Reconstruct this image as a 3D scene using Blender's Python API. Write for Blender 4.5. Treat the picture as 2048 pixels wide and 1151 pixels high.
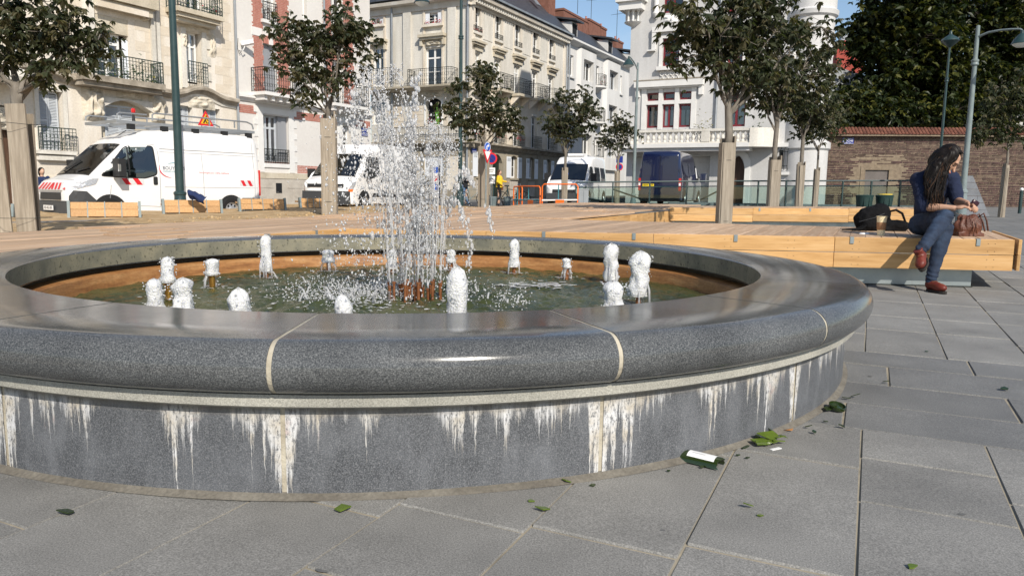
import bpy, bmesh, math, random
import numpy as np
from mathutils import Vector, Matrix, noise
for o in list(bpy.data.objects): bpy.data.objects.remove(o)
SC = bpy.context.scene
COL = SC.collection
PI = math.pi
R = math.radians
random.seed(7)
# ---------------------------------------------------------------- camera
F_PX, PITCH, ROLL, CAM_H = 1492.0, R(7.44), R(0.863), 0.95
cd = bpy.data.cameras.new('camera'); cam = bpy.data.objects.new('camera', cd); COL.objects.link(cam)
cd.sensor_width = 36; cd.lens = F_PX/2048*36; cd.clip_end = 2000; cd.clip_start = 0.05
cam.matrix_world = Matrix.Translation((0,0,CAM_H)) @ Matrix.Rotation(PI/2-PITCH,4,'X') @ Matrix.Rotation(ROLL,4,'Z')
SC.camera = cam
# ---------------------------------------------------------------- world and sun
SUN_EL, SUN_AZ = R(37), R(22)          # the sun stands behind the camera, a little to its right
sunv = Vector((math.sin(SUN_AZ)*math.cos(SUN_EL), -math.cos(SUN_AZ)*math.cos(SUN_EL), math.sin(SUN_EL)))
w = bpy.data.worlds.new('World'); SC.world = w; w.use_nodes = True
nt = w.node_tree; nt.nodes.clear()
wo = nt.nodes.new('ShaderNodeOutputWorld'); bg = nt.nodes.new('ShaderNodeBackground'); sk = nt.nodes.new('ShaderNodeTexSky')
sk.sky_type = 'NISHITA'; sk.sun_disc = False; sk.sun_elevation = SUN_EL; sk.sun_rotation = PI - SUN_AZ
sk.air_density = 1.0; sk.dust_density = 0.6; sk.ozone_density = 1.6; sk.altitude = 0
# thin veil of cloud over the whole sky
tc = nt.nodes.new('ShaderNodeTexCoord'); mp = nt.nodes.new('ShaderNodeMapping'); mp.inputs['Scale'].default_value = (1.2,1.2,3.2)
nz = nt.nodes.new('ShaderNodeTexNoise'); nz.inputs['Scale'].default_value = 2.6; nz.inputs['Detail'].default_value = 7; nz.inputs['Roughness'].default_value = .6
rp = nt.nodes.new('ShaderNodeValToRGB'); rp.color_ramp.elements[0].position = .5; rp.color_ramp.elements[1].position = .85
rp.color_ramp.elements[1].color = (.55,.55,.55,1)
mx = nt.nodes.new('ShaderNodeMix'); mx.data_type = 'RGBA'; mx.inputs[7].default_value = (6.0,6.3,6.8,1)
nt.links.new(tc.outputs['Generated'], mp.inputs[0]); nt.links.new(mp.outputs[0], nz.inputs['Vector']); nt.links.new(nz.outputs[0], rp.inputs[0])
nt.links.new(rp.outputs[0], mx.inputs[0]); nt.links.new(sk.outputs[0], mx.inputs[6]); nt.links.new(mx.outputs[2], bg.inputs[0])
bg.inputs[1].default_value = 0.115
nt.links.new(bg.outputs[0], wo.inputs[0])
sl = bpy.data.lights.new('sun','SUN'); sl.energy = 4.4; sl.angle = R(.53); sl.color = (1,.93,.82)
so = bpy.data.objects.new('sun', sl); COL.objects.link(so); so.rotation_euler = sunv.to_track_quat('Z','Y').to_euler()
SC.view_settings.view_transform = 'Standard'; SC.view_settings.look = 'None'; SC.view_settings.exposure = 0.22; SC.view_settings.gamma = 1
SC.cycles.max_bounces = 7; SC.cycles.transparent_max_bounces = 24; SC.cycles.transmission_bounces = 6; SC.cycles.caustics_reflective = False; SC.cycles.caustics_refractive = False
SC.cycles.use_denoising = True
# ---------------------------------------------------------------- pixel-to-place helpers (photo pixels, 2048 wide)
def ray(x, y):
    u0 = x-1024; v0 = y-575.5
    u = (u0*math.cos(ROLL)+v0*math.sin(ROLL))/F_PX; v = (-u0*math.sin(ROLL)+v0*math.cos(ROLL))/F_PX
    return Vector((u, math.cos(PITCH)-v*math.sin(PITCH), -math.sin(PITCH)-v*math.cos(PITCH)))
CAMP = Vector((0,0,CAM_H))
def at(x, y, D): d = ray(x,y); return CAMP + d*(D/d.y)
def gz(x, y): return .009*x + .008*(y-6)                      # the plaza falls slightly to the left and front
def gnd(x, y, dz=0.0):
    d = ray(x,y); n = Vector((-.009,-.008,1)); t = (-.048+dz-n.dot(CAMP))/n.dot(d); return CAMP+d*t
def lev(x, y, z): d = ray(x,y); return CAMP+d*((z-CAM_H)/d.z)
# ---------------------------------------------------------------- mesh helpers
class MB:
    def __init__(s): s.v=[]; s.f=[]
    def add(s, vs, fs, T=None):
        n=len(s.v)
        s.v += [tuple(T@Vector(p)) for p in vs] if T is not None else [tuple(p) for p in vs]
        s.f += [tuple(i+n for i in f) for f in fs]; return s
    def box(s,x0,x1,y0,y1,z0,z1,T=None):
        return s.add([(x0,y0,z0),(x1,y0,z0),(x1,y1,z0),(x0,y1,z0),(x0,y0,z1),(x1,y0,z1),(x1,y1,z1),(x0,y1,z1)],
            [(0,3,2,1),(4,5,6,7),(0,1,5,4),(1,2,6,5),(2,3,7,6),(3,0,4,7)],T)
    def cbox(s,x0,x1,y0,y1,z0,z1,c=.004,T=None):               # box with chamfered top and vertical edges
        def ring(z,i): return [(x0+i,y0+c,z),(x0+c,y0+i,z),(x1-c,y0+i,z),(x1-i,y0+c,z),(x1-i,y1-c,z),(x1-c,y1-i,z),(x0+c,y1-i,z),(x0+i,y1-c,z)]
        vs=ring(z0,0)+ring(z1-c,0)+ring(z1,c*.8)
        fs=[tuple(range(7,-1,-1)),tuple(range(16,24))]
        for k in (0,8):
            for i in range(8): j=(i+1)%8; fs.append((k+i,k+j,k+8+j,k+8+i))
        return s.add(vs,fs,T)
    def bar(s,a,b,w,h=None,up=(0,0,1),T=None):
        a=Vector(a);b=Vector(b);h=h or w;d=(b-a).normalized();u=Vector(up)
        if abs(d.dot(u))>.98:u=Vector((0,1,0))
        x=d.cross(u).normalized();z=x.cross(d)
        vs=[p+x*sx*w/2+z*sz*h/2 for p in(a,b) for sx,sz in((-1,-1),(1,-1),(1,1),(-1,1))]
        return s.add(vs,[(0,1,2,3),(7,6,5,4),(0,4,5,1),(1,5,6,2),(2,6,7,3),(3,7,4,0)],T)
    def tube(s,pts,rs,n=6,cap=True,T=None):
        pts=[Vector(p) for p in pts]
        if not hasattr(rs,'__len__'): rs=[rs]*len(pts)
        vs=[];fs=[];ref=None
        for i,p in enumerate(pts):
            d=(pts[min(i+1,len(pts)-1)]-pts[max(i-1,0)])
            d=d.normalized() if d.length>1e-9 else Vector((0,0,1))
            if ref is None: ref=d.orthogonal().normalized()
            x=(ref-d*ref.dot(d)); x=x.normalized() if x.length>1e-6 else d.orthogonal().normalized(); ref=x; y=d.cross(x)
            for k in range(n): a=2*PI*k/n; vs.append(p+(x*math.cos(a)+y*math.sin(a))*rs[i])
        for i in range(len(pts)-1):
            for k in range(n): j=(k+1)%n; fs.append((i*n+k,i*n+j,(i+1)*n+j,(i+1)*n+k))
        if cap: fs.append(tuple(range(n-1,-1,-1))); fs.append(tuple(range((len(pts)-1)*n,len(pts)*n)))
        return s.add(vs,fs,T)
    def cyl(s,a,b,r0,r1=None,n=10,cap=True,T=None): return s.tube([a,b],[r0,r0 if r1 is None else r1],n,cap,T)
    def lathe(s,prof,n=16,c=(0,0,0),a0=0.,a1=2*PI,T=None):      # prof: (r,z) from bottom to top, outward faces
        full=abs(a1-a0-2*PI)<1e-6; m=n if full else n+1; vs=[];fs=[]
        for i in range(m):
            a=a0+(a1-a0)*i/n
            for r,z in prof: vs.append((c[0]+r*math.cos(a),c[1]+r*math.sin(a),c[2]+z))
        P=len(prof)
        for i in range(n):
            j=(i+1)%m
            for k in range(P-1): fs.append((i*P+k,j*P+k,j*P+k+1,i*P+k+1))
        return s.add(vs,fs,T)
    def ball(s,c,r,n=8,m=5,T=None):
        rx,ry,rz=(r,r,r) if not hasattr(r,'__len__') else r
        vs=[(c[0],c[1],c[2]-rz)];fs=[]
        for i in range(1,m):
            t=-PI/2+PI*i/m
            for k in range(n): a=2*PI*k/n; vs.append((c[0]+rx*math.cos(t)*math.cos(a),c[1]+ry*math.cos(t)*math.sin(a),c[2]+rz*math.sin(t)))
        vs.append((c[0],c[1],c[2]+rz)); L=len(vs)-1
        for k in range(n):
            j=(k+1)%n; fs.append((0,1+j,1+k)); fs.append((L,L-n+k,L-n+j))
            for i in range(m-2): fs.append((1+i*n+k,1+i*n+j,1+(i+1)*n+j,1+(i+1)*n+k))
        return s.add(vs,fs,T)
    def prism(s,poly,h0,h1,mapf=None,T=None):                  # 2-D polygon pushed along a third axis; mapf(a,b,h)->xyz
        mapf=mapf or (lambda a,b,h:(a,b,h)); n=len(poly)
        vs=[mapf(a,b,h0) for a,b in poly]+[mapf(a,b,h1) for a,b in poly]
        fs=[tuple(range(n-1,-1,-1)),tuple(range(n,2*n))]+[(i,(i+1)%n,n+(i+1)%n,n+i) for i in range(n)]
        return s.add(vs,fs,T)
    def mesh(s,name='mesh',smooth=None):
        me=bpy.data.meshes.new(name); me.from_pydata(s.v,[],s.f); me.update()
        if smooth is not None:
            me.shade_smooth()
            if smooth<179: me.set_sharp_from_angle(angle=R(smooth))
        return me
def fixn(me):
    bm=bmesh.new(); bm.from_mesh(me); bmesh.ops.recalc_face_normals(bm,faces=bm.faces); bm.to_mesh(me); bm.free(); return me
def link(name, data, m=None, parent=None, loc=None, rot=None, scale=None, **props):
    if isinstance(data, MB):
        sm=props.pop('smooth',None); data=fixn(data.mesh(name,sm))
        if sm is not None and sm<179: data.set_sharp_from_angle(angle=R(sm))
    o=bpy.data.objects.new(name,data); COL.objects.link(o)
    if m is not None and data is not None and len(data.materials)==0: data.materials.append(MT[m] if isinstance(m,str) else m)
    if parent is not None: o.parent=parent
    if loc is not None: o.location=loc
    if rot is not None: o.rotation_euler=rot
    if scale is not None: o.scale=scale
    for k,v in props.items():
        if v is not None: o[k]=v
    return o
def thing(name, label, cat, loc=(0,0,0), rz=0., group=None, rot=None):
    return link(name,None,loc=loc,rot=rot or (0,0,rz),label=label,category=cat,group=group)
def tree_copy(o,parent=None):
    c=o.copy(); COL.objects.link(c); c.parent=parent
    for ch in list(o.children): tree_copy(ch,c)
    return c
TMP=bpy.data.scenes.new('tmp')
def evalmesh(ob):
    TMP.collection.objects.link(ob); vl=TMP.view_layers[0]; vl.update(); dg=vl.depsgraph; me=bpy.data.meshes.new_from_object(ob.evaluated_get(dg)); bpy.data.objects.remove(ob); return me
def remesh(mb, vox, it=6, name='body'):
    me=mb.mesh(name); ob=bpy.data.objects.new('tmp',me)
    m=ob.modifiers.new('r','REMESH'); m.mode='VOXEL'; m.voxel_size=vox
    if it: k=ob.modifiers.new('s','SMOOTH'); k.factor=.5; k.iterations=it
    out=evalmesh(ob); out.shade_smooth(); return out
def text_mesh(txt,size,ext=.0,align='CENTER',shear=0.):
    cu=bpy.data.curves.new('t','FONT'); cu.body=txt; cu.size=size; cu.align_x=align; cu.align_y='CENTER'; cu.extrude=ext; cu.shear=shear; cu.resolution_u=3
    ob=bpy.data.objects.new('tmp',cu); return evalmesh(ob)
def rnd(a,b): return random.uniform(a,b)
# ---------------------------------------------------------------- materials
MT={}
def nd(nt,t,**kw):
    n=nt.nodes.new(t)
    for k,v in kw.items():
        if k in n.inputs: n.inputs[k].default_value=v
        else: setattr(n,k,v)
    return n
def pm(name, c1, c2=None, scale=4., rough=.7, bump=0., metal=0., detail=5., c3=None, bscale=None, stretch=(1,1,1), spec=.4, lo=.35, hi=.65, coat=0., fine=0., trans=0.,ior=1.45,alpha=1.,rvar=0.):
    m=bpy.data.materials.new(name); m.use_nodes=True; t=m.node_tree; b=t.nodes['Principled BSDF']; MT[name]=m
    c1=tuple(c1)+(1,); b.inputs['Base Color'].default_value=c1; b.inputs['Roughness'].default_value=rough; b.inputs['Metallic'].default_value=metal
    b.inputs['Specular IOR Level'].default_value=spec; b.inputs['Coat Weight'].default_value=coat; b.inputs['Transmission Weight'].default_value=trans; b.inputs['IOR'].default_value=ior; b.inputs['Alpha'].default_value=alpha
    if c2 is None and not bump: return m
    tc=nd(t,'ShaderNodeTexCoord'); mp=nd(t,'ShaderNodeMapping',Scale=stretch); t.links.new(tc.outputs['Object'],mp.inputs[0])
    if c2 is not None:
        n=nd(t,'ShaderNodeTexNoise',Scale=scale,Detail=detail,Roughness=.6); t.links.new(mp.outputs[0],n.inputs['Vector'])
        rp=nd(t,'ShaderNodeValToRGB'); e=rp.color_ramp.elements; e[0].position=lo; e[1].position=hi; e[0].color=c1; e[1].color=tuple(c2)+(1,)
        if c3 is not None: x=e.new((lo+hi)/2); x.color=tuple(c3)+(1,)
        t.links.new(n.outputs[0],rp.inputs[0]); src=rp.outputs[0]
        if fine:
            n2=nd(t,'ShaderNodeTexNoise',Scale=scale*14,Detail=3.); t.links.new(tc.outputs['Object'],n2.inputs['Vector'])
            mr=nd(t,'ShaderNodeMapRange'); mr.inputs['To Min'].default_value=1-fine; mr.inputs['To Max'].default_value=1+fine; mr.inputs['From Min'].default_value=.25; mr.inputs['From Max'].default_value=.75
            t.links.new(n2.outputs[0],mr.inputs[0]); mu=nd(t,'ShaderNodeMix',data_type='RGBA',blend_type='MULTIPLY'); mu.inputs[0].default_value=1
            t.links.new(src,mu.inputs[6]); t.links.new(mr.outputs[0],mu.inputs[7]); src=mu.outputs[2]
        t.links.new(src,b.inputs['Base Color'])
        if rvar:
            mr=nd(t,'ShaderNodeMapRange'); mr.inputs['To Min'].default_value=rough-rvar; mr.inputs['To Max'].default_value=rough+rvar; t.links.new(n.outputs[0],mr.inputs[0]); t.links.new(mr.outputs[0],b.inputs['Roughness'])
    if bump:
        n=nd(t,'ShaderNodeTexNoise',Scale=bscale or scale*6,Detail=4.); t.links.new(mp.outputs[0],n.inputs['Vector'])
        bp=nd(t,'ShaderNodeBump',Strength=bump,Distance=.02); t.links.new(n.outputs[0],bp.inputs['Height']); t.links.new(bp.outputs[0],b.inputs['Normal'])
    return m
pm('stone_cream',(.62,.56,.475),(.72,.675,.61),1.2,.85,.15,c3=(.67,.61,.525),fine=.1,bscale=14,stretch=(1.4,1.4,.3))
pm('stone_warm',(.58,.50,.40),(.68,.62,.54),1.0,.85,.15,c3=(.63,.56,.46),fine=.08,bscale=14)
pm('stone_white',(.54,.51,.45),(.70,.67,.61),.9,.85,.15,fine=.1,bscale=14,stretch=(1.4,1.4,.3))
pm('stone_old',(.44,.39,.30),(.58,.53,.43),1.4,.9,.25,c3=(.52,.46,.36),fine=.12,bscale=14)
pm('stone_taupe',(.27,.235,.18),(.36,.32,.25),.8,.9,.2,fine=.1)
pm('render_pink',(.62,.59,.56),(.66,.64,.61),.6,.85,.08,fine=.04)
pm('render_white',(.57,.56,.54),(.68,.67,.65),.7,.85,.06,fine=.05,stretch=(1.4,1.4,.25))
pm('mansion_wall',(.49,.485,.475),(.59,.585,.58),.7,.85,.08,fine=.06,stretch=(1.4,1.4,.25))
pm('trim_white',(.66,.65,.63),(.72,.71,.69),2.,.7)
pm('carving',(.52,.46,.36),(.66,.61,.52),7.,.85,.6,fine=.15,bscale=26)
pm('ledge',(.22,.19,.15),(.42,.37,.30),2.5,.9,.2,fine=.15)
pm('brick_red',(.38,.15,.115),(.48,.22,.17),6.,.85,.2)
pm('brick_dark',(.17,.075,.052),(.24,.11,.078),3.,.85,.3,fine=.2)
pm('mortar',(.60,.57,.52),(.66,.63,.58),6.,.9)
pm('slate',(.035,.038,.045),(.065,.07,.08),3.,.45,.2,spec=.5,stretch=(1,1,3))
pm('zinc',(.30,.32,.34),(.38,.40,.42),2.,.45,metal=.5)
pm('iron',(.02,.024,.022),rough=.5)
pm('iron_green',(.028,.045,.035),rough=.5)
pm('post_green',(.018,.042,.044),(.027,.055,.057),5.,.4,coat=.2)
pm('post_grey',(.16,.20,.205),(.22,.26,.26),4.,.45)
pm('paint_white',(.78,.78,.775),(.80,.80,.80),1.5,.3,coat=.5,stretch=(1,1,.4))
pm('paint_frame',(.78,.78,.77),rough=.5)
pm('shutter',(.46,.49,.53),(.52,.55,.58),6.,.6)
pm('shutter_white',(.74,.77,.82),rough=.55)
pm('shutter_grey',(.27,.28,.30),rough=.5)
pm('paint_maroon',(.17,.022,.03),rough=.35)
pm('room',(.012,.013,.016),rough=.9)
pm('curtain',(.55,.50,.50),(.66,.62,.60),3.,.9,stretch=(12,1,.2))
pm('curtain_green',(.25,.42,.05),rough=.9)
pm('curtain_blue',(.46,.55,.55),rough=.9)
pm('wood_door',(.06,.032,.02),(.10,.055,.035),4.,.5,stretch=(6,6,.5))
pm('black_rubber',(.012,.012,.013),rough=.75)
pm('plastic_black',(.022,.023,.025),rough=.5)
pm('plastic_grey',(.05,.053,.057),rough=.55)
pm('chrome',(.7,.7,.72),rough=.15,metal=1.)
pm('alu',(.5,.51,.52),(.6,.6,.61),8.,.4,metal=.7)
pm('galv',(.26,.30,.31),(.35,.39,.40),3.5,.42,metal=.55,c3=(.30,.34,.35))
pm('lamp_red',(.55,.02,.02),rough=.2,coat=.5)
pm('sign_red',(.6,.02,.03),rough=.4); pm('sign_blue',(.02,.10,.50),rough=.4); pm('plate_blue',(.012,.03,.22),rough=.35); pm('sign_white',(.8,.8,.8),rough=.4)
pm('sign_yellow',(.75,.42,.02),rough=.4); pm('plate_yellow',(.75,.55,.03),rough=.4); pm('ink_black',(.01,.01,.012),rough=.5); pm('ink_navy',(.03,.05,.10),rough=.5); pm('teal',(.03,.25,.33),rough=.4); pm('logo_red',(.62,.07,.10),rough=.4)
pm('orange',(.80,.16,.02),rough=.45); pm('barrier_blue',(.06,.22,.26),rough=.5)
pm('navy_paint',(.006,.011,.048),rough=.18,coat=1.,spec=.6)
pm('headlamp',(.5,.53,.58),(.85,.86,.88),40.,.08,metal=.6,bump=.6,bscale=60)
# ================================================================ node helpers for the special materials
def mth(t,op,a,b=None,c=None,clamp=False):
    n=t.nodes.new('ShaderNodeMath'); n.operation=op; n.use_clamp=clamp
    for i,v in enumerate((a,b,c)):
        if v is None: continue
        if isinstance(v,(int,float)): n.inputs[i].default_value=v
        else: t.links.new(v,n.inputs[i])
    return n.outputs[0]
def mixc(t,fac,a,b,blend='MIX'):
    n=t.nodes.new('ShaderNodeMix'); n.data_type='RGBA'; n.blend_type=blend
    for i,v in ((0,fac),(6,a),(7,b)):
        if isinstance(v,(int,float)): n.inputs[i].default_value=v
        elif isinstance(v,tuple): n.inputs[i].default_value=v+(1,)
        else: t.links.new(v,n.inputs[i])
    return n.outputs[2]
def ramp(t,src,*stops):
    n=t.nodes.new('ShaderNodeValToRGB'); e=n.color_ramp.elements
    while len(e)<len(stops): e.new(.5)
    for x,(p,c) in zip(e,stops): x.position=p; x.color=(c if isinstance(c,tuple) else (c,c,c))+(1,)
    t.links.new(src,n.inputs[0]); return n.outputs[0]
def noi(t,vec,scale,detail=4.,rough=.55,dim='3D',w=None):
    n=t.nodes.new('ShaderNodeTexNoise'); n.noise_dimensions=dim; n.inputs['Scale'].default_value=scale; n.inputs['Detail'].default_value=detail; n.inputs['Roughness'].default_value=rough
    if vec is not None: t.links.new(vec,n.inputs['Vector'])
    if w is not None: t.links.new(w,n.inputs['W'])
    return n.outputs[0]
def base_mat(name):
    m=bpy.data.materials.new(name); m.use_nodes=True; MT[name]=m; t=m.node_tree; return m,t,t.nodes['Principled BSDF']
def bump(t,b,h,strength,dist=.01):
    n=nd(t,'ShaderNodeBump',Strength=strength,Distance=dist); t.links.new(h,n.inputs['Height']); t.links.new(n.outputs[0],b.inputs['Normal'])
def geo(t,out='Object'):
    n=t.nodes.new('ShaderNodeTexCoord'); return n.outputs[out]
def granite(name,dark,mid,lite,rough,coat=0.,sc=190.,world=True,blotch=.25,rv=.06):
    m,t,b=base_mat(name)
    g=t.nodes.new('ShaderNodeNewGeometry').outputs['Position']
    sp=noi(t,g,sc,2.,.7); c=ramp(t,sp,(.30,dark),(.5,mid),(.72,lite))
    bl=noi(t,g,2.3,5.,.6); f=ramp(t,bl,(.3,1-blotch),(.7,1+blotch*.6)); c=mixc(t,1.,c,f,'MULTIPLY')
    oi=t.nodes.new('ShaderNodeObjectInfo').outputs['Random']; f2=ramp(t,oi,(0.,.90),(1.,1.08)); c=mixc(t,1.,c,f2,'MULTIPLY')
    t.links.new(c,b.inputs['Base Color']); rr=ramp(t,bl,(.3,rough-rv),(.7,rough+rv)); t.links.new(rr,b.inputs['Roughness'])
    b.inputs['Coat Weight'].default_value=coat; b.inputs['Specular IOR Level'].default_value=.5 if rough>.3 else .32; b.inputs['Coat Roughness'].default_value=.07
    bump(t,b,sp,.035 if rough<.3 else .5,.002)
    return m
granite('granite_rim',(.032,.035,.038),(.085,.089,.092),(.20,.205,.205),.165,coat=.0,sc=230.,blotch=.3,rv=.06)
granite('granite_slab',(.125,.122,.115),(.215,.21,.196),(.33,.32,.30),.75,sc=210.,blotch=.22)
granite('granite_band',(.095,.096,.095),(.16,.16,.156),(.255,.252,.243),.75,sc=210.,blotch=.2)
granite('granite_lip',(.22,.215,.19),(.34,.33,.29),(.46,.45,.40),.7,sc=200.,blotch=.3)
granite('kerb',(.10,.11,.13),(.17,.18,.20),(.26,.27,.28),.7,sc=120.)
pm('joint_cream',(.34,.30,.23),(.50,.46,.37),9.,.9,.3)
# fountain wall: dark granite with white limescale runs below the lip
FC=Vector((-.694,4.97)); SEG=R(22.5); SEG0=R(-90.5)
def make_wall_mat():
    m,t,b=base_mat('granite_wall'); RW=2.69
    g=t.nodes.new('ShaderNodeNewGeometry').outputs['Position']
    sp=noi(t,g,230.,2.,.7); base=ramp(t,sp,(.3,(.036,.039,.044)),(.5,(.085,.090,.099)),(.74,(.21,.215,.225)))
    bl=noi(t,g,3.2,5.,.6); base=mixc(t,ramp(t,bl,(.45,0.),(.8,.4)),base,(.20,.21,.23))
    uv=t.nodes.new('ShaderNodeUVMap'); sx=t.nodes.new('ShaderNodeSeparateXYZ'); t.links.new(uv.outputs[0],sx.inputs[0]); u,v=sx.outputs[0],sx.outputs[1]
    d=mth(t,'SUBTRACT',.262,v)                                   # metres below the lip
    # waver of the runs
    cb=t.nodes.new('ShaderNodeCombineXYZ'); t.links.new(mth(t,'MULTIPLY',u,34.),cb.inputs[0]); t.links.new(mth(t,'MULTIPLY',v,11.),cb.inputs[1])
    wv=noi(t,cb.outputs[0],1.,3.,.6); uu=mth(t,'ADD',u,mth(t,'MULTIPLY',mth(t,'SUBTRACT',wv,.5),.018))
    n1=noi(t,None,4.,3.,.6,'1D',uu); n2=noi(t,None,46.,5.,.75,'1D',uu)
    a=mth(t,'MULTIPLY',mth(t,'MAXIMUM',mth(t,'SUBTRACT',n1,.44),0.),3.0)
    L1=mth(t,'MULTIPLY',mth(t,'POWER',mth(t,'MULTIPLY',n2,1.3),4.),mth(t,'ADD',a,.012))
    per=2.69*SEG; u0=SEG0*2.69
    fr=mth(t,'FRACT',mth(t,'ADD',mth(t,'DIVIDE',mth(t,'SUBTRACT',uu,u0),per),.5)); dj=mth(t,'MULTIPLY',mth(t,'ABSOLUTE',mth(t,'SUBTRACT',fr,.5)),per)
    jn=mth(t,'MAXIMUM',mth(t,'SUBTRACT',1.,mth(t,'DIVIDE',dj,.055)),0.)
    L2=mth(t,'MULTIPLY',mth(t,'POWER',jn,.8),mth(t,'MULTIPLY',mth(t,'POWER',n2,1.4),.85))
    L=mth(t,'ADD',L1,L2); k=mth(t,'SUBTRACT',L,d)
    edge=ramp(t,mth(t,'ADD',mth(t,'MULTIPLY',k,7.),.5),(.32,0.),(.52,.55),(.85,1.))
    brk=noi(t,cb.outputs[0],3.4,5.,.8); flake=ramp(t,brk,(.38,0.),(.50,1.))
    fac=mth(t,'MULTIPLY',edge,flake)
    tone=ramp(t,noi(t,g,14.,3.),(.35,(.56,.51,.43)),(.6,(.68,.68,.68)),(.75,(.72,.72,.74)))
    pink=ramp(t,noi(t,g,8.,2.),(.66,0.),(.72,.5)); tone=mixc(t,pink,tone,(.50,.30,.27))
    wash=ramp(t,noi(t,cb.outputs[0],.35,3.,.6),(.45,0.),(.8,.35)); base=mixc(t,wash,base,(.27,.28,.30)); c=mixc(t,mth(t,'MULTIPLY',fac,.85),base,tone)
    # shadow of the lip, painted as a brown line just under it
    c=mixc(t,ramp(t,mth(t,'MULTIPLY',d,22.),(.2,.65),(.75,0.)),c,(.10,.085,.065))
    t.links.new(c,b.inputs['Base Color']); t.links.new(ramp(t,fac,(0.,.42),(1.,.8)),b.inputs['Roughness'])
    bump(t,b,fac,.35,.004)
make_wall_mat()
def algae_mat():
    m,t,b=base_mat('algae_stone'); g=t.nodes.new('ShaderNodeNewGeometry').outputs['Position']
    c=ramp(t,noi(t,g,5.,5.,.6),(.3,(.125,.125,.098)),(.5,(.205,.192,.14)),(.72,(.29,.26,.178)))
    s=t.nodes.new('ShaderNodeMapping'); s.inputs['Scale'].default_value=(46,46,30); t.links.new(g,s.inputs[0])
    c=mixc(t,ramp(t,noi(t,s.outputs[0],1.,3.,.7),(.58,0.),(.66,.85)),c,(.028,.03,.018))
    t.links.new(c,b.inputs['Base Color']); b.inputs['Roughness'].default_value=.55; bump(t,b,noi(t,g,40.,3.),.4,.004)
algae_mat()
pm('basin_rust',(.23,.10,.035),(.42,.225,.09),2.5,.4,.2,c3=(.33,.155,.055),stretch=(1,1,7),fine=.15)
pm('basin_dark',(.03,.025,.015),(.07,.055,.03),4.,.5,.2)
pm('copper',(.30,.11,.045),(.42,.18,.08),18.,.35,metal=.6,fine=.2)
pm('brass',(.62,.36,.08),(.45,.22,.05),14.,.28,metal=.85)
pm('joint_sand',(.045,.04,.036),(.32,.28,.21),2.2,.95,.5,c3=(.25,.22,.165),lo=.33,hi=.5)
# ================================================================ ground
SH=Matrix(((1,0,0,0),(0,1,0,0),(.009,.008,1,-.048),(0,0,0,1)))
E1=Vector((.429,.903,0)).normalized(); E2=Vector((E1.y,-E1.x,0))
GB=SH@Matrix((((E2.x),E1.x,0,0),(E2.y,E1.y,0,0),(0,0,1,0),(0,0,0,1)))      # local x = across the paving strips, y = along them
def sheet(poly,dz):
    mb=MB(); mb.add([(x,y,gz(x,y)+dz) for x,y in poly],[tuple(range(len(poly)))]); return mb
def paving_mat():
    m,t,b=base_mat('paving_far'); g=t.nodes.new('ShaderNodeNewGeometry').outputs['Position']
    mp=t.nodes.new('ShaderNodeMapping'); mp.vector_type='POINT'; mp.inputs['Rotation'].default_value=(0,0,-math.atan2(E1.y,E1.x)); t.links.new(g,mp.inputs[0])
    br=nd(t,'ShaderNodeTexBrick',Scale=1.); br.inputs['Color1'].default_value=(.15,.15,.145,1); br.inputs['Color2'].default_value=(.19,.187,.178,1); br.inputs['Mortar'].default_value=(.06,.055,.045,1)
    br.inputs['Brick Width'].default_value=.8; br.inputs['Row Height'].default_value=.4365; br.inputs['Mortar Size'].default_value=.006; t.links.new(mp.outputs[0],br.inputs['Vector'])
    c=mixc(t,1.,br.outputs[0],ramp(t,noi(t,g,1.1,5.),(.3,.82),(.7,1.12)),'MULTIPLY'); t.links.new(c,b.inputs['Base Color']); b.inputs['Roughness'].default_value=.8
paving_mat()
pm('asphalt',(.045,.046,.05),(.075,.075,.078),1.4,.9,.3,fine=.2)
pm('pavement_grey',(.20,.20,.20),(.26,.255,.25),1.2,.9,.1,fine=.1)
pm('sand',(.30,.20,.10),(.46,.34,.20),3.,.95,.6,c3=(.40,.28,.15),fine=.25)
G0=link('ground',sheet([(-300,-60),(300,-60),(300,500),(-300,500)],-.03),'paving_far',kind='structure')
UA=Vector((.4695,.8829)); NA=Vector((.8829,-.4695))             # along the street fronts, and out of them
PA=at(555,375,34).xy                                            # a point on the long street front
def strip(o0,o1,t0,t1): return [tuple(PA+NA*o+UA*t) for o,t in ((o0,t0),(o1,t0),(o1,t1),(o0,t1))]
link('road',sheet(strip(3.2,13.5,-60,160),-.012),'asphalt',kind='structure')
link('pavement',MB().prism(strip(-1,3.2,-60,9.5),0,.0,lambda a,b,h:(a,b,gz(a,b)-.02 if h==0 else gz(a,b)+.11)) if False else sheet(strip(-2,3.2,-60,9.5),.03),'pavement_grey',kind='structure')
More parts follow.
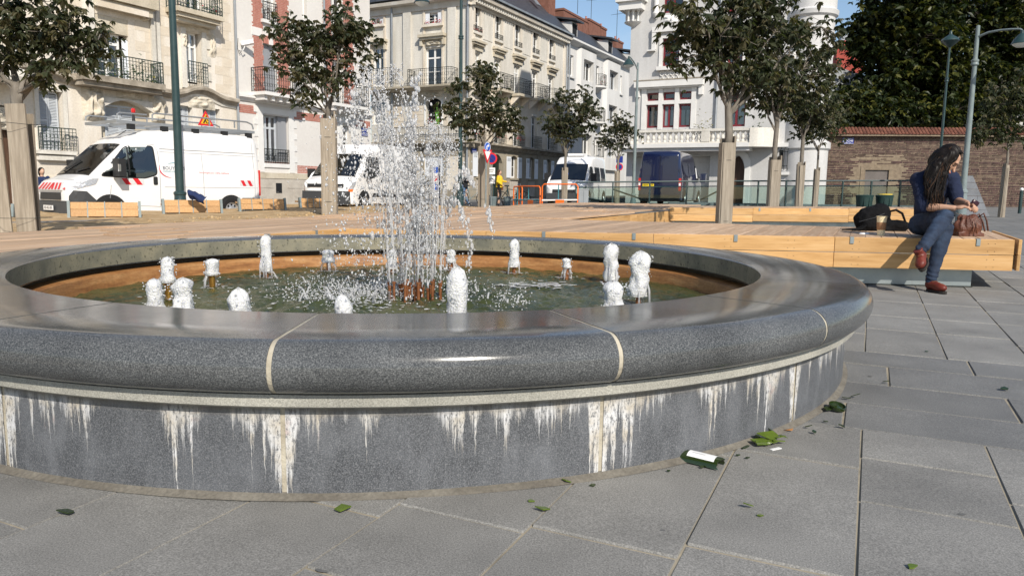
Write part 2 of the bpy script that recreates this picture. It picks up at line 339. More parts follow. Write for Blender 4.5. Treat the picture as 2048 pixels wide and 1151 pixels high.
# paving slabs of the plaza, each a piece of its own
PV=link('plaza_pavement',MB().add([(-5,-1,-.005),(9.5,-1,-.005),(9.5,13,-.005),(-5,13,-.005)],[(0,1,2,3)],GB),'joint_sand',kind='structure')
cell={}
def slab(x0,x1,y0,y1,mat):
    c=GB@Vector(((x0+x1)/2,(y0+y1)/2,0))
    if all(((GB@Vector((a_,b_,0))).xy-FC).length<2.66 for a_ in (x0,x1) for b_ in (y0,y1)) or c.y<.75: return
    px=c.x/max(c.y,.2)
    if px>1.0+.6/c.y or px<-.95-.6/c.y: return
    # leave out what the deck hides
    if c.y>8.6 and c.x<4.9: return
    key=(mat,random.randint(0,3)); L=y1-y0-.007; W=x1-x0-.007
    if key not in cell:
        mb=MB(); j=[rnd(-.0015,.0015) for _ in range(4)]; mb.cbox(-.5,.5,-.5,.5,-.04,0,.006); cell[key]=fixn(mb.mesh('slab')); cell[key].materials.append(MT[mat])
    o=link('slab',cell[key],parent=PV); o.matrix_basis=GB@Matrix.Translation(((x0+x1)/2,(y0+y1)/2,rnd(-.0012,.0012)))@Matrix.Diagonal((W,L,1,1))
for k in range(-10,20):
    x0=.033+k*.4365; y=1.0+(.42 if k%2 else .0)+rnd(-.1,.1)-.9
    while y<3.33:
        L=random.choice((.43,.62,.85)); y1=y+L
        if y1>3.1: y1=3.34
        if y1>.9: slab(x0,x0+.4365,y,y1,'granite_slab')
        y=y1
    y=4.97
    while y<12.6:
        L=random.choice((.62,.85,.85)); slab(x0,x0+.4365,y,y+L,'granite_slab'); y+=L
for r,(a,b) in enumerate(((3.34,3.74),(3.74,4.155),(4.155,4.6),(4.6,4.97))):
    x=-4.6+(.36,.15,.15,.37)[r]
    while x<8:
        L=random.choice((.85,1.0,1.2)) if abs(x-.2)>1 else .9
        slab(x,x+L,a,b,'granite_band'); x+=L
# ================================================================ fountain
RT=.489
FT=thing('fountain','round dark granite fountain basin with polished bullnose rim and limescale runs','fountain',(FC.x,FC.y,0))
prof=[(2.236,.365),(2.236,.484),(2.242,.489)]+[(2.725+.085*math.sin(a),.404+.085*math.cos(a)) for a in [i*PI/14 for i in range(15)]]+[(2.62,.319)]
def seg(prof,a0,a1,n=10,cap=True):
    mb=MB(); mb.lathe(prof,n,(0,0,0),a0,a1); P=len(prof)
    if cap: mb.f.append(tuple(range(P))); mb.f.append(tuple(n*P+i for i in range(P-1,-1,-1)))
    return mb
stone=fixn(seg(prof,.0028,SEG-.0028,12).mesh('rim_stone',30)); stone.set_sharp_from_angle(angle=R(40)); stone.materials.append(MT['granite_rim'])
for i in range(16): link('rim_stone',stone,parent=FT,rot=(0,0,SEG0+i*SEG))
link('rim_joint',MB().lathe([(r-(.0025 if r>2.3 else -.0025),z-(.0025 if z>.45 else -.001)) for r,z in prof],160),'joint_cream',FT,smooth=40)
link('inner_face',MB().lathe([(2.2335,.484),(2.2335,.372),(2.32,.368)],128),'algae_stone',FT,smooth=40)
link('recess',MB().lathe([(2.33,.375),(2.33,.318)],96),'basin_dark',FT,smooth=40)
link('basin_wall',MB().lathe([(2.33,.322),(2.215,.318),(2.20,.31),(2.185,.25),(2.18,.10),(0.01,.09)],128),'basin_rust',FT,smooth=40)
link('lip',MB().lathe([(2.62,.27),(2.725,.27),(2.737,.278),(2.737,.316),(2.6,.3165)],160),'granite_lip',FT,smooth=35)
def wall_panel(i):
    mb=MB(); a0=SEG0+i*SEG; n=10; da=.0028; vs=[];uvs=[]
    for k in range(n+1):
        a=a0+da+(SEG-2*da)*k/n
        for z in (-.12,.268): vs.append((2.69*math.cos(a),2.69*math.sin(a),z)); uvs.append((a*2.69,z))
    mb.add(vs,[(2*k,2*k+2,2*k+3,2*k+1) for k in range(n)])
    me=mb.mesh('wall_panel',60); ul=me.uv_layers.new(name='UVMap')
    for l in me.loops: ul.data[l.index].uv=uvs[l.vertex_index]
    me.materials.append(MT['granite_wall']); return me
for i in range(16): link('wall_panel',wall_panel(i),parent=FT)
link('wall_joint',MB().lathe([(2.6865,-.1),(2.6865,.27)],160),'joint_cream',FT,smooth=60)
mb=MB()
n=120
for k in range(n):
    a=2*PI*k/n
    for r,z in ((2.685,.02),(2.698+.004*noise.noise((k*.3,0,0)),.012),(2.718+.012*noise.noise((k*.23,3,0)),.0022)):
        x=r*math.cos(a);y=r*math.sin(a); mb.v.append((x,y,gz(x+FC.x,y+FC.y)+z))
for k in range(n):
    j=(k+1)%n
    for q in (0,1): mb.f.append((k*3+q,j*3+q,j*3+q+1,k*3+q+1))
pm('fillet',(.125,.112,.092),(.18,.165,.138),6.,.95,.4,fine=.2)
link('base_fillet',mb,'fillet',FT,smooth=60)
# water
ZW=.222
def water_mat():
    m,t,b=base_mat('water'); g=t.nodes.new('ShaderNodeNewGeometry').outputs['Position']
    n=noi(t,g,1.6,4.,.6); c=ramp(t,n,(.3,(.026,.034,.012)),(.5,(.052,.062,.022)),(.72,(.09,.09,.034)))
    t.links.new(c,b.inputs['Base Color']); b.inputs['Roughness'].default_value=.06; b.inputs['IOR'].default_value=1.33; b.inputs['Specular IOR Level'].default_value=.5
    bump(t,b,noi(t,g,34.,4.,.65),.55,.02)
water_mat()
mb=MB(); NR,NA_=84,260
for i in range(NR+1):
    for k in range(NA_):
        r=.02+2.17*i/NR; a=2*PI*k/NA_; x=r*math.cos(a); y=r*math.sin(a)
        dj=math.exp(-((r-.1)/.75)**2); amp=.017+.022*dj
        z=amp*(.8*noise.noise((x*5,y*5,1.7))+.8*noise.noise((x*10,y*10,4.1))+.7*noise.noise((x*19,y*19,9)))
        mb.v.append((x+FC.x,y+FC.y,ZW+z))
for i in range(NR):
    for k in range(NA_): j=(k+1)%NA_; mb.f.append((i*NA_+k,(i+1)*NA_+k,(i+1)*NA_+j,i*NA_+j))
mb.f.append(tuple(range(NA_)))
link('water',mb,'water',kind='structure',smooth=180)
# foam and drops
def foam_mat():
    m,t,b=base_mat('foam'); g=geo(t)
    vo=nd(t,'ShaderNodeTexVoronoi',Scale=95.); t.links.new(g,vo.inputs['Vector']); vs=nd(t,'ShaderNodeTexVoronoi',Scale=240.); t.links.new(g,vs.inputs['Vector'])
    h=mth(t,'ADD',mth(t,'MULTIPLY',vo.outputs[0],1.),mth(t,'MULTIPLY',vs.outputs[0],.5))
    c=ramp(t,noi(t,g,22.,4.),(.3,(.80,.82,.84)),(.6,(.95,.955,.96))); t.links.new(c,b.inputs['Base Color'])
    b.inputs['Roughness'].default_value=.14; b.inputs['Transmission Weight'].default_value=.25; b.inputs['Subsurface Weight'].default_value=.5; b.inputs['Subsurface Radius'].default_value=(.03,.03,.035); b.inputs['Subsurface Scale'].default_value=1.; b.inputs['IOR'].default_value=1.3
    bump(t,b,h,.8,.008)
foam_mat()
def drop_mat():
    m,t,b=base_mat('water_drop'); b.inputs['Base Color'].default_value=(.93,.94,.96,1); b.inputs['Roughness'].default_value=.05; b.inputs['IOR'].default_value=1.33
    b.inputs['Transmission Weight'].default_value=.5; b.inputs['Specular IOR Level'].default_value=.7
drop_mat()
def veil_mat():
    m,t,b=base_mat('water_veil'); b.inputs['Base Color'].default_value=(.92,.93,.95,1); b.inputs['Roughness'].default_value=.1; b.inputs['IOR'].default_value=1.3
    b.inputs['Transmission Weight'].default_value=.5; b.inputs['Alpha'].default_value=.62
    g=t.nodes.new('ShaderNodeNewGeometry').outputs['Position']; bump(t,b,noi(t,g,70.,3.,.6),.8,.01)
veil_mat()
def foam_mesh(h,r,seed,neck=.75,lump=.3,n=22,m=18):
    rs=random.Random(seed); off=rs.uniform(0,50); lean=(rs.uniform(-.12,.12),rs.uniform(-.12,.12)); mb=MB(); pr=[]
    for i in range(m+1):
        t=i/m
        if t<.12: rr=.88+.12*(t/.12)
        elif t<.75: rr=1.-.12*math.sin((t-.12)/.63*PI)-.10*(t-.12)/.63*(1 if neck<.7 else 0)
        else: rr=(.90 if neck<.7 else 1.)*math.sqrt(max(0,1-((t-.75)/.25)**2))
        pr.append((max(rr,.02),t))
    for i,(rr,t) in enumerate(pr):
        for k in range(n):
            a=2*PI*k/n; x=math.cos(a);y=math.sin(a)
            d=1+lump*(noise.noise((x*1.3+off,y*1.3,t*h/r*.8))+.6*noise.noise((x*3.2,y*3.2+off,t*h/r*2.)))+.08*noise.noise((x*8,y*8+off,t*h/r*5))
            mb.v.append((x*r*rr*d+lean[0]*t*r*2,y*r*rr*d+lean[1]*t*r*2,t*h*(1+.06*noise.noise((x*2,y*2,off)))))
    for i in range(m):
        for k in range(n): j=(k+1)%n; mb.f.append((i*n+k,i*n+j,(i+1)*n+j,(i+1)*n+k))
    mb.f.append(tuple(m*n+k for k in range(n)))
    return mb.mesh('foam',180)
#        px  base top width nozzle-part-of-height material label
JETS=[(312,640,557,36,.35,'copper','short foaming water jet left of a taller one, nearest the left rim'),
 (338,600,513,28,.48,'brass','tall narrow foam head sitting on a long copper nozzle at the left'),
 (366,650,556,44,.32,'copper','wide foam dome on a ringed copper nozzle, right of the tall left jet'),
 (425,576,517,28,.52,'brass','small foam cap over a shining brass nozzle, second row on the left'),
 (484,690,577,42,0,None,'smooth round foam dome rising just behind the front rim left of the spray'),
 (533,556,470,25,.26,'copper','tall slender foam jet at the back left before the far rim'),
 (657,543,499,27,.5,'copper','translucent foam cap on a copper nozzle behind the splashing water'),
 (690,705,588,34,0,None,'small white foam knob peeking over the front rim below the splash'),
 (784,546,497,20,.3,'copper','thin foam jet half hidden behind the central spray'),
 (902,541,498,20,.45,'copper','small leaning foam jet right behind the central spray'),
 (914,700,532,44,0,None,'tallest white foam column at the front rim right of the spray'),
 (1028,547,478,22,.32,'copper','thin tall foam jet on a copper nozzle at the back right'),
 (1133,557,516,18,.62,'copper','tiny foam cap on a bare copper nozzle at the far right back'),
 (1222,566,487,30,.1,'copper','tall lumpy foam jet behind the pair on the right'),
 (1228,645,562,46,.3,'brass','wide glassy foam dome over a brass nozzle at the right front rim'),
 (1276,612,502,42,.3,'copper','tall two-tiered foam jet with a copper nozzle, farthest right')]
foamT=[]
ico=[(0,0,-1),(.7236,-.5257,-.4472),(-.2764,-.8506,-.4472),(-.8944,0,-.4472),(-.2764,.8506,-.4472),(.7236,.5257,-.4472),(.2764,-.8506,.4472),(-.7236,-.5257,.4472),(-.7236,.5257,.4472),(.2764,.8506,.4472),(.8944,0,.4472),(0,0,1)]
icf=[(0,1,2),(1,0,5),(0,2,3),(0,3,4),(0,4,5),(1,5,10),(2,1,6),(3,2,7),(4,3,8),(5,4,9),(1,10,6),(2,6,7),(3,7,8),(4,8,9),(5,9,10),(6,10,11),(7,6,11),(8,7,11),(9,8,11),(10,9,11)]
def drop_early(mb,p,r): mb.add([(p[0]+x*r,p[1]+y*r,p[2]+z*r) for x,y,z in ico],icf)
for i,(px,by,ty,wp,nz_,nm,lab) in enumerate(JETS):
    P=lev(px,by,ZW); D=P.y; top=at(px,ty,D); H=top.z-ZW; r=wp/2*D/F_PX
    fz=ZW-.01 if not nz_ else ZW+H*nz_*(.85 if nz_>.4 else .62)
    t=thing('foam_jet',lab,'water jet',(P.x,P.y,ZW-.012),0,'foaming water jets of the fountain')
    link('foam_column',foam_mesh(top.z-fz,r,i*7+3,.8 if i in(4,7,10,13) else .62,.42 if i in(13,14,15,2) else .24),'foam',t,loc=(0,0,fz-ZW+.012))
    if i not in (1,4,7):
        # skirt of falling film
        mb=MB(); rs=random.Random(i)
        for q in range(5):
            a=rs.uniform(0,2*PI); mb.tube([(math.cos(a)*r*.6,math.sin(a)*r*.6,H*.55),(math.cos(a)*r*1.0,math.sin(a)*r*1.0,H*.33),(math.cos(a)*r*1.12,math.sin(a)*r*1.12,0)],[.010,.008,.005],5)
        link('water_film',mb,'water_veil',t,smooth=180)
    mb=MB(); rs=random.Random(50+i)
    for k in range(70):
        a=rs.uniform(0,2*PI); zz_=rs.random()**.7*H*.98; drop_early(mb,(math.cos(a)*r*rs.uniform(.85,1.3),math.sin(a)*r*rs.uniform(.85,1.3),zz_+.012),rs.choice((.0022,.003,.004,.0055)))
    link('bubbles',mb,'water_drop',t,kind='stuff',smooth=180)
    if nm:
        rn=.021 if nm=='brass' else .017
        link('nozzle',MB().lathe([(rn,-.13),(rn,H*nz_*.8),(rn*1.25,H*nz_*.8+.002),(rn*1.25,H*nz_*.8+.018),(rn*.6,H*nz_*.8+.02)],12,(P.x-FC.x,P.y-FC.y,ZW)),nm,FT,smooth=40)
# ring of foam on the water at the foot of the jets and under the spray
mb=MB(); rs=random.Random(5)
def flake(mb,c,r,seed,h=.006):
    n=12; o=seed*3.1; vs=[(c[0],c[1],c[2]+h)]
    for k in range(n): a=2*PI*k/n; q=r*(1+.55*noise.noise((math.cos(a)*1.3+o,math.sin(a)*1.3,o))); vs.append((c[0]+q*math.cos(a)*1.3,c[1]+q*math.sin(a),c[2]))
    mb.add(vs,[(0,1+k,1+(k+1)%n) for k in range(n)])
for i,(px,by,ty,wp,*_) in enumerate(JETS):
    P=lev(px,by,ZW)
    for q in range(26): flake(mb,(P.x+rs.gauss(0,.06),P.y+rs.gauss(0,.06),ZW+.010),rs.uniform(.004,.014),i*9+q,.0015)
for q in range(120):
    P=lev(1070+rs.gauss(0,36),571+rs.gauss(0,3.2),ZW); flake(mb,(P.x,P.y,ZW+.010),rs.uniform(.006,.026),q+300,.0015)
for q in range(420):
    P=lev(715+rs.gauss(0,85),594+rs.gauss(0,15),ZW); flake(mb,(P.x,P.y,ZW+.010),rs.uniform(.003,.013),q+500,.002)
link('surface_foam',mb,'foam',kind='stuff',label='white foam patches floating on the fountain water',category='foam',smooth=180)
# central spray
SP=lev(830,597,ZW)
t=thing('central_spray','tall splashing spray of water from copper pipes in the middle of the basin','water spray',(SP.x,SP.y,ZW))
ico=[(0,0,-1),(.7236,-.5257,-.4472),(-.2764,-.8506,-.4472),(-.8944,0,-.4472),(-.2764,.8506,-.4472),(.7236,.5257,-.4472),(.2764,-.8506,.4472),(-.7236,-.5257,.4472),(-.7236,.5257,.4472),(.2764,.8506,.4472),(.8944,0,.4472),(0,0,1)]
icf=[(0,1,2),(1,0,5),(0,2,3),(0,3,4),(0,4,5),(1,5,10),(2,1,6),(3,2,7),(4,3,8),(5,4,9),(1,10,6),(2,6,7),(3,7,8),(4,8,9),(5,9,10),(6,10,11),(7,6,11),(8,7,11),(9,8,11),(10,9,11)]
def drop(mb,p,r,v=None,st=1.):
    if v is None: mb.add([(p[0]+x*r,p[1]+y*r,p[2]+z*r) for x,y,z in ico],icf)
    else:
        q=Vector(v).to_track_quat('Z','Y').to_matrix()
        mb.add([Vector(p)+q@Vector((x*r,y*r,z*r*st)) for x,y,z in ico],icf)
drops=MB(); veil=MB(); rs=random.Random(11)
pipes=[]
for k in range(22):
    ring_=.045 if k<5 else (.095 if k<12 else .15); a=2.4*k+rs.uniform(-.15,.15); pipes.append((ring_*math.cos(a)*1.15,ring_*math.sin(a)))
pmb={}
for k,(x,y) in enumerate(pipes):
    r_=rs.uniform(.008,.012); hh=rs.uniform(.06,.12)
    link('pipe',MB().lathe([(r_,-.13),(r_,hh),(r_*1.4,hh+.001),(r_*1.4,hh+.014),(r_*.5,hh+.016)],8,(SP.x+x-FC.x,SP.y+y-FC.y,ZW)),'copper',FT,smooth=40)
    # each jet: thin strand that breaks into drops, rises, and falls away
    hmax=rs.uniform(.62,1.12) if k not in(3,7,11,12,14) else rs.uniform(1.2,1.48); v0=math.sqrt(2*9.8*hmax); tot=2*v0/9.8
    dx=x*.5+rs.gauss(-.03,.05)-(.26+.1*rs.random() if k in(3,7,11,14,17) else 0); dy=y*.6+rs.gauss(0,.05)
    if k in(9,15,19): hmax*=.55; v0=math.sqrt(2*9.8*hmax); tot=2*v0/9.8; dx=.28+.12*rs.random()
    pts=[];N=9
    for i in range(N):
        s=i/(N-1)*.24*tot; pts.append((x+dx*s+.004*rs.gauss(0,1),y+dy*s+.004*rs.gauss(0,1),hh+v0*s-4.9*s*s))
    veil.tube(pts,[.0042*rs.uniform(.6,1.5) for _ in pts],6)
    for w_ in range(4):
        s0_=rs.uniform(.0,.18)*tot; s1_=s0_+rs.uniform(.10,.26)*tot; ox,oy=rs.gauss(0,.010),rs.gauss(0,.010); M_=12; ph=rs.uniform(0,9)
        veil.tube([(x+ox*(1+i/M_)+dx*(s0_+(s1_-s0_)*i/M_)+.003*math.sin(ph+i),y+oy+dy*(s0_+(s1_-s0_)*i/M_),hh+v0*(s0_+(s1_-s0_)*i/M_)-4.9*(s0_+(s1_-s0_)*i/M_)**2) for i in range(M_+1)],[.0008+.0026*abs(math.sin(ph+i*1.9))*(1 if 0<i<M_ else .2) for i in range(M_+1)],5)
    m=430
    for i in range(m):
        s=tot*(.05+.93*(i+rs.random())/m); up=s<tot/2; spread=.006+.045*(s/tot)**1.7+(.012 if not up else 0)
        p=(x+dx*s+rs.gauss(0,spread),y+dy*s+rs.gauss(0,spread),hh+v0*s-4.9*s*s+rs.gauss(0,.02)); 
        if p[2]<0: continue
        vel=(dx,dy,v0-9.8*s); sp_=abs(vel[2])/v0; drop(drops,p,rs.choice((.0014,.0018,.0022,.0027,.0034,.0042,.0052))/(1+.5*sp_),vel,rs.uniform(1.,1.5)+2.2*sp_*rs.random())
# broken crests at the head of the jets
def crest(px0,py0,px1,py1,n,wid,seed):
    r2=random.Random(seed)
    n*=3
    for i in range(n):
        f=i/(n-1); P=at(px0+(px1-px0)*f+r2.gauss(0,wid),py0+(py1-py0)*f+r2.gauss(0,3),SP.y+r2.gauss(0,.06)); p=(P.x-SP.x,P.y-SP.y,P.z-ZW)
        R0=r2.uniform(.004,.0115)*(1.25-abs(f-.45))
        o=r2.uniform(0,99); tmp=MB(); tmp.ball((0,0,0),(R0,R0,R0*r2.uniform(1.2,2.4)),9,7)
        vs=[Vector(v)*(1+.5*noise.noise((v[0]/R0*1.2+o,v[1]/R0*1.2,v[2]/R0*.8))) for v in tmp.v]
        veil.add([(v.x+p[0],v.y+p[1],v.z+p[2]) for v in vs],tmp.f)
for c in ((722,150,700,255,16,12,1),(745,165,790,250,12,10,2),(838,145,818,290,22,6,3),(775,210,765,330,20,14,4),(815,300,800,470,40,20,5),(830,340,845,520,34,14,6),(705,230,690,330,10,14,7),(855,240,850,420,18,12,8),
          (930,335,905,385,10,5,9),(930,335,948,375,8,4,10),(905,395,885,440,9,5,11),(905,395,935,455,9,4,12),(938,455,940,535,11,3,13),(975,410,985,470,7,3,14),(790,420,800,560,26,22,15),(745,330,735,420,14,18,16),(835,430,860,560,20,18,17)): crest(*c)
# scattered drops left and right of the column
for i in range(1500):
    yy=rs.uniform(190,600); P=at(rs.gauss(725,42) if i%3==0 else rs.gauss(815,34) if i%3==1 else rs.gauss(760,75),yy,SP.y+rs.gauss(0,.18)); 
    if P.z<ZW+.01: continue
    drop(drops,(P.x-SP.x,P.y-SP.y,P.z-ZW),rs.choice((.0018,.0022,.003,.004,.0055,.0075)),(rs.gauss(0,.3),0,-1),rs.uniform(1,2.2))
# splash crown where the water falls back
for (px,py,w_,n_) in ((680,598,60,420),(745,590,50,300),(930,580,26,110),(1003,603,16,60),(610,560,40,60),(700,580,70,300),(780,585,60,160),(1045,607,14,50),(950,600,40,60)):
    for i in range(int(n_*1.5)):
        P=lev(px+rs.gauss(0,w_),py+rs.gauss(0,9),ZW); zz=abs(rs.gauss(0,.045))
        drop(drops,(P.x-SP.x,P.y-SP.y,zz),rs.choice((.0018,.0022,.003,.004,.0055)),(rs.gauss(0,1),rs.gauss(0,1),1.2),rs.uniform(1,1.5))
    for i in range(n_//26):
        P=lev(px+rs.gauss(0,w_*.8),py+rs.gauss(0,7),ZW); a=rs.uniform(0,2*PI); q=rs.uniform(.03,.08)
        veil.tube([(P.x-SP.x,P.y-SP.y,-.01),(P.x-SP.x+math.cos(a)*q*.5,P.y-SP.y+math.sin(a)*q*.5,q*.8),(P.x-SP.x+math.cos(a)*q,P.y-SP.y+math.sin(a)*q,q*rs.uniform(.5,1.1))],[.009,.006,.002],5)
link('water_drops',drops,'water_drop',t,kind='stuff',smooth=180)
link('water_strands',veil,'water_veil',t,kind='stuff',smooth=180)
# ================================================================ timber deck
def wood_mat(name,a,b_,c,vary=.18):
    m,t,b=base_mat(name); g=geo(t); oi=t.nodes.new('ShaderNodeObjectInfo').outputs['Random']
    off=t.nodes.new('ShaderNodeCombineXYZ'); t.links.new(mth(t,'MULTIPLY',oi,37.),off.inputs[0]); t.links.new(mth(t,'MULTIPLY',oi,11.),off.inputs[2])
    va=t.nodes.new('ShaderNodeVectorMath'); va.operation='ADD'; t.links.new(g,va.inputs[0]); t.links.new(off.outputs[0],va.inputs[1])
    mp=t.nodes.new('ShaderNodeMapping'); mp.inputs['Scale'].default_value=(14,1.2,14); t.links.new(va.outputs[0],mp.inputs[0])
    n=noi(t,mp.outputs[0],1.6,6.,.65); col=ramp(t,n,(.3,a),(.52,b_),(.72,c))
    col=mixc(t,1.,col,ramp(t,oi,(0.,1-vary),(.5,1.),(1.,1+vary)),'MULTIPLY'); t.links.new(col,b.inputs['Base Color']); b.inputs['Roughness'].default_value=.62; bump(t,b,n,.25,.004)
wood_mat('deck_top',(.38,.24,.145),(.48,.33,.21),(.57,.42,.295),.2)
wood_mat('deck_face',(.42,.225,.075),(.55,.32,.125),(.62,.39,.18),.14)
wood_mat('plank_old',(.20,.165,.122),(.29,.245,.19),(.39,.335,.265),.2)
wood_mat('bench_wood',(.36,.19,.07),(.46,.26,.105),(.53,.32,.15),.12)
DZ=.49; FH=.31
def fe(x): return 8.69+(x-1.29)*.286                              # front edge of the deck, along coordinate at a given across coordinate
DK=thing('timber_deck','broad low timber seating deck behind the fountain with planks running away','deck',(0,0,0))
plc={}
def plank(parent,x0,x1,ya,yb,dz=DZ,skew=0.,mat='deck_top'):
    # skew: the near end follows an oblique edge
    g=.004; mb=MB(); t=.03; w=(x1-x0)-g; L=yb-ya; cx=(x0+x1)/2; cy=(ya+yb)/2; jj=rnd(-.0012,.0012)
    k=skew*w/2; ys=[(-w/2,-L/2-k),(w/2,-L/2+k),(w/2,L/2),(-w/2,L/2)]; c=.004
    vs=[(a,b,-t) for a,b in ys]+[(a,b,-c) for a,b in ys]+[(a*(1-2*c/w),b,0) for a,b in ys]
    mb.add(vs,[(3,2,1,0),(8,9,10,11)]+[(q+i,q+(i+1)%4,q+4+(i+1)%4,q+4+i) for q in(0,4) for i in range(4)])
    o=link('plank',mb,mat,parent); o.matrix_basis=GB@Matrix.Translation((cx,cy,dz+jj)); return o
x=1.29; PW=.146
while x>-5.38:
    plank(DK,x-PW,x,fe(x-PW/2),10.5,skew=.286); x-=PW
xs=x
while x>-7.9:
    y=rnd(1.2,1.8) ; first=True
    while y<20.2:
        L=rnd(3.2,4.4); y1=min(y+L,20.6)
        if y1>2.4: plank(DK,x-PW,x,y,y1-.004)
        y=y1
    x-=PW
x=-4.15
while x>xs-.01:                                                  # between the opening and the long arm
    y=10.504
    while y<20.2: y1=min(y+rnd(3,4.2),20.6); plank(DK,max(x-PW,xs),x,y,y1-.004); y=y1
    x-=PW
# fascia boards of the front edge, two high
def fascia(parent,p0,p1,n,rows,h,top,mat='deck_face',thick=.03,off=0.):
    a=Vector((p0[0],p0[1],0)); b=Vector((p1[0],p1[1],0)); d=(b-a); L=d.length; d.normalize()
    nrm=Vector((d.y,-d.x,0)); 
    cuts=[0]+sorted(L*(i/n+rnd(-.06,.06)/n) for i in range(1,n))+[L]
    for r in range(rows):
        z1=top-r*h; z0=z1-h+.007
        for i in range(n):
            s0,s1=cuts[i]+.0015,cuts[i+1]-.0015
            if r%2 and i: s0-=.0
            mb=MB(); mb.cbox(-thick/2,thick/2,-(s1-s0)/2,(s1-s0)/2,-(z1-z0)/2,(z1-z0)/2,.004)
            m=Matrix.Identity(4); m.col[0][:3]=nrm; m.col[1][:3]=d; m.col[2][:3]=(0,0,1); c=a+d*(s0+s1)/2+nrm*(off+thick/2); m.translation=(c.x,c.y,(z0+z1)/2)
            o=link('fascia_board',mb,mat,parent); o.matrix_basis=SH@Matrix(((E2.x,E1.x,0,0),(E2.y,E1.y,0,0),(0,0,1,0),(0,0,0,1)))@m
FHB=FH/2
fascia(DK,(-5.38,fe(-5.38)),(1.29,fe(1.29)),4,2,FHB,DZ+.0015,off=.0)
fascia(DK,(-5.40,2.2),(-5.40,fe(-5.38)-.01),3,2,FHB,DZ+.0015)
fascia(DK,(1.325,fe(1.29)-.04),(1.325,10.5),1,2,FHB,DZ+.0015)
# short upright boards on the left side of the opening
x=-4.14
for i in range(17):
    y0=10.52+i*.42
    mb=MB(); mb.cbox(x,x+.03,y0,y0+.414,DZ-FH,DZ+.001,.004); link('edge_board',mb,'deck_face',DK).matrix_basis=GB
# steel clips over the front edge
for px,py in ((590,459.5),(485,466.5),(1096,463),(1276,465.5),(1476,468.7),(1704,471.3),(1953,477.5)):
    P=gnd(px,py,DZ); s2=P.xy.dot(E2.xy); y=fe(s2) if px>700 else P.xy.dot(E1.xy)
    mb=MB()
    if px>700: mb.box(-.018,.018,-.036,.012,DZ+.001,DZ+.006); mb.box(-.018,.018,-.0365,-.0315,DZ-.062,DZ+.001); T=GB@Matrix.Translation((s2,y,0))@Matrix.Rotation(math.atan(.286),4,'Z')
    else: mb.box(-.012,.036,-.018,.018,DZ+.001,DZ+.006); mb.box(.0315,.0365,-.018,.018,DZ-.062,DZ+.001); T=GB@Matrix.Translation((-5.40,y,0))
    link('clip',mb,'galv',DK).matrix_basis=T
# dark screws in the fascia
mb=MB()
for k in range(11):
    s2=1.1-k*.6; y=fe(s2)-.0325
    for z in (.04,.115,.195,.27):
        for q in (-.03,.03): c=GB@Vector((s2+q,y+q*.286,DZ-z)); mb.ball(c,.0035,6,4)
link('screws',mb,'iron',DK,kind='stuff')
# galvanised plinth under the deck, set back from its edges
a=.13
poly=[(.97,fe(.97)+a),(.97,10.1),(-7.5,10.1),(-7.5,2.6),(-5.8,2.6),(-5.8,fe(-5.4)+a),(-3.,fe(-3.)+a)]
link('plinth',MB().prism(poly,-.06,DZ-FH-.001,None,GB),'galv',DK)
link('plinth_back',MB().prism([(-4.5,10.1),(-4.5,20),(-7.5,20),(-7.5,10.1)],-.06,DZ-FH-.001,None,GB),'galv',DK)
link('contact_shadow',MB().prism([(.985,fe(.985)+a-.015),(.985,10),(-5,10),(-5,fe(-5.)+a-.015)],-.05,.012,None,GB),'iron',DK)  # dark strip standing in for the contact shadow where plinth meets paving
# rear timber bench beyond the opening
def fb(x): return 17.0+(x+4.15)*.50
DB=thing('rear_timber_bench','long low timber bench across the plaza behind the tree with boxed trunk','bench',(0,0,0))
x=1.3
while x>-4.0: plank(DB,x-PW,x,fb(x-PW/2),fb(x-PW/2)+2.1,skew=.5); x-=PW
fascia(DB,(-4.12,fb(-4.12)),(1.3,fb(1.3)),3,2,FHB,DZ+.0015)
link('plinth',MB().prism([(1.,fb(1.)+.15),(1.,fb(1.)+1.9),(-4.1,fb(-4.1)+1.9),(-4.1,fb(-4.1)+.15)],-.06,DZ-FH-.001,None,GB),'galv',DB)
for px in (1520,1622):
    P=gnd(px,416,DZ); s2=P.xy.dot(E2.xy); mb=MB(); mb.box(-.02,.02,-.036,.012,DZ+.001,DZ+.006); mb.box(-.02,.02,-.0365,-.0315,DZ-.065,DZ+.001)
    link('clip',mb,'galv',DB).matrix_basis=GB@Matrix.Translation((s2,fb(s2),0))@Matrix.Rotation(math.atan(.5),4,'Z')
# sand bed behind the deck on the left
mb=MB(); NX,NY=60,36
for j in range(NY+1):
    for i in range(NX+1):
        s2=-7.98-i*.14*1.6; s1=3+j*.62; x,y=(E2*s2+E1*s1).xy
        h=.05+.11*min(1,max(0,(y-8)/7))+.05*noise.noise((x*.8,y*.8,0))+.03*noise.noise((x*3,y*3,2))+.012*noise.noise((x*9,y*9,5))
        mb.v.append((x,y,gz(x,y)+h))
for j in range(NY):
    for i in range(NX): mb.f.append((j*(NX+1)+i,j*(NX+1)+i+1,(j+1)*(NX+1)+i+1,(j+1)*(NX+1)+i))
bed=link('sand_bed',mb,'sand',kind='structure',smooth=180)
mb=MB(); rs=random.Random(3)
for i in range(900):
    s2=-8.2-rs.random()**1.5*6; s1=rs.uniform(11,24); x,y=(E2*s2+E1*s1).xy
    h=.05+.11*min(1,max(0,(y-8)/7))+.05*noise.noise((x*.8,y*.8,0))+.03*noise.noise((x*3,y*3,2))
    q=rs.uniform(.012,.05); drop(mb,(x,y,gz(x,y)+h+q*.2),q,(rs.gauss(0,1),rs.gauss(0,1),.4),rs.uniform(.6,1.2))
link('sand_clods',mb,'sand',bed,kind='stuff')
a=gnd(-30,449,.13); b=gnd(272,441.5,.13)
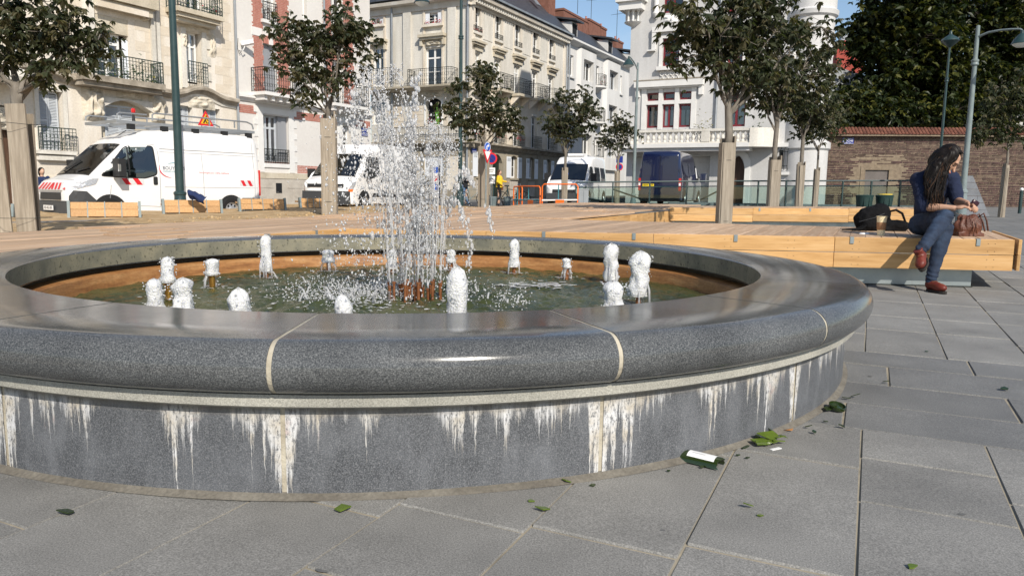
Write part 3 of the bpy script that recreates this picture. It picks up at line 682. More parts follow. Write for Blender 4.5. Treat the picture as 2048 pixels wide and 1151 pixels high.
link('granite_kerb',MB().bar(a+Vector((0,0,-.06)),b+Vector((0,0,-.06)),.16,.2),'kerb',label='bluish granite kerb edging the sand bed at the left',category='kerb')
# ================================================================ buildings: helpers
def glass_mat(name,tint,refl):
    m=bpy.data.materials.new(name); m.use_nodes=True; MT[name]=m; t=m.node_tree; t.nodes.remove(t.nodes['Principled BSDF']); o=t.nodes['Material Output']
    tr=nd(t,'ShaderNodeBsdfTransparent',Color=tint+(1,)); gl=nd(t,'ShaderNodeBsdfGlossy',Roughness=.02); fr=nd(t,'ShaderNodeFresnel',IOR=1.5); mx_=nd(t,'ShaderNodeMixShader')
    f=mth(t,'ADD',fr.outputs[0],refl,clamp=True); t.links.new(f,mx_.inputs[0]); t.links.new(tr.outputs[0],mx_.inputs[1]); t.links.new(gl.outputs[0],mx_.inputs[2]); t.links.new(mx_.outputs[0],o.inputs[0])
glass_mat('glass',(.72,.75,.78),.10); glass_mat('glass_car',(.45,.5,.5),.12); glass_mat('glass_green',(.70,.80,.78),.0)
class Fac:
    def __init__(s,O,ang): s.O=Vector(O); s.ang=ang; s.u=Vector((math.cos(ang),math.sin(ang))); s.n=Vector((math.sin(ang),-math.cos(ang)))
    def sz(s,px,py,out=0.):
        d=ray(px,py); o=s.O+s.n*out; t=(o.dot(s.n))/(d.xy.dot(s.n)); P=CAMP+d*t; return ((P.xy-o).dot(s.u),P.z)
    def rect(s,x0,y0,x1,y1,out=0.):
        ym=(y0+y1)/2; xm=(x0+x1)/2; a=s.sz(x0,ym,out)[0]; b=s.sz(x1,ym,out)[0]; return (a,b,s.sz(xm,y1,out)[1],s.sz(xm,y0,out)[1])
    def thing(s,name,label,cat): return thing(name,label,cat,(s.O.x,s.O.y,0),s.ang)
def wall_holes(mb,s0,s1,z0,z1,holes,depth=.3,y=0.):
    S=sorted({s0,s1}|{min(max(v,s0),s1) for h in holes for v in h[:2]}); Z=sorted({z0,z1}|{min(max(v,z0),z1) for h in holes for v in h[2:4]})
    for i in range(len(S)-1):
        for j in range(len(Z)-1):
            a,b,c,d=S[i],S[i+1],Z[j],Z[j+1]; m=((a+b)/2,(c+d)/2)
            if any(h[0]<m[0]<h[1] and h[2]<m[1]<h[3] for h in holes): continue
            mb.add([(a,y,c),(b,y,c),(b,y,d),(a,y,d)],[(0,1,2,3)])
    for a,b,c,d in [h[:4] for h in holes]:
        e=y+depth; mb.add([(a,y,c),(b,y,c),(b,y,d),(a,y,d),(a,e,c),(b,e,c),(b,e,d),(a,e,d)],[(0,4,5,1),(1,5,6,2),(2,6,7,3),(3,7,4,0)])
    return mb
def raw(name,mb,m,parent,**kw):                                   # keeps the face directions as built
    me=mb.mesh(name); return link(name,me,m,parent,**kw)
def window(p,s0,s1,z0,z1,y=.2,frame='paint_frame',fw=.07,nx=2,ny=3,transom=None,curtain=None,bar=.03,cz=1.,room=True):
    mb=MB(); g=.0; ft=.06
    mb.box(s0,s0+fw,y-ft,y,z0,z1); mb.box(s1-fw,s1,y-ft,y,z0,z1); mb.box(s0+fw,s1-fw,y-ft,y,z1-fw,z1); mb.box(s0+fw,s1-fw,y-ft,y,z0,z0+fw*1.3)
    zt=z1-fw
    if transom: zt=z0+(z1-z0)*transom; mb.box(s0+fw,s1-fw,y-ft-.005,y,zt-fw*.5,zt+fw*.5)
    w=(s1-s0-2*fw)/nx
    for i in range(1,nx): c=s0+fw+w*i; mb.box(c-fw*.6,c+fw*.6,y-ft-.004,y-.002,z0+fw*1.3,z1-fw)
    for i in range(nx):
        for k in range(1,ny): zz=z0+fw+(zt-z0-fw)*k/ny; mb.box(s0+fw+w*i+.001,s0+fw+w*(i+1)-.001,y-.045,y-.004,zz-bar/2,zz+bar/2)
    W=link('window',mb,frame,p)
    for i in range(nx): link('pane',MB().add([(s0+fw*.8+w*i,y-.02,z0+fw),(s0+fw*1.2+w*(i+1),y-.02,z0+fw),(s0+fw*1.2+w*(i+1),y-.02,z1-fw),(s0+fw*.8+w*i,y-.02,z1-fw)],[(0,1,2,3)]),'glass',W)
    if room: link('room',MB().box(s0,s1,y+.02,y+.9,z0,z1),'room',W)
    if curtain:
        for sd in (0,1):
            mb=MB(); cw=(s1-s0)*.30; a=s0+fw if sd==0 else s1-fw-cw; n=9; 
            for k in range(n+1):
                f=k/n; xx=a+cw*f; yy=y+.006+.012*abs(math.sin(k*1.6)); sw=(1-.45*(f if sd==0 else 1-f))
                mb.v+= [(xx,yy,z0+(z1-z0)*(.02)), (xx,yy,z0+(z1-z0)*cz)]
            mb.f+=[(2*k,2*k+2,2*k+3,2*k+1) for k in range(n)]; link('curtain',mb,curtain,W)
    return W
def louvre(p,s0,s1,z0,z1,y,m='shutter',leaves=2,gap=.05):
    w=(s1-s0)/leaves
    for i in range(leaves):
        a,b=s0+w*i+.006,s0+w*(i+1)-.006; mb=MB(); mb.box(a,a+.05,y-.04,y,z0,z1); mb.box(b-.05,b,y-.04,y,z0,z1); mb.box(a+.05,b-.05,y-.04,y,z1-.07,z1); mb.box(a+.05,b-.05,y-.04,y,z0,z0+.07); mb.box(a+.05,b-.05,y-.04,y,(z0+z1)/2-.04,(z0+z1)/2+.04)
        z=z0+.08
        while z<z1-.1: mb.add([(a+.05,y-.036,z),(b-.05,y-.036,z),(b-.05,y-.006,z+gap*.9),(a+.05,y-.006,z+gap*.9)],[(0,1,2,3)]); z+=gap
        link('shutter',mb,m,p)
def railing(p,path,z0,z1,m='iron',step=.13,curl=True,name='railing',thick=.014,seed=0):
    mb=MB(); rs=random.Random(seed); P=[Vector((a,b,0)) for a,b in path]
    for a,b in zip(P[:-1],P[1:]):
        for z,t in ((z1,.032),(z0+.06,.02),(z1-.12,.016)): mb.bar(a+Vector((0,0,z)),b+Vector((0,0,z)),t)
        L=(b-a).length; n=max(1,int(L/step)); d=(b-a)/n
        for i in range(n+1):
            q=a+d*i; mb.bar(q+Vector((0,0,z0)),q+Vector((0,0,z1)),thick if i%6 else thick*1.8)
            if curl and i<n:
                c=q+d*.5; e=d.normalized()
                for zc,rr in ((z0+(z1-z0)*.28,step*.42),(z0+(z1-z0)*.62,step*.46)):
                    mb.tube([c+e*rr*math.cos(w)+Vector((0,0,zc+rr*1.35*math.sin(w))) for w in [k*2*PI/7 for k in range(8)]],.007,4,False)
    return link(name,mb,m,p)
def plants(p,s0,s1,y,z0,h,n,m,name='flower_box',seed=1,fl='flower_red',share=.25,leafm='leaf_balcony'):
    rs=random.Random(seed); a=MB(); b=MB()
    for i in range(n):
        c=Vector((rs.uniform(s0,s1),y+rs.gauss(0,.05),z0+abs(rs.gauss(0,h*.5)))); r_=rs.uniform(.03,.07); q=Matrix.Rotation(rs.uniform(0,6.3),3,'Z')@Matrix.Rotation(rs.uniform(0,6.3),3,'X')
        (b if rs.random()<share else a).add([c+q@Vector(v) for v in ((-r_,0,0),(0,-r_*.5,0),(r_,0,0),(0,r_*.5,r_*.3))],[(0,1,2,3)])
    o=link(name,a,leafm,p,kind='stuff')
    if b.v: link('blossom',b,fl,o,kind='stuff')
    return o
pm('leaf_balcony',(.03,.06,.02),(.07,.11,.04),9.,.7); pm('flower_red',(.42,.03,.05),(.5,.10,.10),9.,.7); pm('flower_yellow',(.6,.5,.05),rough=.7); pm('cactus',(.10,.30,.04),rough=.6); pm('leaf_olive',(.12,.12,.04),(.2,.18,.07),8.,.7)
def carve(p,s0,s1,z0,z1,dep,m='carving',seed=0,name='carved_scroll',n=16,shape=1.):
    mb=MB(); o=seed*7.7
    for j in range(n+1):
        for i in range(n+1):
            f,g=i/n,j/n; e=min(f,1-f,g,1-g)*2; ms=min(1,e*2.2)*max(0,1-((f-.5)**2+(g-.5)**2)*2.6*shape)**.5 if e>0 else 0
            sw=noise.noise((f*2.3+o,g*2.3,o)); rid=.55+.45*math.sin(18*(f-.5)*math.cos(sw*3)+18*(g-.5)*math.sin(sw*3)+sw*9)
            mb.v.append((s0+(s1-s0)*f,-dep*ms*(.35+.65*rid)+.002,z0+(z1-z0)*g))
    mb.f+=[(j*(n+1)+i,j*(n+1)+i+1,(j+1)*(n+1)+i+1,(j+1)*(n+1)+i) for j in range(n) for i in range(n)]
    me=mb.mesh(name,180); return link(name,me,m,p)
def bricks(p,rects,bw=.22,bh=.073,m='brick_red',name='brick_panel',proud=.014):
    mb=MB(); bk=MB()
    for a,b,c,d,*rag in rects:
        bk.box(a,b,-.004,.05,c,d); r=0; z=c+.006
        while z<d-.03:
            s=a-(bw*.5 if r%2 else 0); tooth=(.06 if (r//3)%2 else 0.) if rag else 0.
            while s<b-.02:
                x0,x1=max(s,a-tooth)+.006,min(s+bw,b+tooth)-.006
                if x1-x0>.03: mb.box(x0,x1,-proud,-.002,z,min(z+bh-.012,d))
                s+=bw
            z+=bh; r+=1
    o=link(name,mb,m,p,kind='stuff'); link('mortar',bk,'mortar',o); return o
def blocks(p,s0,s1,z0,z1,bw,bh,holes,m,name='stone_block',gap=.012,proud=.006,limit=300,seed=0):
    # ashlar courses standing a little proud of the wall, each block a piece
    rs=random.Random(seed); k=0; z=z0; r=0; cache={}
    while z<z1-.05:
        s=s0-(bw*.5 if r%2 else 0)
        while s<s1-.05:
            a,b,c,d=max(s,s0)+gap/2,min(s+bw,s1)-gap/2,z+gap/2,min(z+bh,z1)-gap/2
            if b-a>.12 and not any(a<h[1] and b>h[0] and c<h[3] and d>h[2] for h in holes) and k<limit:
                key=(round(b-a,2),round(d-c,2))
                if key not in cache: q=MB(); q.box(0,b-a,-proud,.0,0,d-c); cache[key]=fixn(q.mesh(name)); cache[key].materials.append(MT[m])
                link(name,cache[key],parent=p,loc=(a,-.001,c)); k+=1
            s+=bw
        z+=bh; r+=1
def shaft(mb,pts,r=.05): mb.tube(pts,r,8)
def sweep(p,pts,prof,m,name='ledge'):
    # prof: (out,dz) closed outline pushed along (s,z) points of the facade
    mb=MB(); n=len(prof)
    for s,z in pts: mb.v+=[(s,-o,z+d) for o,d in prof]
    for i in range(len(pts)-1):
        for k in range(n): j=(k+1)%n; mb.f.append((i*n+k,i*n+j,(i+1)*n+j,(i+1)*n+k))
    mb.f.append(tuple(range(n))); mb.f.append(tuple((len(pts)-1)*n+k for k in range(n-1,-1,-1)))
    return link(name,mb,m,p)
def roof(p,s0,s1,d,z0,z1,inset=2.2,m='slate',name='roof',y0=-.3):
    mb=MB(); mb.add([(s0,y0,z0),(s1,y0,z0),(s1,d,z0),(s0,d,z0),(s0,inset,z1),(s1,inset,z1),(s1,d-inset,z1),(s0,d-inset,z1)],[(0,1,5,4),(1,2,6,5),(2,3,7,6),(3,0,4,7),(4,5,6,7),(3,2,1,0)])
    return link(name,mb,m,p)
def chimney(p,s0,s1,y0,y1,z0,z1,pots=2,name='chimney'):
    mb=MB(); mb.box(s0,s1,y0,y1,z0,z1-.18); c=link(name,mb,'brick_dark',p); link('chimney_cap',MB().box(s0-.06,s1+.06,y0-.06,y1+.06,z1-.18,z1),'brick_dark',c)
    for i in range(pots):
        x=s0+(s1-s0)*(i+.5)/pots; link('chimney_pot',MB().lathe([(.11,z1),(.09,z1+.35),(.10,z1+.37),(.06,z1+.37)],8,(x,(y0+y1)/2,0)),'brick_red',c)
    return c
def antenna(p,s,y,z,h,seed=0):
    mb=MB(); mb.cyl((s,y,z),(s,y,z+h),.025,n=5); rs=random.Random(seed); a=rs.uniform(-.5,.5)
    d=Vector((math.cos(a),math.sin(a),.25)); c=Vector((s,y,z+h*.85)); mb.bar(c-d*.7,c+d*.7,.03)
    for k in range(6): q=c+d*(-.65+k*.26); mb.bar(q+Vector((-d.y,d.x,0))*.35,q-Vector((-d.y,d.x,0))*.35,.02)
    return link('antenna',mb,'iron',p)
AA=math.atan2(UA.y,UA.x)
FA=Fac(PA,AA)
# ================================================================ cream stone town house, far left
B1=FA.thing('stone_town_house','cream stone town house with carved balconies and grey louvred shutters behind the lettered van','building')
S0,S1=-26.,FA.sz(471,150)[0]
W=[FA.rect(79,182,127,300),FA.rect(362,212,386,300),FA.rect(407,217,441,300)]
arch=FA.rect(203,196,304,330); bay=FA.rect(190,34,258,166); w2=FA.rect(371,66,403,168); up=FA.rect(372,-70,404,28); lf=FA.rect(20,40,52,118)
door=FA.rect(-60,160,28,430)
W=[(a,b,W[0][2],W[0][3]) if i==0 else (a,b,1.9,d) for i,(a,b,c,d) in enumerate(W)]
door=(FA.sz(-75,300)[0],FA.sz(26,300)[0],-.3,3.35); arch=(arch[0],arch[1],1.3,FA.sz(250,200)[1])
holes=W+[arch,door,bay,w2,up,lf]
ups=[(s,s+1.1,8.1,10.6) for s in (bay[0]+.2,bay[1]-1.3)]+[(s,s+1.1,4.9,7.2) for s in (-17.5,-20.8,-23.6)]+[(s,s+1.1,8.1,10.6) for s in (-17.5,-20.8,-23.6)]+[(s,s+1.1,1.9,4.0) for s in (-20.8,-23.6)]
raw('wall',wall_holes(MB(),S0,S1,-.6,12.5,holes+ups,.32),'stone_cream',B1)
link('core',MB().box(S0+.01,S1-.01,.95,11,-.6,12.5),'stone_cream',B1)
for h in ups: window(B1,*h,y=.25,ny=3)
zl=FA.sz(471,203)[1]
holes_b=[(a-.25,b+.25,c-.3,d+.3) for a,b,c,d in holes+ups]
blocks(B1,FA.sz(120,50)[0],S1-.16,zl+.25,FA.sz(471,0)[1]+.6,.78,.36,holes_b+[(FA.sz(325,0)[0]-3.9,FA.sz(325,100)[0]+.05,zl-.5,4.9)],'stone_warm',seed=2,limit=150)
for a,b,c,d in W: louvre(B1,a+.05,b-.05,c,d,.22)
link('window_surround',MB().box(W[0][0]-.14,W[0][0],-.05,0,W[0][2]-.1,W[0][3]+.14).box(W[0][1],W[0][1]+.14,-.05,0,W[0][2]-.1,W[0][3]+.14).box(W[0][0],W[0][1],-.05,0,W[0][3],W[0][3]+.14),'stone_white',B1)
link('window_sill',MB().box(W[0][0]-.25,W[0][1]+.25,-.22,0,W[0][2]-.14,W[0][2]-.02).box(W[0][0]-.18,W[0][1]+.18,-.16,0,W[0][2]-.34,W[0][2]-.18),'stone_white',B1)
railing(B1,[(W[0][0]-.2,-.25),(W[0][1]+.25,-.25)],W[0][2],W[0][2]+.72,'iron_green',.12,seed=1)
# arched recess below the balcony
n=14; za=arch[3]; pts=[(arch[0],za-.75)]+[(arch[0]+(arch[1]-arch[0])*k/n,za-.36+.34*math.sin(PI*k/n)) for k in range(n+1)]
link('arch_head',MB().prism([(arch[0]-.02,za+.02)]+[(a,b) for a,b in pts[1:-1]]+[(arch[1]+.02,za-.36),(arch[1]+.02,za+.02)],-.12,.3,lambda a,b,h:(a,h,b)),'stone_white',B1)
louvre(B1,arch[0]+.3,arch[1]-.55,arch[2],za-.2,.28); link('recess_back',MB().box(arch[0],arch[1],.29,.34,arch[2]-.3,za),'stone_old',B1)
for i,(x0,y0,x1,y1) in enumerate(((163,172,208,243),(298,186,328,250))): a,b,c,d=FA.rect(x0,y0,x1,y1); carve(B1,a,b,c,d,.36,seed=i+1,name='carved_console',n=22,shape=.6)
a,b,c,d=FA.rect(232,174,284,202); carve(B1,a,b,c,d,.16,seed=4,name='carved_keystone',n=20)
a,b,c,d=FA.rect(376,190,430,218); carve(B1,a,b,c,d,.14,seed=5,name='carved_shell',n=20)
a,b,c,d=FA.rect(360,36,432,68); carve(B1,a,b,c,d,.2,seed=6,name='carved_head',n=24,shape=.7)
for i,(x0,y0,x1,y1) in enumerate(((362,62,373,100),(417,64,432,116))): a,b,c,d=FA.rect(x0,y0,x1,y1); carve(B1,a,b,c,d,.16,seed=8+i,name='carved_scroll')
# string ledge with its wave over the small windows
prof=[(0,-.2),(.10,-.2),(.16,-.08),(.30,-.05),(.30,.04),(.24,.1),(0,.13)]
wave=[FA.sz(x,y) for x,y in ((-120,132),(-40,140),(30,132),(70,134),(95,143),(120,153),(150,160),(232,171),(330,184),(350,187),(365,184),(378,179),(392,177.5),(405,179.5),(418,185),(430,192),(442,197.5),(455,200.5),(470,203))]
sweep(B1,wave,prof,'ledge')
prof2=[(0,-.12),(.05,-.12),(.08,0),(.05,.06),(0,.06)]
sweep(B1,[FA.sz(x,y+9) for x,y in ((352,187),(365,184),(378,179),(392,177.5),(405,179.5),(418,185),(430,192),(442,197.5),(470,203))],prof2,'stone_white','ledge_moulding')
# bay window, balcony slab and its railing
bw=window(B1,bay[0]+.08,bay[1]-.22,bay[2],bay[3]-.55,.3,nx=2,ny=4,transom=.8,curtain='curtain',fw=.09)
link('window_leaf',MB().box(bay[1]-.21,bay[1]-.01,.05,.11,bay[2],bay[3]-.7),'shutter_white',B1)
link('bay_head',MB().box(bay[0],bay[1],.02,.3,bay[3]-.55,bay[3]),'stone_old',B1)
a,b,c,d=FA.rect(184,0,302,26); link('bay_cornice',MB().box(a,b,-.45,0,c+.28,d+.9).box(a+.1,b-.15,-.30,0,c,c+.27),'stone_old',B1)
link('bay_beam',MB().box(bay[0]-.1,b-.35,-.34,-.31,c-.02,c+.2),'stone_warm',B1)
a,b,c,d=FA.rect(280,24,296,44); carve(B1,a,b,c,d,.3,seed=12,name='volute'); a,b,c,d=FA.rect(183,0,197,16); carve(B1,a,b,c,d,.3,seed=13,name='volute')
for x in (181,305,312): a=FA.sz(x,60)[0]; link('pilaster',MB().box(a-.12,a+.1,-.1,-.012,bay[2]-.9,bay[3]+1.),'stone_white',B1)
bl,br,_,_=FA.rect(168,100,326,180,.7); zb=FA.sz(330,184)[1]; zf=zb+.16
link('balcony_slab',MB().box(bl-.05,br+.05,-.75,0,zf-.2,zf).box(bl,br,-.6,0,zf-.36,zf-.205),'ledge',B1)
zr=FA.sz(250,113,.7)[1]; railing(B1,[(bl,-.02),(bl,-.7),(br,-.7),(br,-.02)],zf,zr,'iron_green',.12,seed=3)
plants(B1,bl+.1,br-.1,-.62,zf,.55,260,'leaf_balcony','balcony_plants',3,'flower_yellow',.03)
# window right of the lamp post
window(B1,w2[0]+.08,w2[1]-.1,w2[2]+.1,w2[3],.26,nx=2,ny=1,transom=.72,curtain='curtain',fw=.07,cz=.68)
link('window_surround',MB().box(w2[0]-.22,w2[0],-.07,0,w2[2]-.2,w2[3]+.1).box(w2[1],w2[1]+.22,-.07,0,w2[2]-.2,w2[3]+.1),'stone_white',B1)
for i in range(4): z=w2[2]+.2+i*.62; link('quoin',MB().box(w2[1]+.221,w2[1]+.42,-.05,0,z,z+.34),'stone_white',B1)
railing(B1,[(w2[0]-.02,-.2),(w2[1]+.12,-.2)],w2[2]+.02,w2[2]+.82,'iron_green',.11,seed=5)
a,b,c,d=FA.rect(352,22,445,40,.6); zs=FA.sz(398,30,.6)[1]
link('balcony_slab',MB().box(a,b,-.72,0,zs-.05,zs+.12).box(a+.1,b-.1,-.6,0,zs-.2,zs-.055).box(a+.2,b-.2,-.45,0,zs-.34,zs-.205),'stone_old',B1)
railing(B1,[(a+.05,-.02),(a+.05,-.65),(b-.05,-.65),(b-.05,-.02)],zs+.12,zs+1.1,'iron_green',.12,seed=6)
plants(B1,a+.2,b-.2,-.55,zs+.14,.4,120,'leaf_balcony','balcony_plants',9,'flower_red',.12)
window(B1,up[0],up[1],zs+.15,up[3],.26,nx=2,ny=3)
window(B1,lf[0],lf[1],lf[2],lf[3],.26,nx=2,ny=3); railing(B1,[(lf[0],-.15),(lf[1],-.15)],lf[2],lf[2]+.8,'iron_green',.12)
# street door with its hood
link('door',MB().box(door[0],door[1],.24,.3,door[2],door[3]-.65),'wood_door',B1)
a,b=door[:2]
link('door_panel',MB().box(a+.15,(a+b)/2-.08,.215,.239,.3,1.1).box((a+b)/2+.08,b-.15,.215,.239,.3,1.1).box(a+.15,(a+b)/2-.08,.215,.239,1.3,2.3).box((a+b)/2+.08,b-.15,.215,.239,1.3,2.3),'wood_door',B1)
carve(B1,a,b-.02,door[3]-.75,door[3]-.05,.2,seed=20,name='carved_tympanum',n=22,shape=.5)
link('door_hood',MB().lathe([(.0,.0),(1.25,.0),(1.28,.12),(1.1,.34),(.6,.52),(.0,.58)],20,((a+b)/2+.25,-.05,FA.sz(10,168)[1]),PI,2*PI),'stone_white',B1)
for s in (b+.12,a-.3): link('door_jamb',MB().box(s-.1,s+.16,-.14,0,-.5,door[3]+.1),'stone_warm',B1)
mb=MB(); shaft(mb,[FA.sz(471,y)[0:1]+(-.09,FA.sz(471,y)[1]) for y in (430,203)]); s=S1-.02; mb=MB().tube([(s,-.1,-.3),(s,-.1,12)],.055,8); link('downpipe',mb,'zinc',B1)
link('plinth',MB().box(door[1]+.3,S1-.1,-.09,0,-.5,1.05).box(door[1]+.3,S1-.1,-.12,0,1.051,1.16),'stone_old',B1)
roof(B1,S0-.2,S1,11,12.5,15.5); sweep(B1,[(S0,12.3),(S1,12.3)],[(0,-.4),(.2,-.3),(.5,0),(.5,.2),(0,.2)],'stone_old','cornice')
# ================================================================ pale rendered house with red brick dressings
B2=FA.thing('brick_trimmed_house','pale rendered house with red brick quoins, wrought iron balcony and stone plinth','building')
P0,P1=S1+.01,FA.sz(742,300)[0]
zp=FA.sz(560,346)[1]; zbnd0=FA.sz(560,237)[1]; 
g1=FA.rect(526,232,577,327); f1=FA.rect(527,90,555,206); t1=FA.rect(523,-60,551,42); g2=FA.rect(684,250,701,300); g2=(g2[0],g2[1],g1[2],g1[3]); f2=FA.rect(664,150,688,215); f2=(f2[0],f2[1],f1[2],f1[3]); n1=FA.rect(605,-40,613,36); t2=FA.rect(661,-30,683,26); t2=(t2[0],t2[1],t1[2],t1[3]); n2_=FA.rect(607,110,613,160)
H=[g1,f1,t1,g2,f2,n1,t2]; zt=12.
raw('wall',wall_holes(MB(),P0,P1,-.5,zt,H,.34),'render_pink',B2); link('core',MB().box(P0+.01,P1-.01,1.,10,-.5,zt),'render_pink',B2)
link('end_wall',MB().box(P1-.3,P1-.005,.005,1.0,-.5,zt),'render_pink',B2)
link('ground_storey',wall_holes(MB(),P0,P1-.01,zp,zbnd0-.25,[g1,g2],.02,-.012).mesh('ground_storey'),'render_pink',B2)
pm('plinth_stone',(.40,.36,.31),(.50,.46,.40),2.,.9,.2,fine=.1)
vent=FA.rect(548,366,560,386); link('plinth',MB().box(P0,P1,-.12,-.001,-.5,zp-.26),'plinth_stone',B2)
blocks_h=[(vent[0]-.04,vent[1]+.04,vent[2]-.04,vent[3]+.04)]
def off_blocks(p,s0,s1,z0,z1,bw,bh,m,name,y,holes=[]):
    z=z0;r=0;k=0
    while z<z1-.02:
        s=s0-(bw*.5 if r%2 else 0)
        while s<s1-.02:
            a,b=max(s,s0)+.006,min(s+bw,s1)-.006
            if b-a>.1 and not any(a<h[1] and b>h[0] and z<h[3] and z+bh>h[2] for h in holes): link(name,MB().box(a,b,y-.018,y-.001,z+.006,min(z+bh,z1)-.006),m,p)
            s+=bw
        z+=bh;r+=1
off_blocks(B2,P0+.1,P1-.02,zp-1.5,zp-.27,.86,.41,'plinth_stone','plinth_block',-.12,blocks_h)
link('vent',MB().box(*vent[:2],-.124,-.1215,*vent[2:]),'room',B2)
off_blocks(B2,P0+.05,P1-.02,zp-.26,zp,1.3,.26,'stone_old','plinth_cap',-.13); link('plinth_course',MB().box(P0,P1,-.13,-.001,zp-.26,zp-.005),'stone_old',B2)
band=[(P0+.05,g1[0]-.35,zbnd0+.05,zbnd0+.4),(g1[1]+.35,g2[0]-.35,zbnd0+.05,zbnd0+.4),(g2[1]+.35,P1-.05,zbnd0+.05,zbnd0+.4)]
bricks(B2,band,name='brick_band'); bricks(B2,[(P0+.3,g1[0]-.5,zp+.02,zp+.42),(g1[1]+.5,g2[0]-.4,zp+.02,zp+.42)],name='brick_band'); bricks(B2,[(g1[0]-.1,g1[1]+.15,zp+.42,zp+.5)],name='brick_band')
ztop_sl=zbnd0+.7
sweep(B2,[(P0+.02,ztop_sl),(P1,ztop_sl)],[(0,-.14),(.06,-.14),(.12,-.02),(.2,.0),(.2,.1),(0,.12)],'trim_white','string_course')
for (f,nm) in ((f1,0),(f2,1)):
    bricks(B2,[(f[0]-.52,f[0]-.02,ztop_sl+.15,zt-.3,1),(f[1]+.02,f[1]+.72,ztop_sl+.15,zt-.3,1)],name='brick_quoin')
    for hh in (f,): 
        q=MB(); q.box(hh[0],hh[1],-.06,.02,hh[3]+.002,hh[3]+.34); link('lintel',q,'brick_red',B2); link('keystone',MB().box((hh[0]+hh[1])/2-.12,(hh[0]+hh[1])/2+.12,-.09,-.061,hh[3]-.02,hh[3]+.5),'trim_white',B2)
for s in (f1[0]-.27,): 
    for z in (f1[3]+.25,): link('quoin_stone',MB().box(s-.33,s+.22,-.03,0,z,z+.34),'trim_white',B2)
louvre_dark=MB().box(f1[0],(f1[0]+f1[1])/2-.008,.13,.17,f1[2],f1[3]).box((f1[0]+f1[1])/2+.008,f1[1],.13,.17,f1[2],f1[3]); link('shutter',louvre_dark,'shutter_grey',B2)
window(B2,*f2,y=.25,ny=3,fw=.08); window(B2,t1[0],t1[1],t1[2],t1[3],.25,ny=3); link('curtain',MB().box((t1[0]+t1[1])/2+.05,t1[1]-.12,.265,.275,t1[2],t1[3]),'curtain_green',B2)
window(B2,*t2,y=.25,ny=3); window(B2,*n1,y=.25,nx=1,ny=3); window(B2,*g2,y=.3,ny=2,nx=2,transom=.72)
link('window_sill',MB().box(t1[0]-.1,t1[1]+.1,-.14,.02,t1[2]-.14,t1[2]),'trim_white',B2); railing(B2,[(t1[0],-.08),(t1[1],-.08)],t1[2],t1[2]+.75,'iron',.11)
window(B2,g1[0],g1[1]-.55,g1[2],g1[3],.28,nx=3,ny=1,transom=.74,fw=.09,frame='shutter',curtain='curtain',cz=.7); link('folded_shutter',MB().box(g1[1]-.54,g1[1]-.02,.10,.28,g1[2],g1[3]),'shutter_grey',B2)
railing(B2,[(g1[0]+.02,-.04),(g1[1]-.02,-.04)],g1[2],g1[2]+.62,'iron',.1)
for g in (g1,g2):
    q=MB().box(g[0]-.3,g[0],-.05,.0,zp+.02,g[3]+.05).box(g[1],g[1]+.32,-.05,0,zp+.02,g[3]+.05).box(g[0]-.3,g[1]+.32,-.05,0,g[3]+.051,g[3]+.3).box(g[0],g[1],-.07,.0,g[2]-.18,g[2]); link('window_surround',q,'trim_white',B2)
    for i in range(5):
        z=zp+.5+i*.52; link('quoin_stone',MB().box(g[0]-.5,g[0]-.301,-.04,0,z,z+.26),'trim_white',B2); link('quoin_stone',MB().box(g[1]+.321,g[1]+.5,-.04,0,z,z+.26),'trim_white',B2)
for f in (f1,f2):
    a,b=f[0]-.75,f[1]+.95; zs=ztop_sl+.13
    link('balcony_slab',MB().box(a,b,-.85,0,zs,zs+.14),'trim_white',B2)
    for i in range(6): x=a+.1+(b-a-.35)*i/5; link('modillion',MB().box(x,x+.16,-.7,0,zs-.2,zs-.002),'trim_white',B2)
    railing(B2,[(a+.05,-.02),(a+.05,-.8),(b-.05,-.8),(b-.05,-.02)],zs+.14,zs+1.15,'iron',.13)
s=FA.sz(648,150)[0]; link('downpipe',MB().tube([(s,-.08,.2),(s,-.08,zt)],.05,8),'zinc',B2)
# street name plate on its corner
def plate(p,a,b,c,d,y,lines):
    q=link('name_plate',MB().box(a,b,y-.02,y,c,d),'plate_blue',p); n=len(lines)
    mb=MB().box(a+.02,b-.02,y-.022,y-.0205,c+.02,c+.035).box(a+.02,b-.02,y-.022,y-.0205,d-.035,d-.02); link('plate_border',mb,'sign_white',q)
    for i,(tx,sz_) in enumerate(lines):
        me=text_mesh(tx,sz_); me.materials.append(MT['sign_white']); link('lettering',me,parent=q,loc=((a+b)/2,y-.0235,d-(d-c)*(i+.6)/(n+.2)),rot=(PI/2,0,0))
    return q
a,b,c,d=FA.rect(722,256,734,272); plate(B2,a,b,c,d,-.04,(('RUE',.12),('HOCHE',.14)))
# surveillance camera on the wall
a=FA.sz(478,92); CC=thing('surveillance_camera','white surveillance camera on a bracket beside the grey downpipe','camera',(PA.x+UA.x*a[0],PA.y+UA.y*a[0],a[1]),AA)
link('housing',MB().box(-.09,.09,-.62,-.12,-.03,.13,Matrix.Rotation(R(-18),4,'X')@Matrix.Rotation(R(38),4,'Z')),'paint_white',CC); link('bracket',MB().tube([(0,0,-.15),(0,-.22,-.2),(.05,-.3,-.02)],.022,6),'paint_white',CC); link('cable',MB().tube([(-.05,-.01,.3),(-.1,-.02,-.1),(-.02,-.04,-.35),(.05,-.1,-.2)],.01,5),'iron',CC)
roof(B2,P0,P1,10,zt,zt+3)
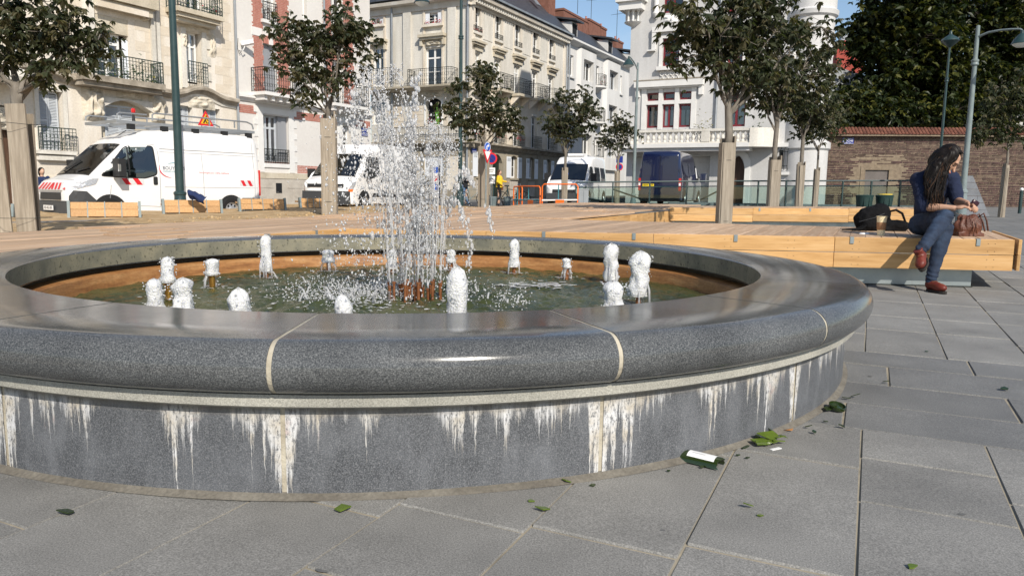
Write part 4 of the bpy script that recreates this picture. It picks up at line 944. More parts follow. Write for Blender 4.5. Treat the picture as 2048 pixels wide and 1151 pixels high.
# ================================================================ corner building: narrow front and long side
CP=at(938,380,50).xy
FS=Fac(CP,AA); FF=Fac(CP,AA-PI/2)
B3=FS.thing('corner_apartment_house','pale ashlar corner apartment house with dentil cornice, slate roof and taupe ground floor','building')
LS=FS.sz(1129,200)[0]; LF=FF.sz(742,200)[0]
zled=FS.sz(935,284)[1]; zcor=FS.sz(1128,76)[1]
XF=Matrix.Rotation(-PI/2,4,'Z')                                   # front local frame inside the building frame
B3F=link('front',wall_holes(MB(),LF,0,zled,zcor,[],.3) if False else MB().box(LF,-.001,.0,.02,zled,zled+.01),'stone_white',B3); B3F.matrix_basis=XF
def row(F,xs,yt,yb,ref):
    return [F.rect(x0,y0,x1,y1) for (x0,x1),(y0,y1) in zip(xs,zip(yt,yb))]
tx=[(947.7,959.5),(989,999.5),(1026,1036),(1063,1072.5),(1098.6,1107.5)]
T_=row(FS,tx,(4,22,39,57,73.5),(57,79,95,110,124),0)
zt0=sum(r[2] for r in T_)/5; zt1=sum(r[3] for r in T_)/5; cs=[(r[0]+r[1])/2 for r in T_]; ww=max(1.0,sum(r[1]-r[0] for r in T_)/5)
step=(cs[-1]-cs[0])/4; cs=[cs[0]+step*i for i in range(5)]
zm1=FS.sz(1032,131)[1]; zm0=FS.sz(1032,190)[1]; ze1=FS.sz(1063,232)[1]; ze0=zled+.1
HS=[(c-ww/2,c+ww/2,zt0,zt1) for c in cs]+[(c-ww/2,c+ww/2,zm0,zm1) for c in cs]+[(c-ww/2,c+ww/2,ze0,ze1) for c in cs]
raw('wall',wall_holes(MB(),0,LS,zled,zcor,HS,.32),'stone_white',B3)
dr=FS.rect(982,308,1004,405); dr=(dr[0],dr[1],-.2,dr[3])
gws=[FS.rect(1021,311,1034,356),FS.rect(1058,314,1068,357),FS.rect(1092,318,1101,357)]; gz0=gws[0][2]; gz1=gws[0][3]
HG=[dr]+[(g[0],g[1],gz0,gz1) for g in gws]+[(1.0,1.9,gz0,gz1+.1)]
raw('ground_wall',wall_holes(MB(),0,LS,-.5,zled,HG,.35,-.0),'stone_taupe',B3)
link('core',MB().box(.9,LS-.02,.9,-LF-.02,-.5,zcor).box(.01,LS-.02,.9,.95,-.5,zcor),'stone_white',B3)
link('end_wall',MB().box(LS-.3,LS-.002,.002,9,-.5,zcor),'stone_white',B3)
for i,h in enumerate(HS):
    window(B3,*h,y=.24,nx=2,ny=3 if i<5 else 2,transom=None if i<5 else .76,fw=.085)
for i,c in enumerate(cs):
    a,b=c-ww/2,c+ww/2
    link('window_cornice',MB().box(a-.3,b+.3,-.38,0,zt0-.72,zt0-.58).box(a-.22,b+.22,-.28,0,zt0-.86,zt0-.725),'stone_old',B3)
    link('frieze',MB().box(a-.2,b+.2,-.1,0,zm1+.1,zt0-.87),'stone_old',B3)
    for s in (a-.16,b+.02): link('console',MB().prism([(-.0,zm1+.25),(-.24,zt0-.87),(0,zt0-.87)],s,s+.14,lambda y,z,h:(h,y,z)),'stone_old',B3)
    link('window_sill',MB().box(a-.1,b+.1,-.16,0,zt0-.16,zt0-.001),'stone_white',B3)
    link('surround',MB().box(a-.16,a-.001,-.05,0,zt0-.5,zt1+.2).box(b+.001,b+.16,-.05,0,zt0-.5,zt1+.2).box(a-.001,b+.001,-.05,0,zt1+.001,zt1+.2),'stone_cream',B3)
    railing(B3,[(a-.05,-.1),(b+.05,-.1)],zt0,zt0+.35,'iron',.1,curl=False)
    link('balcony_slab',MB().box(a-.5,b+.5,-.8,0,zm0-.18,zm0),'stone_old',B3)
    for s in (a-.4,b+.2): link('bracket',MB().prism([(0,zm0-.19),(-.7,zm0-.19),(-.6,zm0-.35),(0,zm0-.85)],s,s+.2,lambda y,z,h:(h,y,z)),'stone_cream',B3)
    railing(B3,[(a-.46,-.02),(a-.46,-.76),(b+.46,-.76),(b+.46,-.02)],zm0,zm0+1.05,'iron',.17,seed=i)
    railing(B3,[(a-.35,-.3),(b+.35,-.3)],zled+.12,zled+1.,'iron',.16,seed=i)
    if i in(0,1,2): plants(B3,a-.2,b+.2,-.34,zled+.5,.35,90,'leaf_balcony','flower_box',40+i,'flower_red',.6)
    if i==0: plants(B3,a-.1,b+.1,-.12,zt0+.02,.25,80,'leaf_balcony','flower_box',50,'flower_red',.7)
for i in range(4):
    c=cs[i]+step/2; link('wall_panel',MB().box(c-.62,c+.62,-.03,0,zt0-.3,zt1+.35),'stone_white',B3)
# rusticated courses of the first floor
def courses(p,s0,s1,z0,z1,h,holes,m,T=None):
    z=z0;k=0
    while z<z1-.1:
        cuts=sorted([(q[0]-.0,q[1]+.0) for q in holes if q[2]<z+h and q[3]>z]); s=s0
        for a,b in cuts+[(s1,s1)]:
            if a-s>.15:
                o=link('stone_course',MB().box(s+.01,a-.01,-.028,-.001,z+.012,z+h-.012),m,p)
                if T is not None: o.matrix_basis=T
            s=b
        z+=h;k+=1
courses(B3,.5,LS-.1,zled+.15,zm0-.25,.43,HS,'stone_warm')
courses(B3,.3,LS-.1,.5,zled-.35,.62,[(h[0]-.55,h[1]+.55,h[2]-.2,h[3]+.35) for h in HG],'stone_taupe')
for s in (.15,LS-.25): link('pilaster',MB().box(s-.14,s+.34,-.1,0,zled+.2,zcor-.3),'stone_cream',B3)
# ledges, cornice with dentils, roof
sweep(B3,[(-.4,zled),(LS,zled)],[(0,-.35),(.12,-.33),(.3,-.08),(.5,-.04),(.5,.08),(0,.13)],'ledge','ledge')
sweep(B3,[(-.3,zcor-.1),(LS,zcor-.1)],[(0,-.5),(.1,-.5),(.12,-.1),(.55,-.05),(.62,.15),(0,.25)],'stone_cream','cornice')
mb=MB(); s=.1
while s<LS: mb.box(s,s+.17,-.42,-.12,zcor-.42,zcor-.15); s+=.32
link('dentils',mb,'stone_white',B3,kind='stuff')
link('gutter',MB().box(-.6,LS,-.75,-.5,zcor+.14,zcor+.27),'zinc',B3)
D3=-LF
link('roof',MB().add([(-.6,-.65,zcor+.2),(LS,-.65,zcor+.2),(LS,D3+.4,zcor+.2),(-.6,D3+.4,zcor+.2),(3.2,3.4,zcor+4.2),(LS,3.4,zcor+4.2),(LS,D3-3.4,zcor+4.2),(3.2,D3-3.4,zcor+4.2)],[(0,1,5,4),(1,2,6,5),(2,3,7,6),(3,0,4,7),(4,5,6,7),(3,2,1,0)]),'slate',B3)
for s in (6.4,11.2): 
    T=Matrix.Translation((s,.95,zcor+2.2))@Matrix.Rotation(R(50),4,'X'); link('roof_light',MB().box(-.3,.3,-.5,.5,.02,.08,T),'zinc',B3)
chimney(B3,LS-1.3,LS-.05,1.0,7.5,zcor+.3,zcor+6.5,2)
# ground floor of the side: door, shuttered windows
def arch_top(p,a,b,zs,zt_,y0,y1,m,T=None):
    n=10; pts=[(a,zt_)]+[(a+(b-a)*k/n,zs+(zt_-.02-zs)*math.sin(PI*k/n)**.7) for k in range(n+1)]+[(b,zt_)]
    o=link('arch_head',MB().prism(pts,y0,y1,lambda s,z,h:(s,h,z)),m,p)
    if T is not None: o.matrix_basis=T
    return o
arch_top(B3,dr[0],dr[1],dr[3]-.6,dr[3]+.01,-.02,.3,'stone_taupe'); pm('door_green',(.012,.022,.018),rough=.4)
dd=link('door',MB().box(dr[0]+.02,dr[1]-.02,.26,.32,-.2,dr[3]),'door_green',B3)
for k in (0,1):
    for (z0_,z1_) in ((.35,1.1),(1.25,2.2),(2.3,2.9)): w_=(dr[1]-dr[0])/2; link('door_panel',MB().box(dr[0]+.12+w_*k,dr[0]+w_*(k+1)-.12,.235,.259,z0_,z1_),'door_green',dd)
link('door_surround',MB().box(dr[0]-.35,dr[0]-.002,-.12,0,-.4,dr[3]-.3).box(dr[1]+.002,dr[1]+.35,-.12,0,-.4,dr[3]-.3),'stone_taupe',B3)
for h in HG[1:]:
    arch_top(B3,h[0],h[1],h[3]-.22,h[3]+.005,-.015,.25,'stone_taupe'); window(B3,*h,y=.28,ny=2,fw=.1)
    w_=(h[1]-h[0])*.62; zz=h[3]-.12
    for a,b in ((h[0]-w_-.03,h[0]-.02),(h[1]+.02,h[1]+w_+.03)):
        s_=link('shutter',MB().box(a,b,-.07,-.02,h[2],zz),'shutter_white',B3); link('louvre',MB().box(a+.06,b-.06,-.075,-.0705,h[2]+(zz-h[2])*.78,zz-.1),'shutter',s_)
    link('window_sill',MB().box(h[0]-.12,h[1]+.12,-.14,0,h[2]-.14,h[2]-.002),'stone_taupe',B3)
    link('apron',MB().box(h[0]-.1,h[1]+.1,-.04,-.0,.5,h[2]-.2),'plinth_stone',B3)
plate(B3,.18,.82,FS.sz(935,305)[1],FS.sz(935,293)[1],-.05,(('PLACE',.1),('HOCHE',.15)))
link('downpipe',MB().tube([(LS-.05,-.16,0),(LS-.05,-.16,zcor)],.07,8),'zinc',B3)
# --- the narrow front, in its own frame
ft0=FF.rect(850,-60,884,49); fm=FF.rect(851,95,883,173); fe_=FF.rect(852,196,883,249); lt=FF.rect(744,-60,767,50); lm=FF.rect(746,95,768,173); le=FF.rect(745,200,770,249)
zF=zcor; HFm=[ft0,fm,fe_,lt,lm,le]; HFm=[(a,b,c,min(d,zF-.8)) for a,b,c,d in HFm]
def FP(name,mb,m,**kw):
    o=link(name,mb if not isinstance(mb,MB) else fixn(mb.mesh(name)),m,B3F,**kw); return o
raw('front_wall',wall_holes(MB(),LF,0,zled,zF,HFm,.32),'stone_white',B3F)
gsh=FF.rect(849,299,887,352); gsh2=FF.rect(757,300,782,352)
raw('front_ground_wall',wall_holes(MB(),LF,0,-.5,zled,[gsh,gsh2],.2),'stone_warm',B3F)
link('left_wall',MB().box(LF-.01,LF+.3,.33,8,-.5,zF),'stone_cream',B3F)
link('front_core',MB().box(LF+.31,-.95,1.0,6,-.5,zF),'stone_cream',B3F)
for i,h in enumerate(HFm):
    if i==2: continue
    window(B3F,*h,y=.24,nx=2,ny=2 if i in(1,4) else 3,transom=.74 if i in(1,4) else None,fw=.1,curtain='curtain' if i==1 else None,cz=.7)
a,b,c,d=HFm[2]; arch_top(B3F,a,b,d-.3,d+.005,-.02,.25,'stone_cream'); link('open_room',MB().box(a,b,.33,.9,c,d),'room',B3F); [link('surround',MB().box(x0_,x1_,-.06,0,c,d-.15),'paint_frame',B3F) for x0_,x1_ in ((a-.12,a-.002),(b+.002,b+.12))]; (lambda *k:0)(0,'paint_frame',B3F)
plants(B3F,a+.05,b-.05,.08,c+.05,.75,150,'leaf_balcony','flower_box',61,'flower_red',.45)
mb=MB()
for q,(sx,hh) in enumerate(((b-.42,1.35),(b-.33,.95),(b-.52,.8))): mb.tube([(sx,.12,c),(sx+.02*q,.12,c+hh*.5),(sx,.12,c+hh),(sx,.12,c+hh+.05)],[.06,.065,.06,.02],8)
FP('cactus',mb,'cactus')
for k,(h,mh) in enumerate(((HFm[0],HFm[1]),(HFm[3],HFm[4]))):
    a,b=h[0],h[1]; zc=FF.sz(866,72)[1]
    FP('window_cornice',MB().box(a-.35,b+.35,-.4,0,zc-.1,zc+.08).box(a-.25,b+.25,-.28,0,zc-.25,zc-.101),'stone_old')
    carve(B3F,a-.1,b+.1,mh[3]+.08,zc-.3,.2,seed=30+k,name='carved_cartouche',n=18,shape=.6)
    for s in (a-.3,b+.12): FP('console',MB().box(s,s+.18,-.22,0,zc-.62,zc-.251),'stone_old')
    FP('window_sill',MB().box(a-.15,b+.15,-.22,0,h[2]-.16,h[2]-.002),'stone_cream')
    plants(B3F,a+.05,b-.05,-.12,h[2]+.05,.25,110,'leaf_balcony','flower_box',70+k,'flower_red',.6)
    for s0_,s1_,rz in ((a+.02,a+.34,1),(b-.34,b-.02,-1)): FP('shutter',MB().box(s0_,s1_,.02,.06,h[2]+.02,h[3]),'shutter_white')
    [FP('surround',MB().box(x0_,x1_,-.05,0,mh[2],zF-.6),'stone_warm') for x0_,x1_ in ((a-.16,a-.002),(b+.002,b+.16))]
    bl_,br_=mh[0]-.85,mh[1]+1.3; zs=mh[2]
    railing(B3F,[(bl_,-.02),(bl_,-.85),(br_,-.85),(br_,-.02)],zs,zs+1.05,'iron',.17,seed=20+k)
    carve(B3F,HFm[2][0]-.1 if k==0 else HFm[5][0]-.1,HFm[2][1]+.1 if k==0 else HFm[5][1]+.1,HFm[2][3]+.05,zs-.35,.22,seed=33+k,name='carved_shell',n=18,shape=.8)
zs=HFm[1][2]; sweep(B3F,[(LF,zs-.08),(.3,zs-.08)],[(0,-.22),(.3,-.2),(.95,-.06),(.98,.06),(0,.07)],'stone_old','balcony_ledge')
sweep(B3F,[(LF,zled),(.42,zled)],[(0,-.35),(.12,-.33),(.3,-.08),(.5,-.04),(.5,.08),(0,.13)],'ledge','ledge')
sweep(B3F,[(LF,zcor-.1),(.4,zcor-.1)],[(0,-.5),(.1,-.5),(.12,-.1),(.55,-.05),(.62,.15),(0,.25)],'stone_cream','cornice')
for px in (816,905): s=FF.sz(px,100)[0]; FP('pilaster',MB().box(s-.32,s+.32,-.14,-.03,zs+.55,zF-.6).box(s-.4,s+.4,-.18,-.03,zs+.02,zs+.45).box(s-.36,s+.36,-.16,-.03,zs+.451,zs+.549),'stone_white'); carve(B3F,s-.35,s+.35,zs-1.05,zs-.25,.25,seed=int(px),name='carved_console')
railing(B3F,[(LF+1.2,-.02),(LF+1.2,-.42),(0.35,-.42)],zled+.12,zled+1.05,'iron',.13,curl=False)
courses(B3F,LF+.1,-.05,zled+1.05,zs-.35,.42,[(h[0]-.2,h[1]+.2,h[2],h[3]) for h in HFm]+[(FF.sz(x,100)[0]-.36,FF.sz(x,100)[0]+.36,0,99) for x in(816,905)],'stone_warm')
for g in (gsh,gsh2):
    arch_top(B3F,g[0],g[1],g[3]-.25,g[3]+.005,-.02,.12,'stone_taupe'); w_=(g[1]-g[0])/2
    for k in (0,1):
        s_=FP('shutter',MB().box(g[0]+w_*k+.01,g[0]+w_*(k+1)-.01,.03,.08,g[2],g[3]),'shutter_white'); link('louvre',MB().box(g[0]+w_*k+.1,g[0]+w_*(k+1)-.1,.024,.0295,g[2]+(g[3]-g[2])*.78,g[3]-.22),'shutter',s_)
    FP('window_sill',MB().box(g[0]-.2,g[1]+.2,-.16,0,g[2]-.3,g[2]-.002),'stone_taupe'); [FP('surround',MB().box(x0_,x1_,-.05,0,g[2],g[3]+.35),'stone_taupe') for x0_,x1_ in ((g[0]-.3,g[0]-.002),(g[1]+.002,g[1]+.3))]
a=FF.sz(893,330)[0]; b=FF.sz(916,330)[0]; FP('wall_panel',MB().box(a,b,-.04,0,.9,FF.sz(905,297)[1]),'stone_cream')
FP('frieze',MB().box(LF,-.01,-.05,0,zled-.9,zled-.36),'stone_taupe'); FP('base_course',MB().box(LF,-.01,-.08,0,-.5,.95),'stone_taupe')
for px in (787,937): s=FF.sz(px,200)[0]; FP('downpipe',MB().tube([(s,-.14,.5),(s,-.14,zF)],.07,8),'zinc')
# ================================================================ white rendered houses further along the street
FW=Fac(CP+UA*(LS+.05)+NA*.1,AA)
B4=FW.thing('white_row_house','white rendered house with shallow bays, mansard slate roof and brick chimneys down the street','building')
LW=FW.sz(1262,200)[0]; zc4=FW.sz(1132,77)[1]
bays4=[(1150,1182),(1210,1232)]
def R4(x0,y0,x1,y1): return FW.rect(x0,y0,x1,y1)
wl=[R4(1136,108,1147,154),R4(1161,118,1181,159),R4(1190,132,1198,172),R4(1213,145,1230,181),R4(1236,153,1244,190)]
lo=[(1136,240,1147,275),(1160,188,1180,215),(1212,203,1228,238),(1238,212,1243,232),(1163,262,1176,296),(1187,262,1199,296)]
zz0=sum(w_[2] for w_ in wl)/5; zz1=sum(w_[3] for w_ in wl)/5
H4=[(a,b,zz0,zz1) for a,b,_,_ in wl]+[(a,b,zz0-3.15,zz1-3.15) for a,b,_,_ in wl]+[(a,b,zz0-6.3,zz1-6.3) for a,b,_,_ in wl]
raw('wall',wall_holes(MB(),0,LW,-.5,zc4,H4,.3),'render_white',B4); link('core',MB().box(.01,LW-.01,.95,9,-.5,zc4),'render_white',B4)
for i,h in enumerate(H4):
    window(B4,*h,y=.2,nx=3 if i%5 in(1,3) else 2,ny=1,fw=.12,frame='paint_frame' if i%5!=3 else 'shutter')
    link('window_sill',MB().box(h[0]-.15,h[1]+.15,-.15,0,h[2]-.14,h[2]-.002),'render_white',B4)
for i in (1,3):                                                    # shallow bays: framed projections around their windows
    a,b=wl[i][0]-.9,wl[i][1]+.9
    q=wall_holes(MB(),a+.35,b-.35,3.,zc4-.36,[(wl[i][0],wl[i][1],zz0-3.15*l_,zz1-3.15*l_) for l_ in range(3)],.3,-.32)
    for s0_,s1_,y0_,y1_ in ((a,a+.35,0,-.32),(b-.35,b,-.32,0)): q.add([(s0_,y0_,3.),(s1_,y1_,3.),(s1_,y1_,zc4-.36),(s0_,y0_,zc4-.36)],[(0,1,2,3)])
    q.add([(a,0,3.),(a+.35,-.32,3.),(b-.35,-.32,3.),(b,0,3.)],[(3,2,1,0)]); raw('bay',q,'render_white',B4)
for lev_ in range(3):
    h=H4[2+5*lev_]; zb_=h[2]-.1; link('balcony_slab',MB().lathe([(.1,zb_-.6),(.55,zb_-.25),(.9,zb_-.15),(.9,zb_),(.0,zb_)],12,((h[0]+h[1])/2,0,0),PI,2*PI),'render_white',B4)
    railing(B4,[((h[0]+h[1])/2+.85*math.cos(t_),.85*math.sin(t_)) for t_ in [PI+PI*k/6 for k in range(7)]],zb_,zb_+1.,'iron',.14,curl=False)
    if lev_==0: plants(B4,h[0]-.3,h[1]+.3,-.6,zb_+.1,.9,120,'leaf_olive','balcony_plants',80,'flower_red',.2,'leaf_olive')
sweep(B4,[(0,zc4),(LW,zc4)],[(0,-.35),(.3,-.2),(.55,-.05),(.55,.1),(0,.12)],'trim_white','cornice')
link('roof',MB().add([(0,-.5,zc4+.1),(LW+6,-.5,zc4+.1),(LW+6,9.5,zc4+.1),(0,9.5,zc4+.1),(0,1.5,zc4+1.9),(LW+6,1.5,zc4+1.9),(LW+6,7.5,zc4+2.2),(0,7.5,zc4+2.2)],[(0,1,5,4),(1,2,6,5),(2,3,7,6),(3,0,4,7),(4,5,6,7),(3,2,1,0)]),'slate',B4)
for s in (1.2,9.5,16.5): 
    dm=link('dormer',MB().box(s-.6,s+.6,-.1,2,zc4+.2,zc4+1.5),'render_white',B4); link('dormer_roof',MB().prism([(-.6,zc4+1.5),(3,zc4+2.2),(3,zc4+2.3),(-.6,zc4+1.65)],s-.85,s+.85,lambda y,z,h:(h,y,z)),'slate',dm); link('dormer_window',MB().box(s-.45,s+.45,-.12,-.101,zc4+.45,zc4+1.4),'room',dm)
for (x0,x1,yt,yb,dp,np_) in ((1126,1176,29,72,5.5,0),(1177,1201,43,76,3.,2),(1202,1213,55,90,1.6,1),(1233,1247,82,107,1.5,2)):
    a=FW.sz(x0,60,-2.0)[0]; b=FW.sz(x1,60,-2.0)[0]; c=FW.sz((x0+x1)/2,yt,-2.0)[1]; chimney(B4,a,b,2.,2.+dp*.4,zc4+1,c,np_)
for (px,yt,h_) in ((1155,28,3.),(1182,42,2.2),(1233,80,3.)): s,z=FW.sz(px,yt,-2.2); antenna(B4,s,2.2,z,h_,px)
link('downpipe',MB().tube([(.2,-.15,0),(.2,-.15,zc4)],.07,8),'zinc',B4)
# ================================================================ grey-white mansion with red windows
MP=at(1251,385,43).xy; FM=Fac(MP,AA-PI/2)
B5=FM.thing('white_mansion','white mansion with maroon window frames, stone balustrade and a round corner tower','building')
LM=FM.sz(1592,300)[0]; zM=15.2
tr_=FM.rect(1289,184,1386,255); sw=FM.rect(1325,76,1359,133); uw=FM.rect(1328,-30,1367,25); fw_=FM.rect(1453,188,1491,253); sw2=FM.rect(1456,78,1486,128); uw2=FM.rect(1458,-30,1488,22)
gar=FM.rect(1247,300,1424,400,-.6); ent=FM.rect(1459,311,1489,400); bw_=FM.rect(1557,300,1574,338)
zbal=FM.sz(1350,292)[1]
tws=[(tr_[0]+(tr_[1]-tr_[0])*(i/3)+.12,tr_[0]+(tr_[1]-tr_[0])*((i+1)/3)-.12) for i in range(3)]; ztr=FM.sz(1337,205)[1]
H5=[(a,b,tr_[2],ztr-.1) for a,b in tws]+[(a,b,ztr+.12,tr_[3]) for a,b in tws]+[sw,uw,fw_,sw2,uw2]
raw('wall',wall_holes(MB(),0,LM,zbal-.2,zM,H5,.3),'mansion_wall',B5)
G5=[(.35,gar[1],-.4,zbal-.55),(ent[0],ent[1],-.4,ent[3]),bw_]
raw('ground_wall',wall_holes(MB(),0,LM,-.4,zbal-.2,G5,.5),'mansion_wall',B5)
link('core',MB().box(.01,LM-.01,1.3,11,-.4,zM),'mansion_wall',B5); link('side_wall',MB().box(.005,.3,.31,1.31,-.4,zM),'mansion_wall',B5); link('end_wall',MB().box(LM-.3,LM-.005,.31,1.31,-.4,zM),'mansion_wall',B5)
for i,h in enumerate(H5):
    window(B5,*h,y=.24,frame='paint_maroon',nx=2 if (i in(1,) or i>5) else 1,ny=(1 if i<6 else (4 if i in(6,7,9,10) else 1)),transom=.8 if i==8 else None,fw=.09,curtain='curtain_blue' if i in(0,1,2,8) else None,cz=.75)
q=MB(); a,b=tr_[0],tr_[1]
q.box(a-.16,a+.1,-.07,0,tr_[2]-.1,tr_[3]+.25).box(b-.1,b+.16,-.07,0,tr_[2]-.1,tr_[3]+.25)
for i in (1,2): s=tr_[0]+(tr_[1]-tr_[0])*i/3; q.box(s-.11,s+.11,-.07,0,tr_[2]-.1,tr_[3]+.25)
q.box(a+.101,b-.101,-.065,0,ztr-.09,ztr+.11); link('mullions',q,'trim_white',B5)
zco=FM.sz(1337,172)[1]; link('window_hood',MB().box(a-.55,b+.55,-.35,0,zco-.05,zco+.28).box(a-.5,b+.5,-.22,0,zco-.12,zco-.051),'trim_white',B5); link('hood_weathering',MB().box(a-.58,b+.58,-.37,0,zco+.281,zco+.34),'ledge',B5)
for s in (a-.5,b+.3): link('hood_bracket',MB().box(s,s+.22,-.2,0,zco-.55,zco-.121),'trim_white',B5)
for h in (sw,sw2):
    link('surround',MB().box(h[0]-.18,h[0]-.001,-.06,0,h[2],h[3]+.15).box(h[0]-.001,h[1]+.001,-.06,0,h[3]+.001,h[3]+.15).box(h[1]+.001,h[1]+.1,-.03,0,h[2],h[3]+.15),'trim_white',B5)
    link('window_sill',MB().box(h[0]-.25,h[1]+.2,-.25,0,h[2]-.2,h[2]-.001),'trim_white',B5); zq=FM.sz(1340,163)[1]
    pn=link('tracery_panel',MB().box(h[0]-.1,h[1]+.1,-.02,0,zq,h[2]-.21),'mansion_wall',B5); w_=(h[1]-h[0]+.2); mb=MB()
    for k in range(4):
        c=h[0]-.1+w_*(k+.5)/4; mb.tube([(c+.12*math.cos(t_),-.05,(zq+h[2]-.2)/2+.14+.13*math.sin(t_)) for t_ in [j*PI/5 for j in range(11)]],.03,5); mb.tube([(c-.13,-.05,zq+.02),(c,-.05,zq+.3),(c+.13,-.05,zq+.02)],.03,5)
    link('tracery',mb,'trim_white',pn)
hz=FM.sz(1340,62)[1]; hl=FM.sz(1306,70)[0]; hr=FM.sz(1365,70)[0]
link('label_mould',MB().box(hl,hr,-.22,0,hz-.05,hz+.22).box(hl,hl+.22,-.2,0,hz-.95,hz-.051).box(hl-.25,hl+.2,-.24,0,hz-1.02,hz-.951),'trim_white',B5)
for px in (1314,): s=FM.sz(px,20)[0]; link('colonnette',MB().lathe([(.02,FM.sz(px,40)[1]),(.16,FM.sz(px,34)[1]),(.2,FM.sz(px,28)[1]),(.12,FM.sz(px,24)[1]),(.14,FM.sz(px,10)[1]),(.12,zM-2)],10,(s,-.12,0)),'trim_white',B5,smooth=40)
a,b,c,d=FM.rect(1322,30,1362,52); carve(B5,a,b,c,d,.16,'trim_white',51,'carved_panel',18,.4)
# bartizan on the left corner
zb0=FM.sz(1262,48)[1]; zb1=FM.sz(1262,24)[1]; zb2=FM.sz(1262,4)[1]
bz=link('corner_turret',MB().lathe([(.05,zb0-.2),(.45,zb0),(.52,zb0+.06)],10,(.1,.05,0)),'trim_white',B5)
for k in range(4): t_=PI+.35+k*.75; link('colonnette',MB().lathe([(.08,zb0+.06),(.06,zb0+.15),(.06,zb1-.1),(.09,zb1)],8,(.1+.38*math.cos(t_),.05+.38*math.sin(t_),0)),'trim_white',bz)
link('turret_drum',MB().lathe([(.28,zb0+.05),(.28,zb1)],10,(.1,.05,0)),'mansion_wall',bz); link('turret_entablature',MB().box(-.55,.75,-.6,.7,zb1,zb2-.12).box(-.7,.9,-.75,.85,zb2-.119,zb2+.12),'trim_white',bz); link('turret_upper',MB().box(-.5,.7,-.55,.65,zb2+.121,zM+3.8),'mansion_wall',bz)
link('turret_roof',MB().prism([(-.75,zM+3.8),(.95,zM+3.8),(.1,zM+6)],-.75,.85,lambda s,z,h:(s,h,z)),'slate',bz)
# balcony with balusters
bo=1.15; bl5=-.1; br5=FM.sz(1500,270,bo)[0]; rail=FM.sz(1350,259,bo)[1]; zft=zbal+.05
link('balcony_slab',MB().box(bl5,br5+.0,-bo-.12,0,zbal-.16,zft),'trim_white',B5); link('slab_moulding',MB().box(bl5+.05,br5+.0,-bo+.02,0,zbal-.34,zbal-.161),'mansion_wall',B5)
def ralong(s0,s1,base=False):
    if not base: link('balustrade_rail',MB().box(s0,s1,-bo-.06,-bo+.26,rail-.13,rail),'stone_white',B5)
    link('balustrade_base',MB().box(s0,s1,-bo-.02,-bo+.22,zft+.001,zft+.08),'stone_white',B5)
pr5=FM.sz(1403,270,bo)[0]; pr6=FM.sz(1420,270,bo)[0]
ralong(bl5,br5)
for s0_,s1_ in ((pr5,pr6),(br5-.0,br5+.02),(bl5,bl5+.25)): link('pier',MB().box(s0_,s1_,-bo-.05,-bo+.25,zft+.081,rail-.131),'stone_white',B5)
bh=rail-.135-zft-.08
bal=MB().lathe([(.10,0),(.10,.06),(.06,.10),(.095,.26*bh/.7),(.10,.34*bh/.7),(.05,.52*bh/.7),(.06,.56*bh/.7),(.12,bh-.05),(.12,bh)],10).mesh('baluster',40); bal.materials.append(MT['stone_white'])
def balrow(s0,s1,n):
    for i in range(n): link('baluster',bal,parent=B5,loc=(s0+(s1-s0)*(i+.5)/n,-bo+.1,zft+.081))
balrow(bl5+.25,pr5,14); balrow(pr6,br5,8)
# curved solid parapet towards the tower
n=10; cx5=br5; pts=[(cx5+1.25*math.sin(k*PI/2/n),-1.25*math.cos(k*PI/2/n)+.0) for k in range(n+1)]
mb=MB()
for k in range(n):
    (a,b),(c,d)=pts[k],pts[k+1]; f_=.86
    mb.add([(a,b,zbal-.16),(c,d,zbal-.16),(c,d,rail),(a,b,rail),(cx5+(a-cx5)*f_,b*f_,zbal-.16),(cx5+(c-cx5)*f_,d*f_,zbal-.16),(cx5+(c-cx5)*f_,d*f_,rail),(cx5+(a-cx5)*f_,b*f_,rail)],[(0,1,2,3),(5,4,7,6),(3,2,6,7),(0,4,5,1)])
mb.add([(cx5,0,zbal-.16)]+[(a,b,zbal-.16) for a,b in pts],[tuple([0]+list(range(len(pts),0,-1)))]); link('curved_parapet',mb,'stone_white',B5)
plants(B5,FM.sz(1394,240)[0],FM.sz(1432,240)[0],-.7,rail-.3,.75,200,'leaf_olive','potted_shrub',90,'flower_red',0.,'leaf_olive'); plants(B5,FM.sz(1508,240)[0],FM.sz(1530,240)[0],-.4,rail-.3,.6,120,'leaf_olive','potted_shrub',91,'flower_red',0.)
# garage, entrance, barred window, tower
g=G5[0]; zt5=zbal-.75; gp=link('garage_back',MB().box(g[0],g[1],.5,.55,-.4,zt5+.3),'render_white',B5)
for k in range(8):
    z=-.1+k*.45; link('garage_panel',MB().box(g[0]+.05,g[1]-.05,.47,.499,z+.012,min(z+.44,zt5+.2)),'render_white',gp)
link('garage_lintel',MB().box(FM.sz(1310,300)[0],FM.sz(1360,300)[0],-.05,-.002,zbal-.95,zbal-.36),'mansion_wall',B5)
a,b=ent[0],ent[1]; arch_top(B5,a,b,ent[3]-.75,ent[3]+.005,-.02,.35,'mansion_wall'); link('door',MB().box(a,b,.3,.36,-.4,ent[3]),'wood_door',B5)
q=MB(); n=12; cxm=(a+b)/2; rx=(b-a)/2
ring=[(cxm-rx-.0,-.4)]+[(cxm-rx*math.cos(PI*k/n),ent[3]-.75+.75*math.sin(PI*k/n)) for k in range(n+1)]+[(cxm+rx,-.4)]
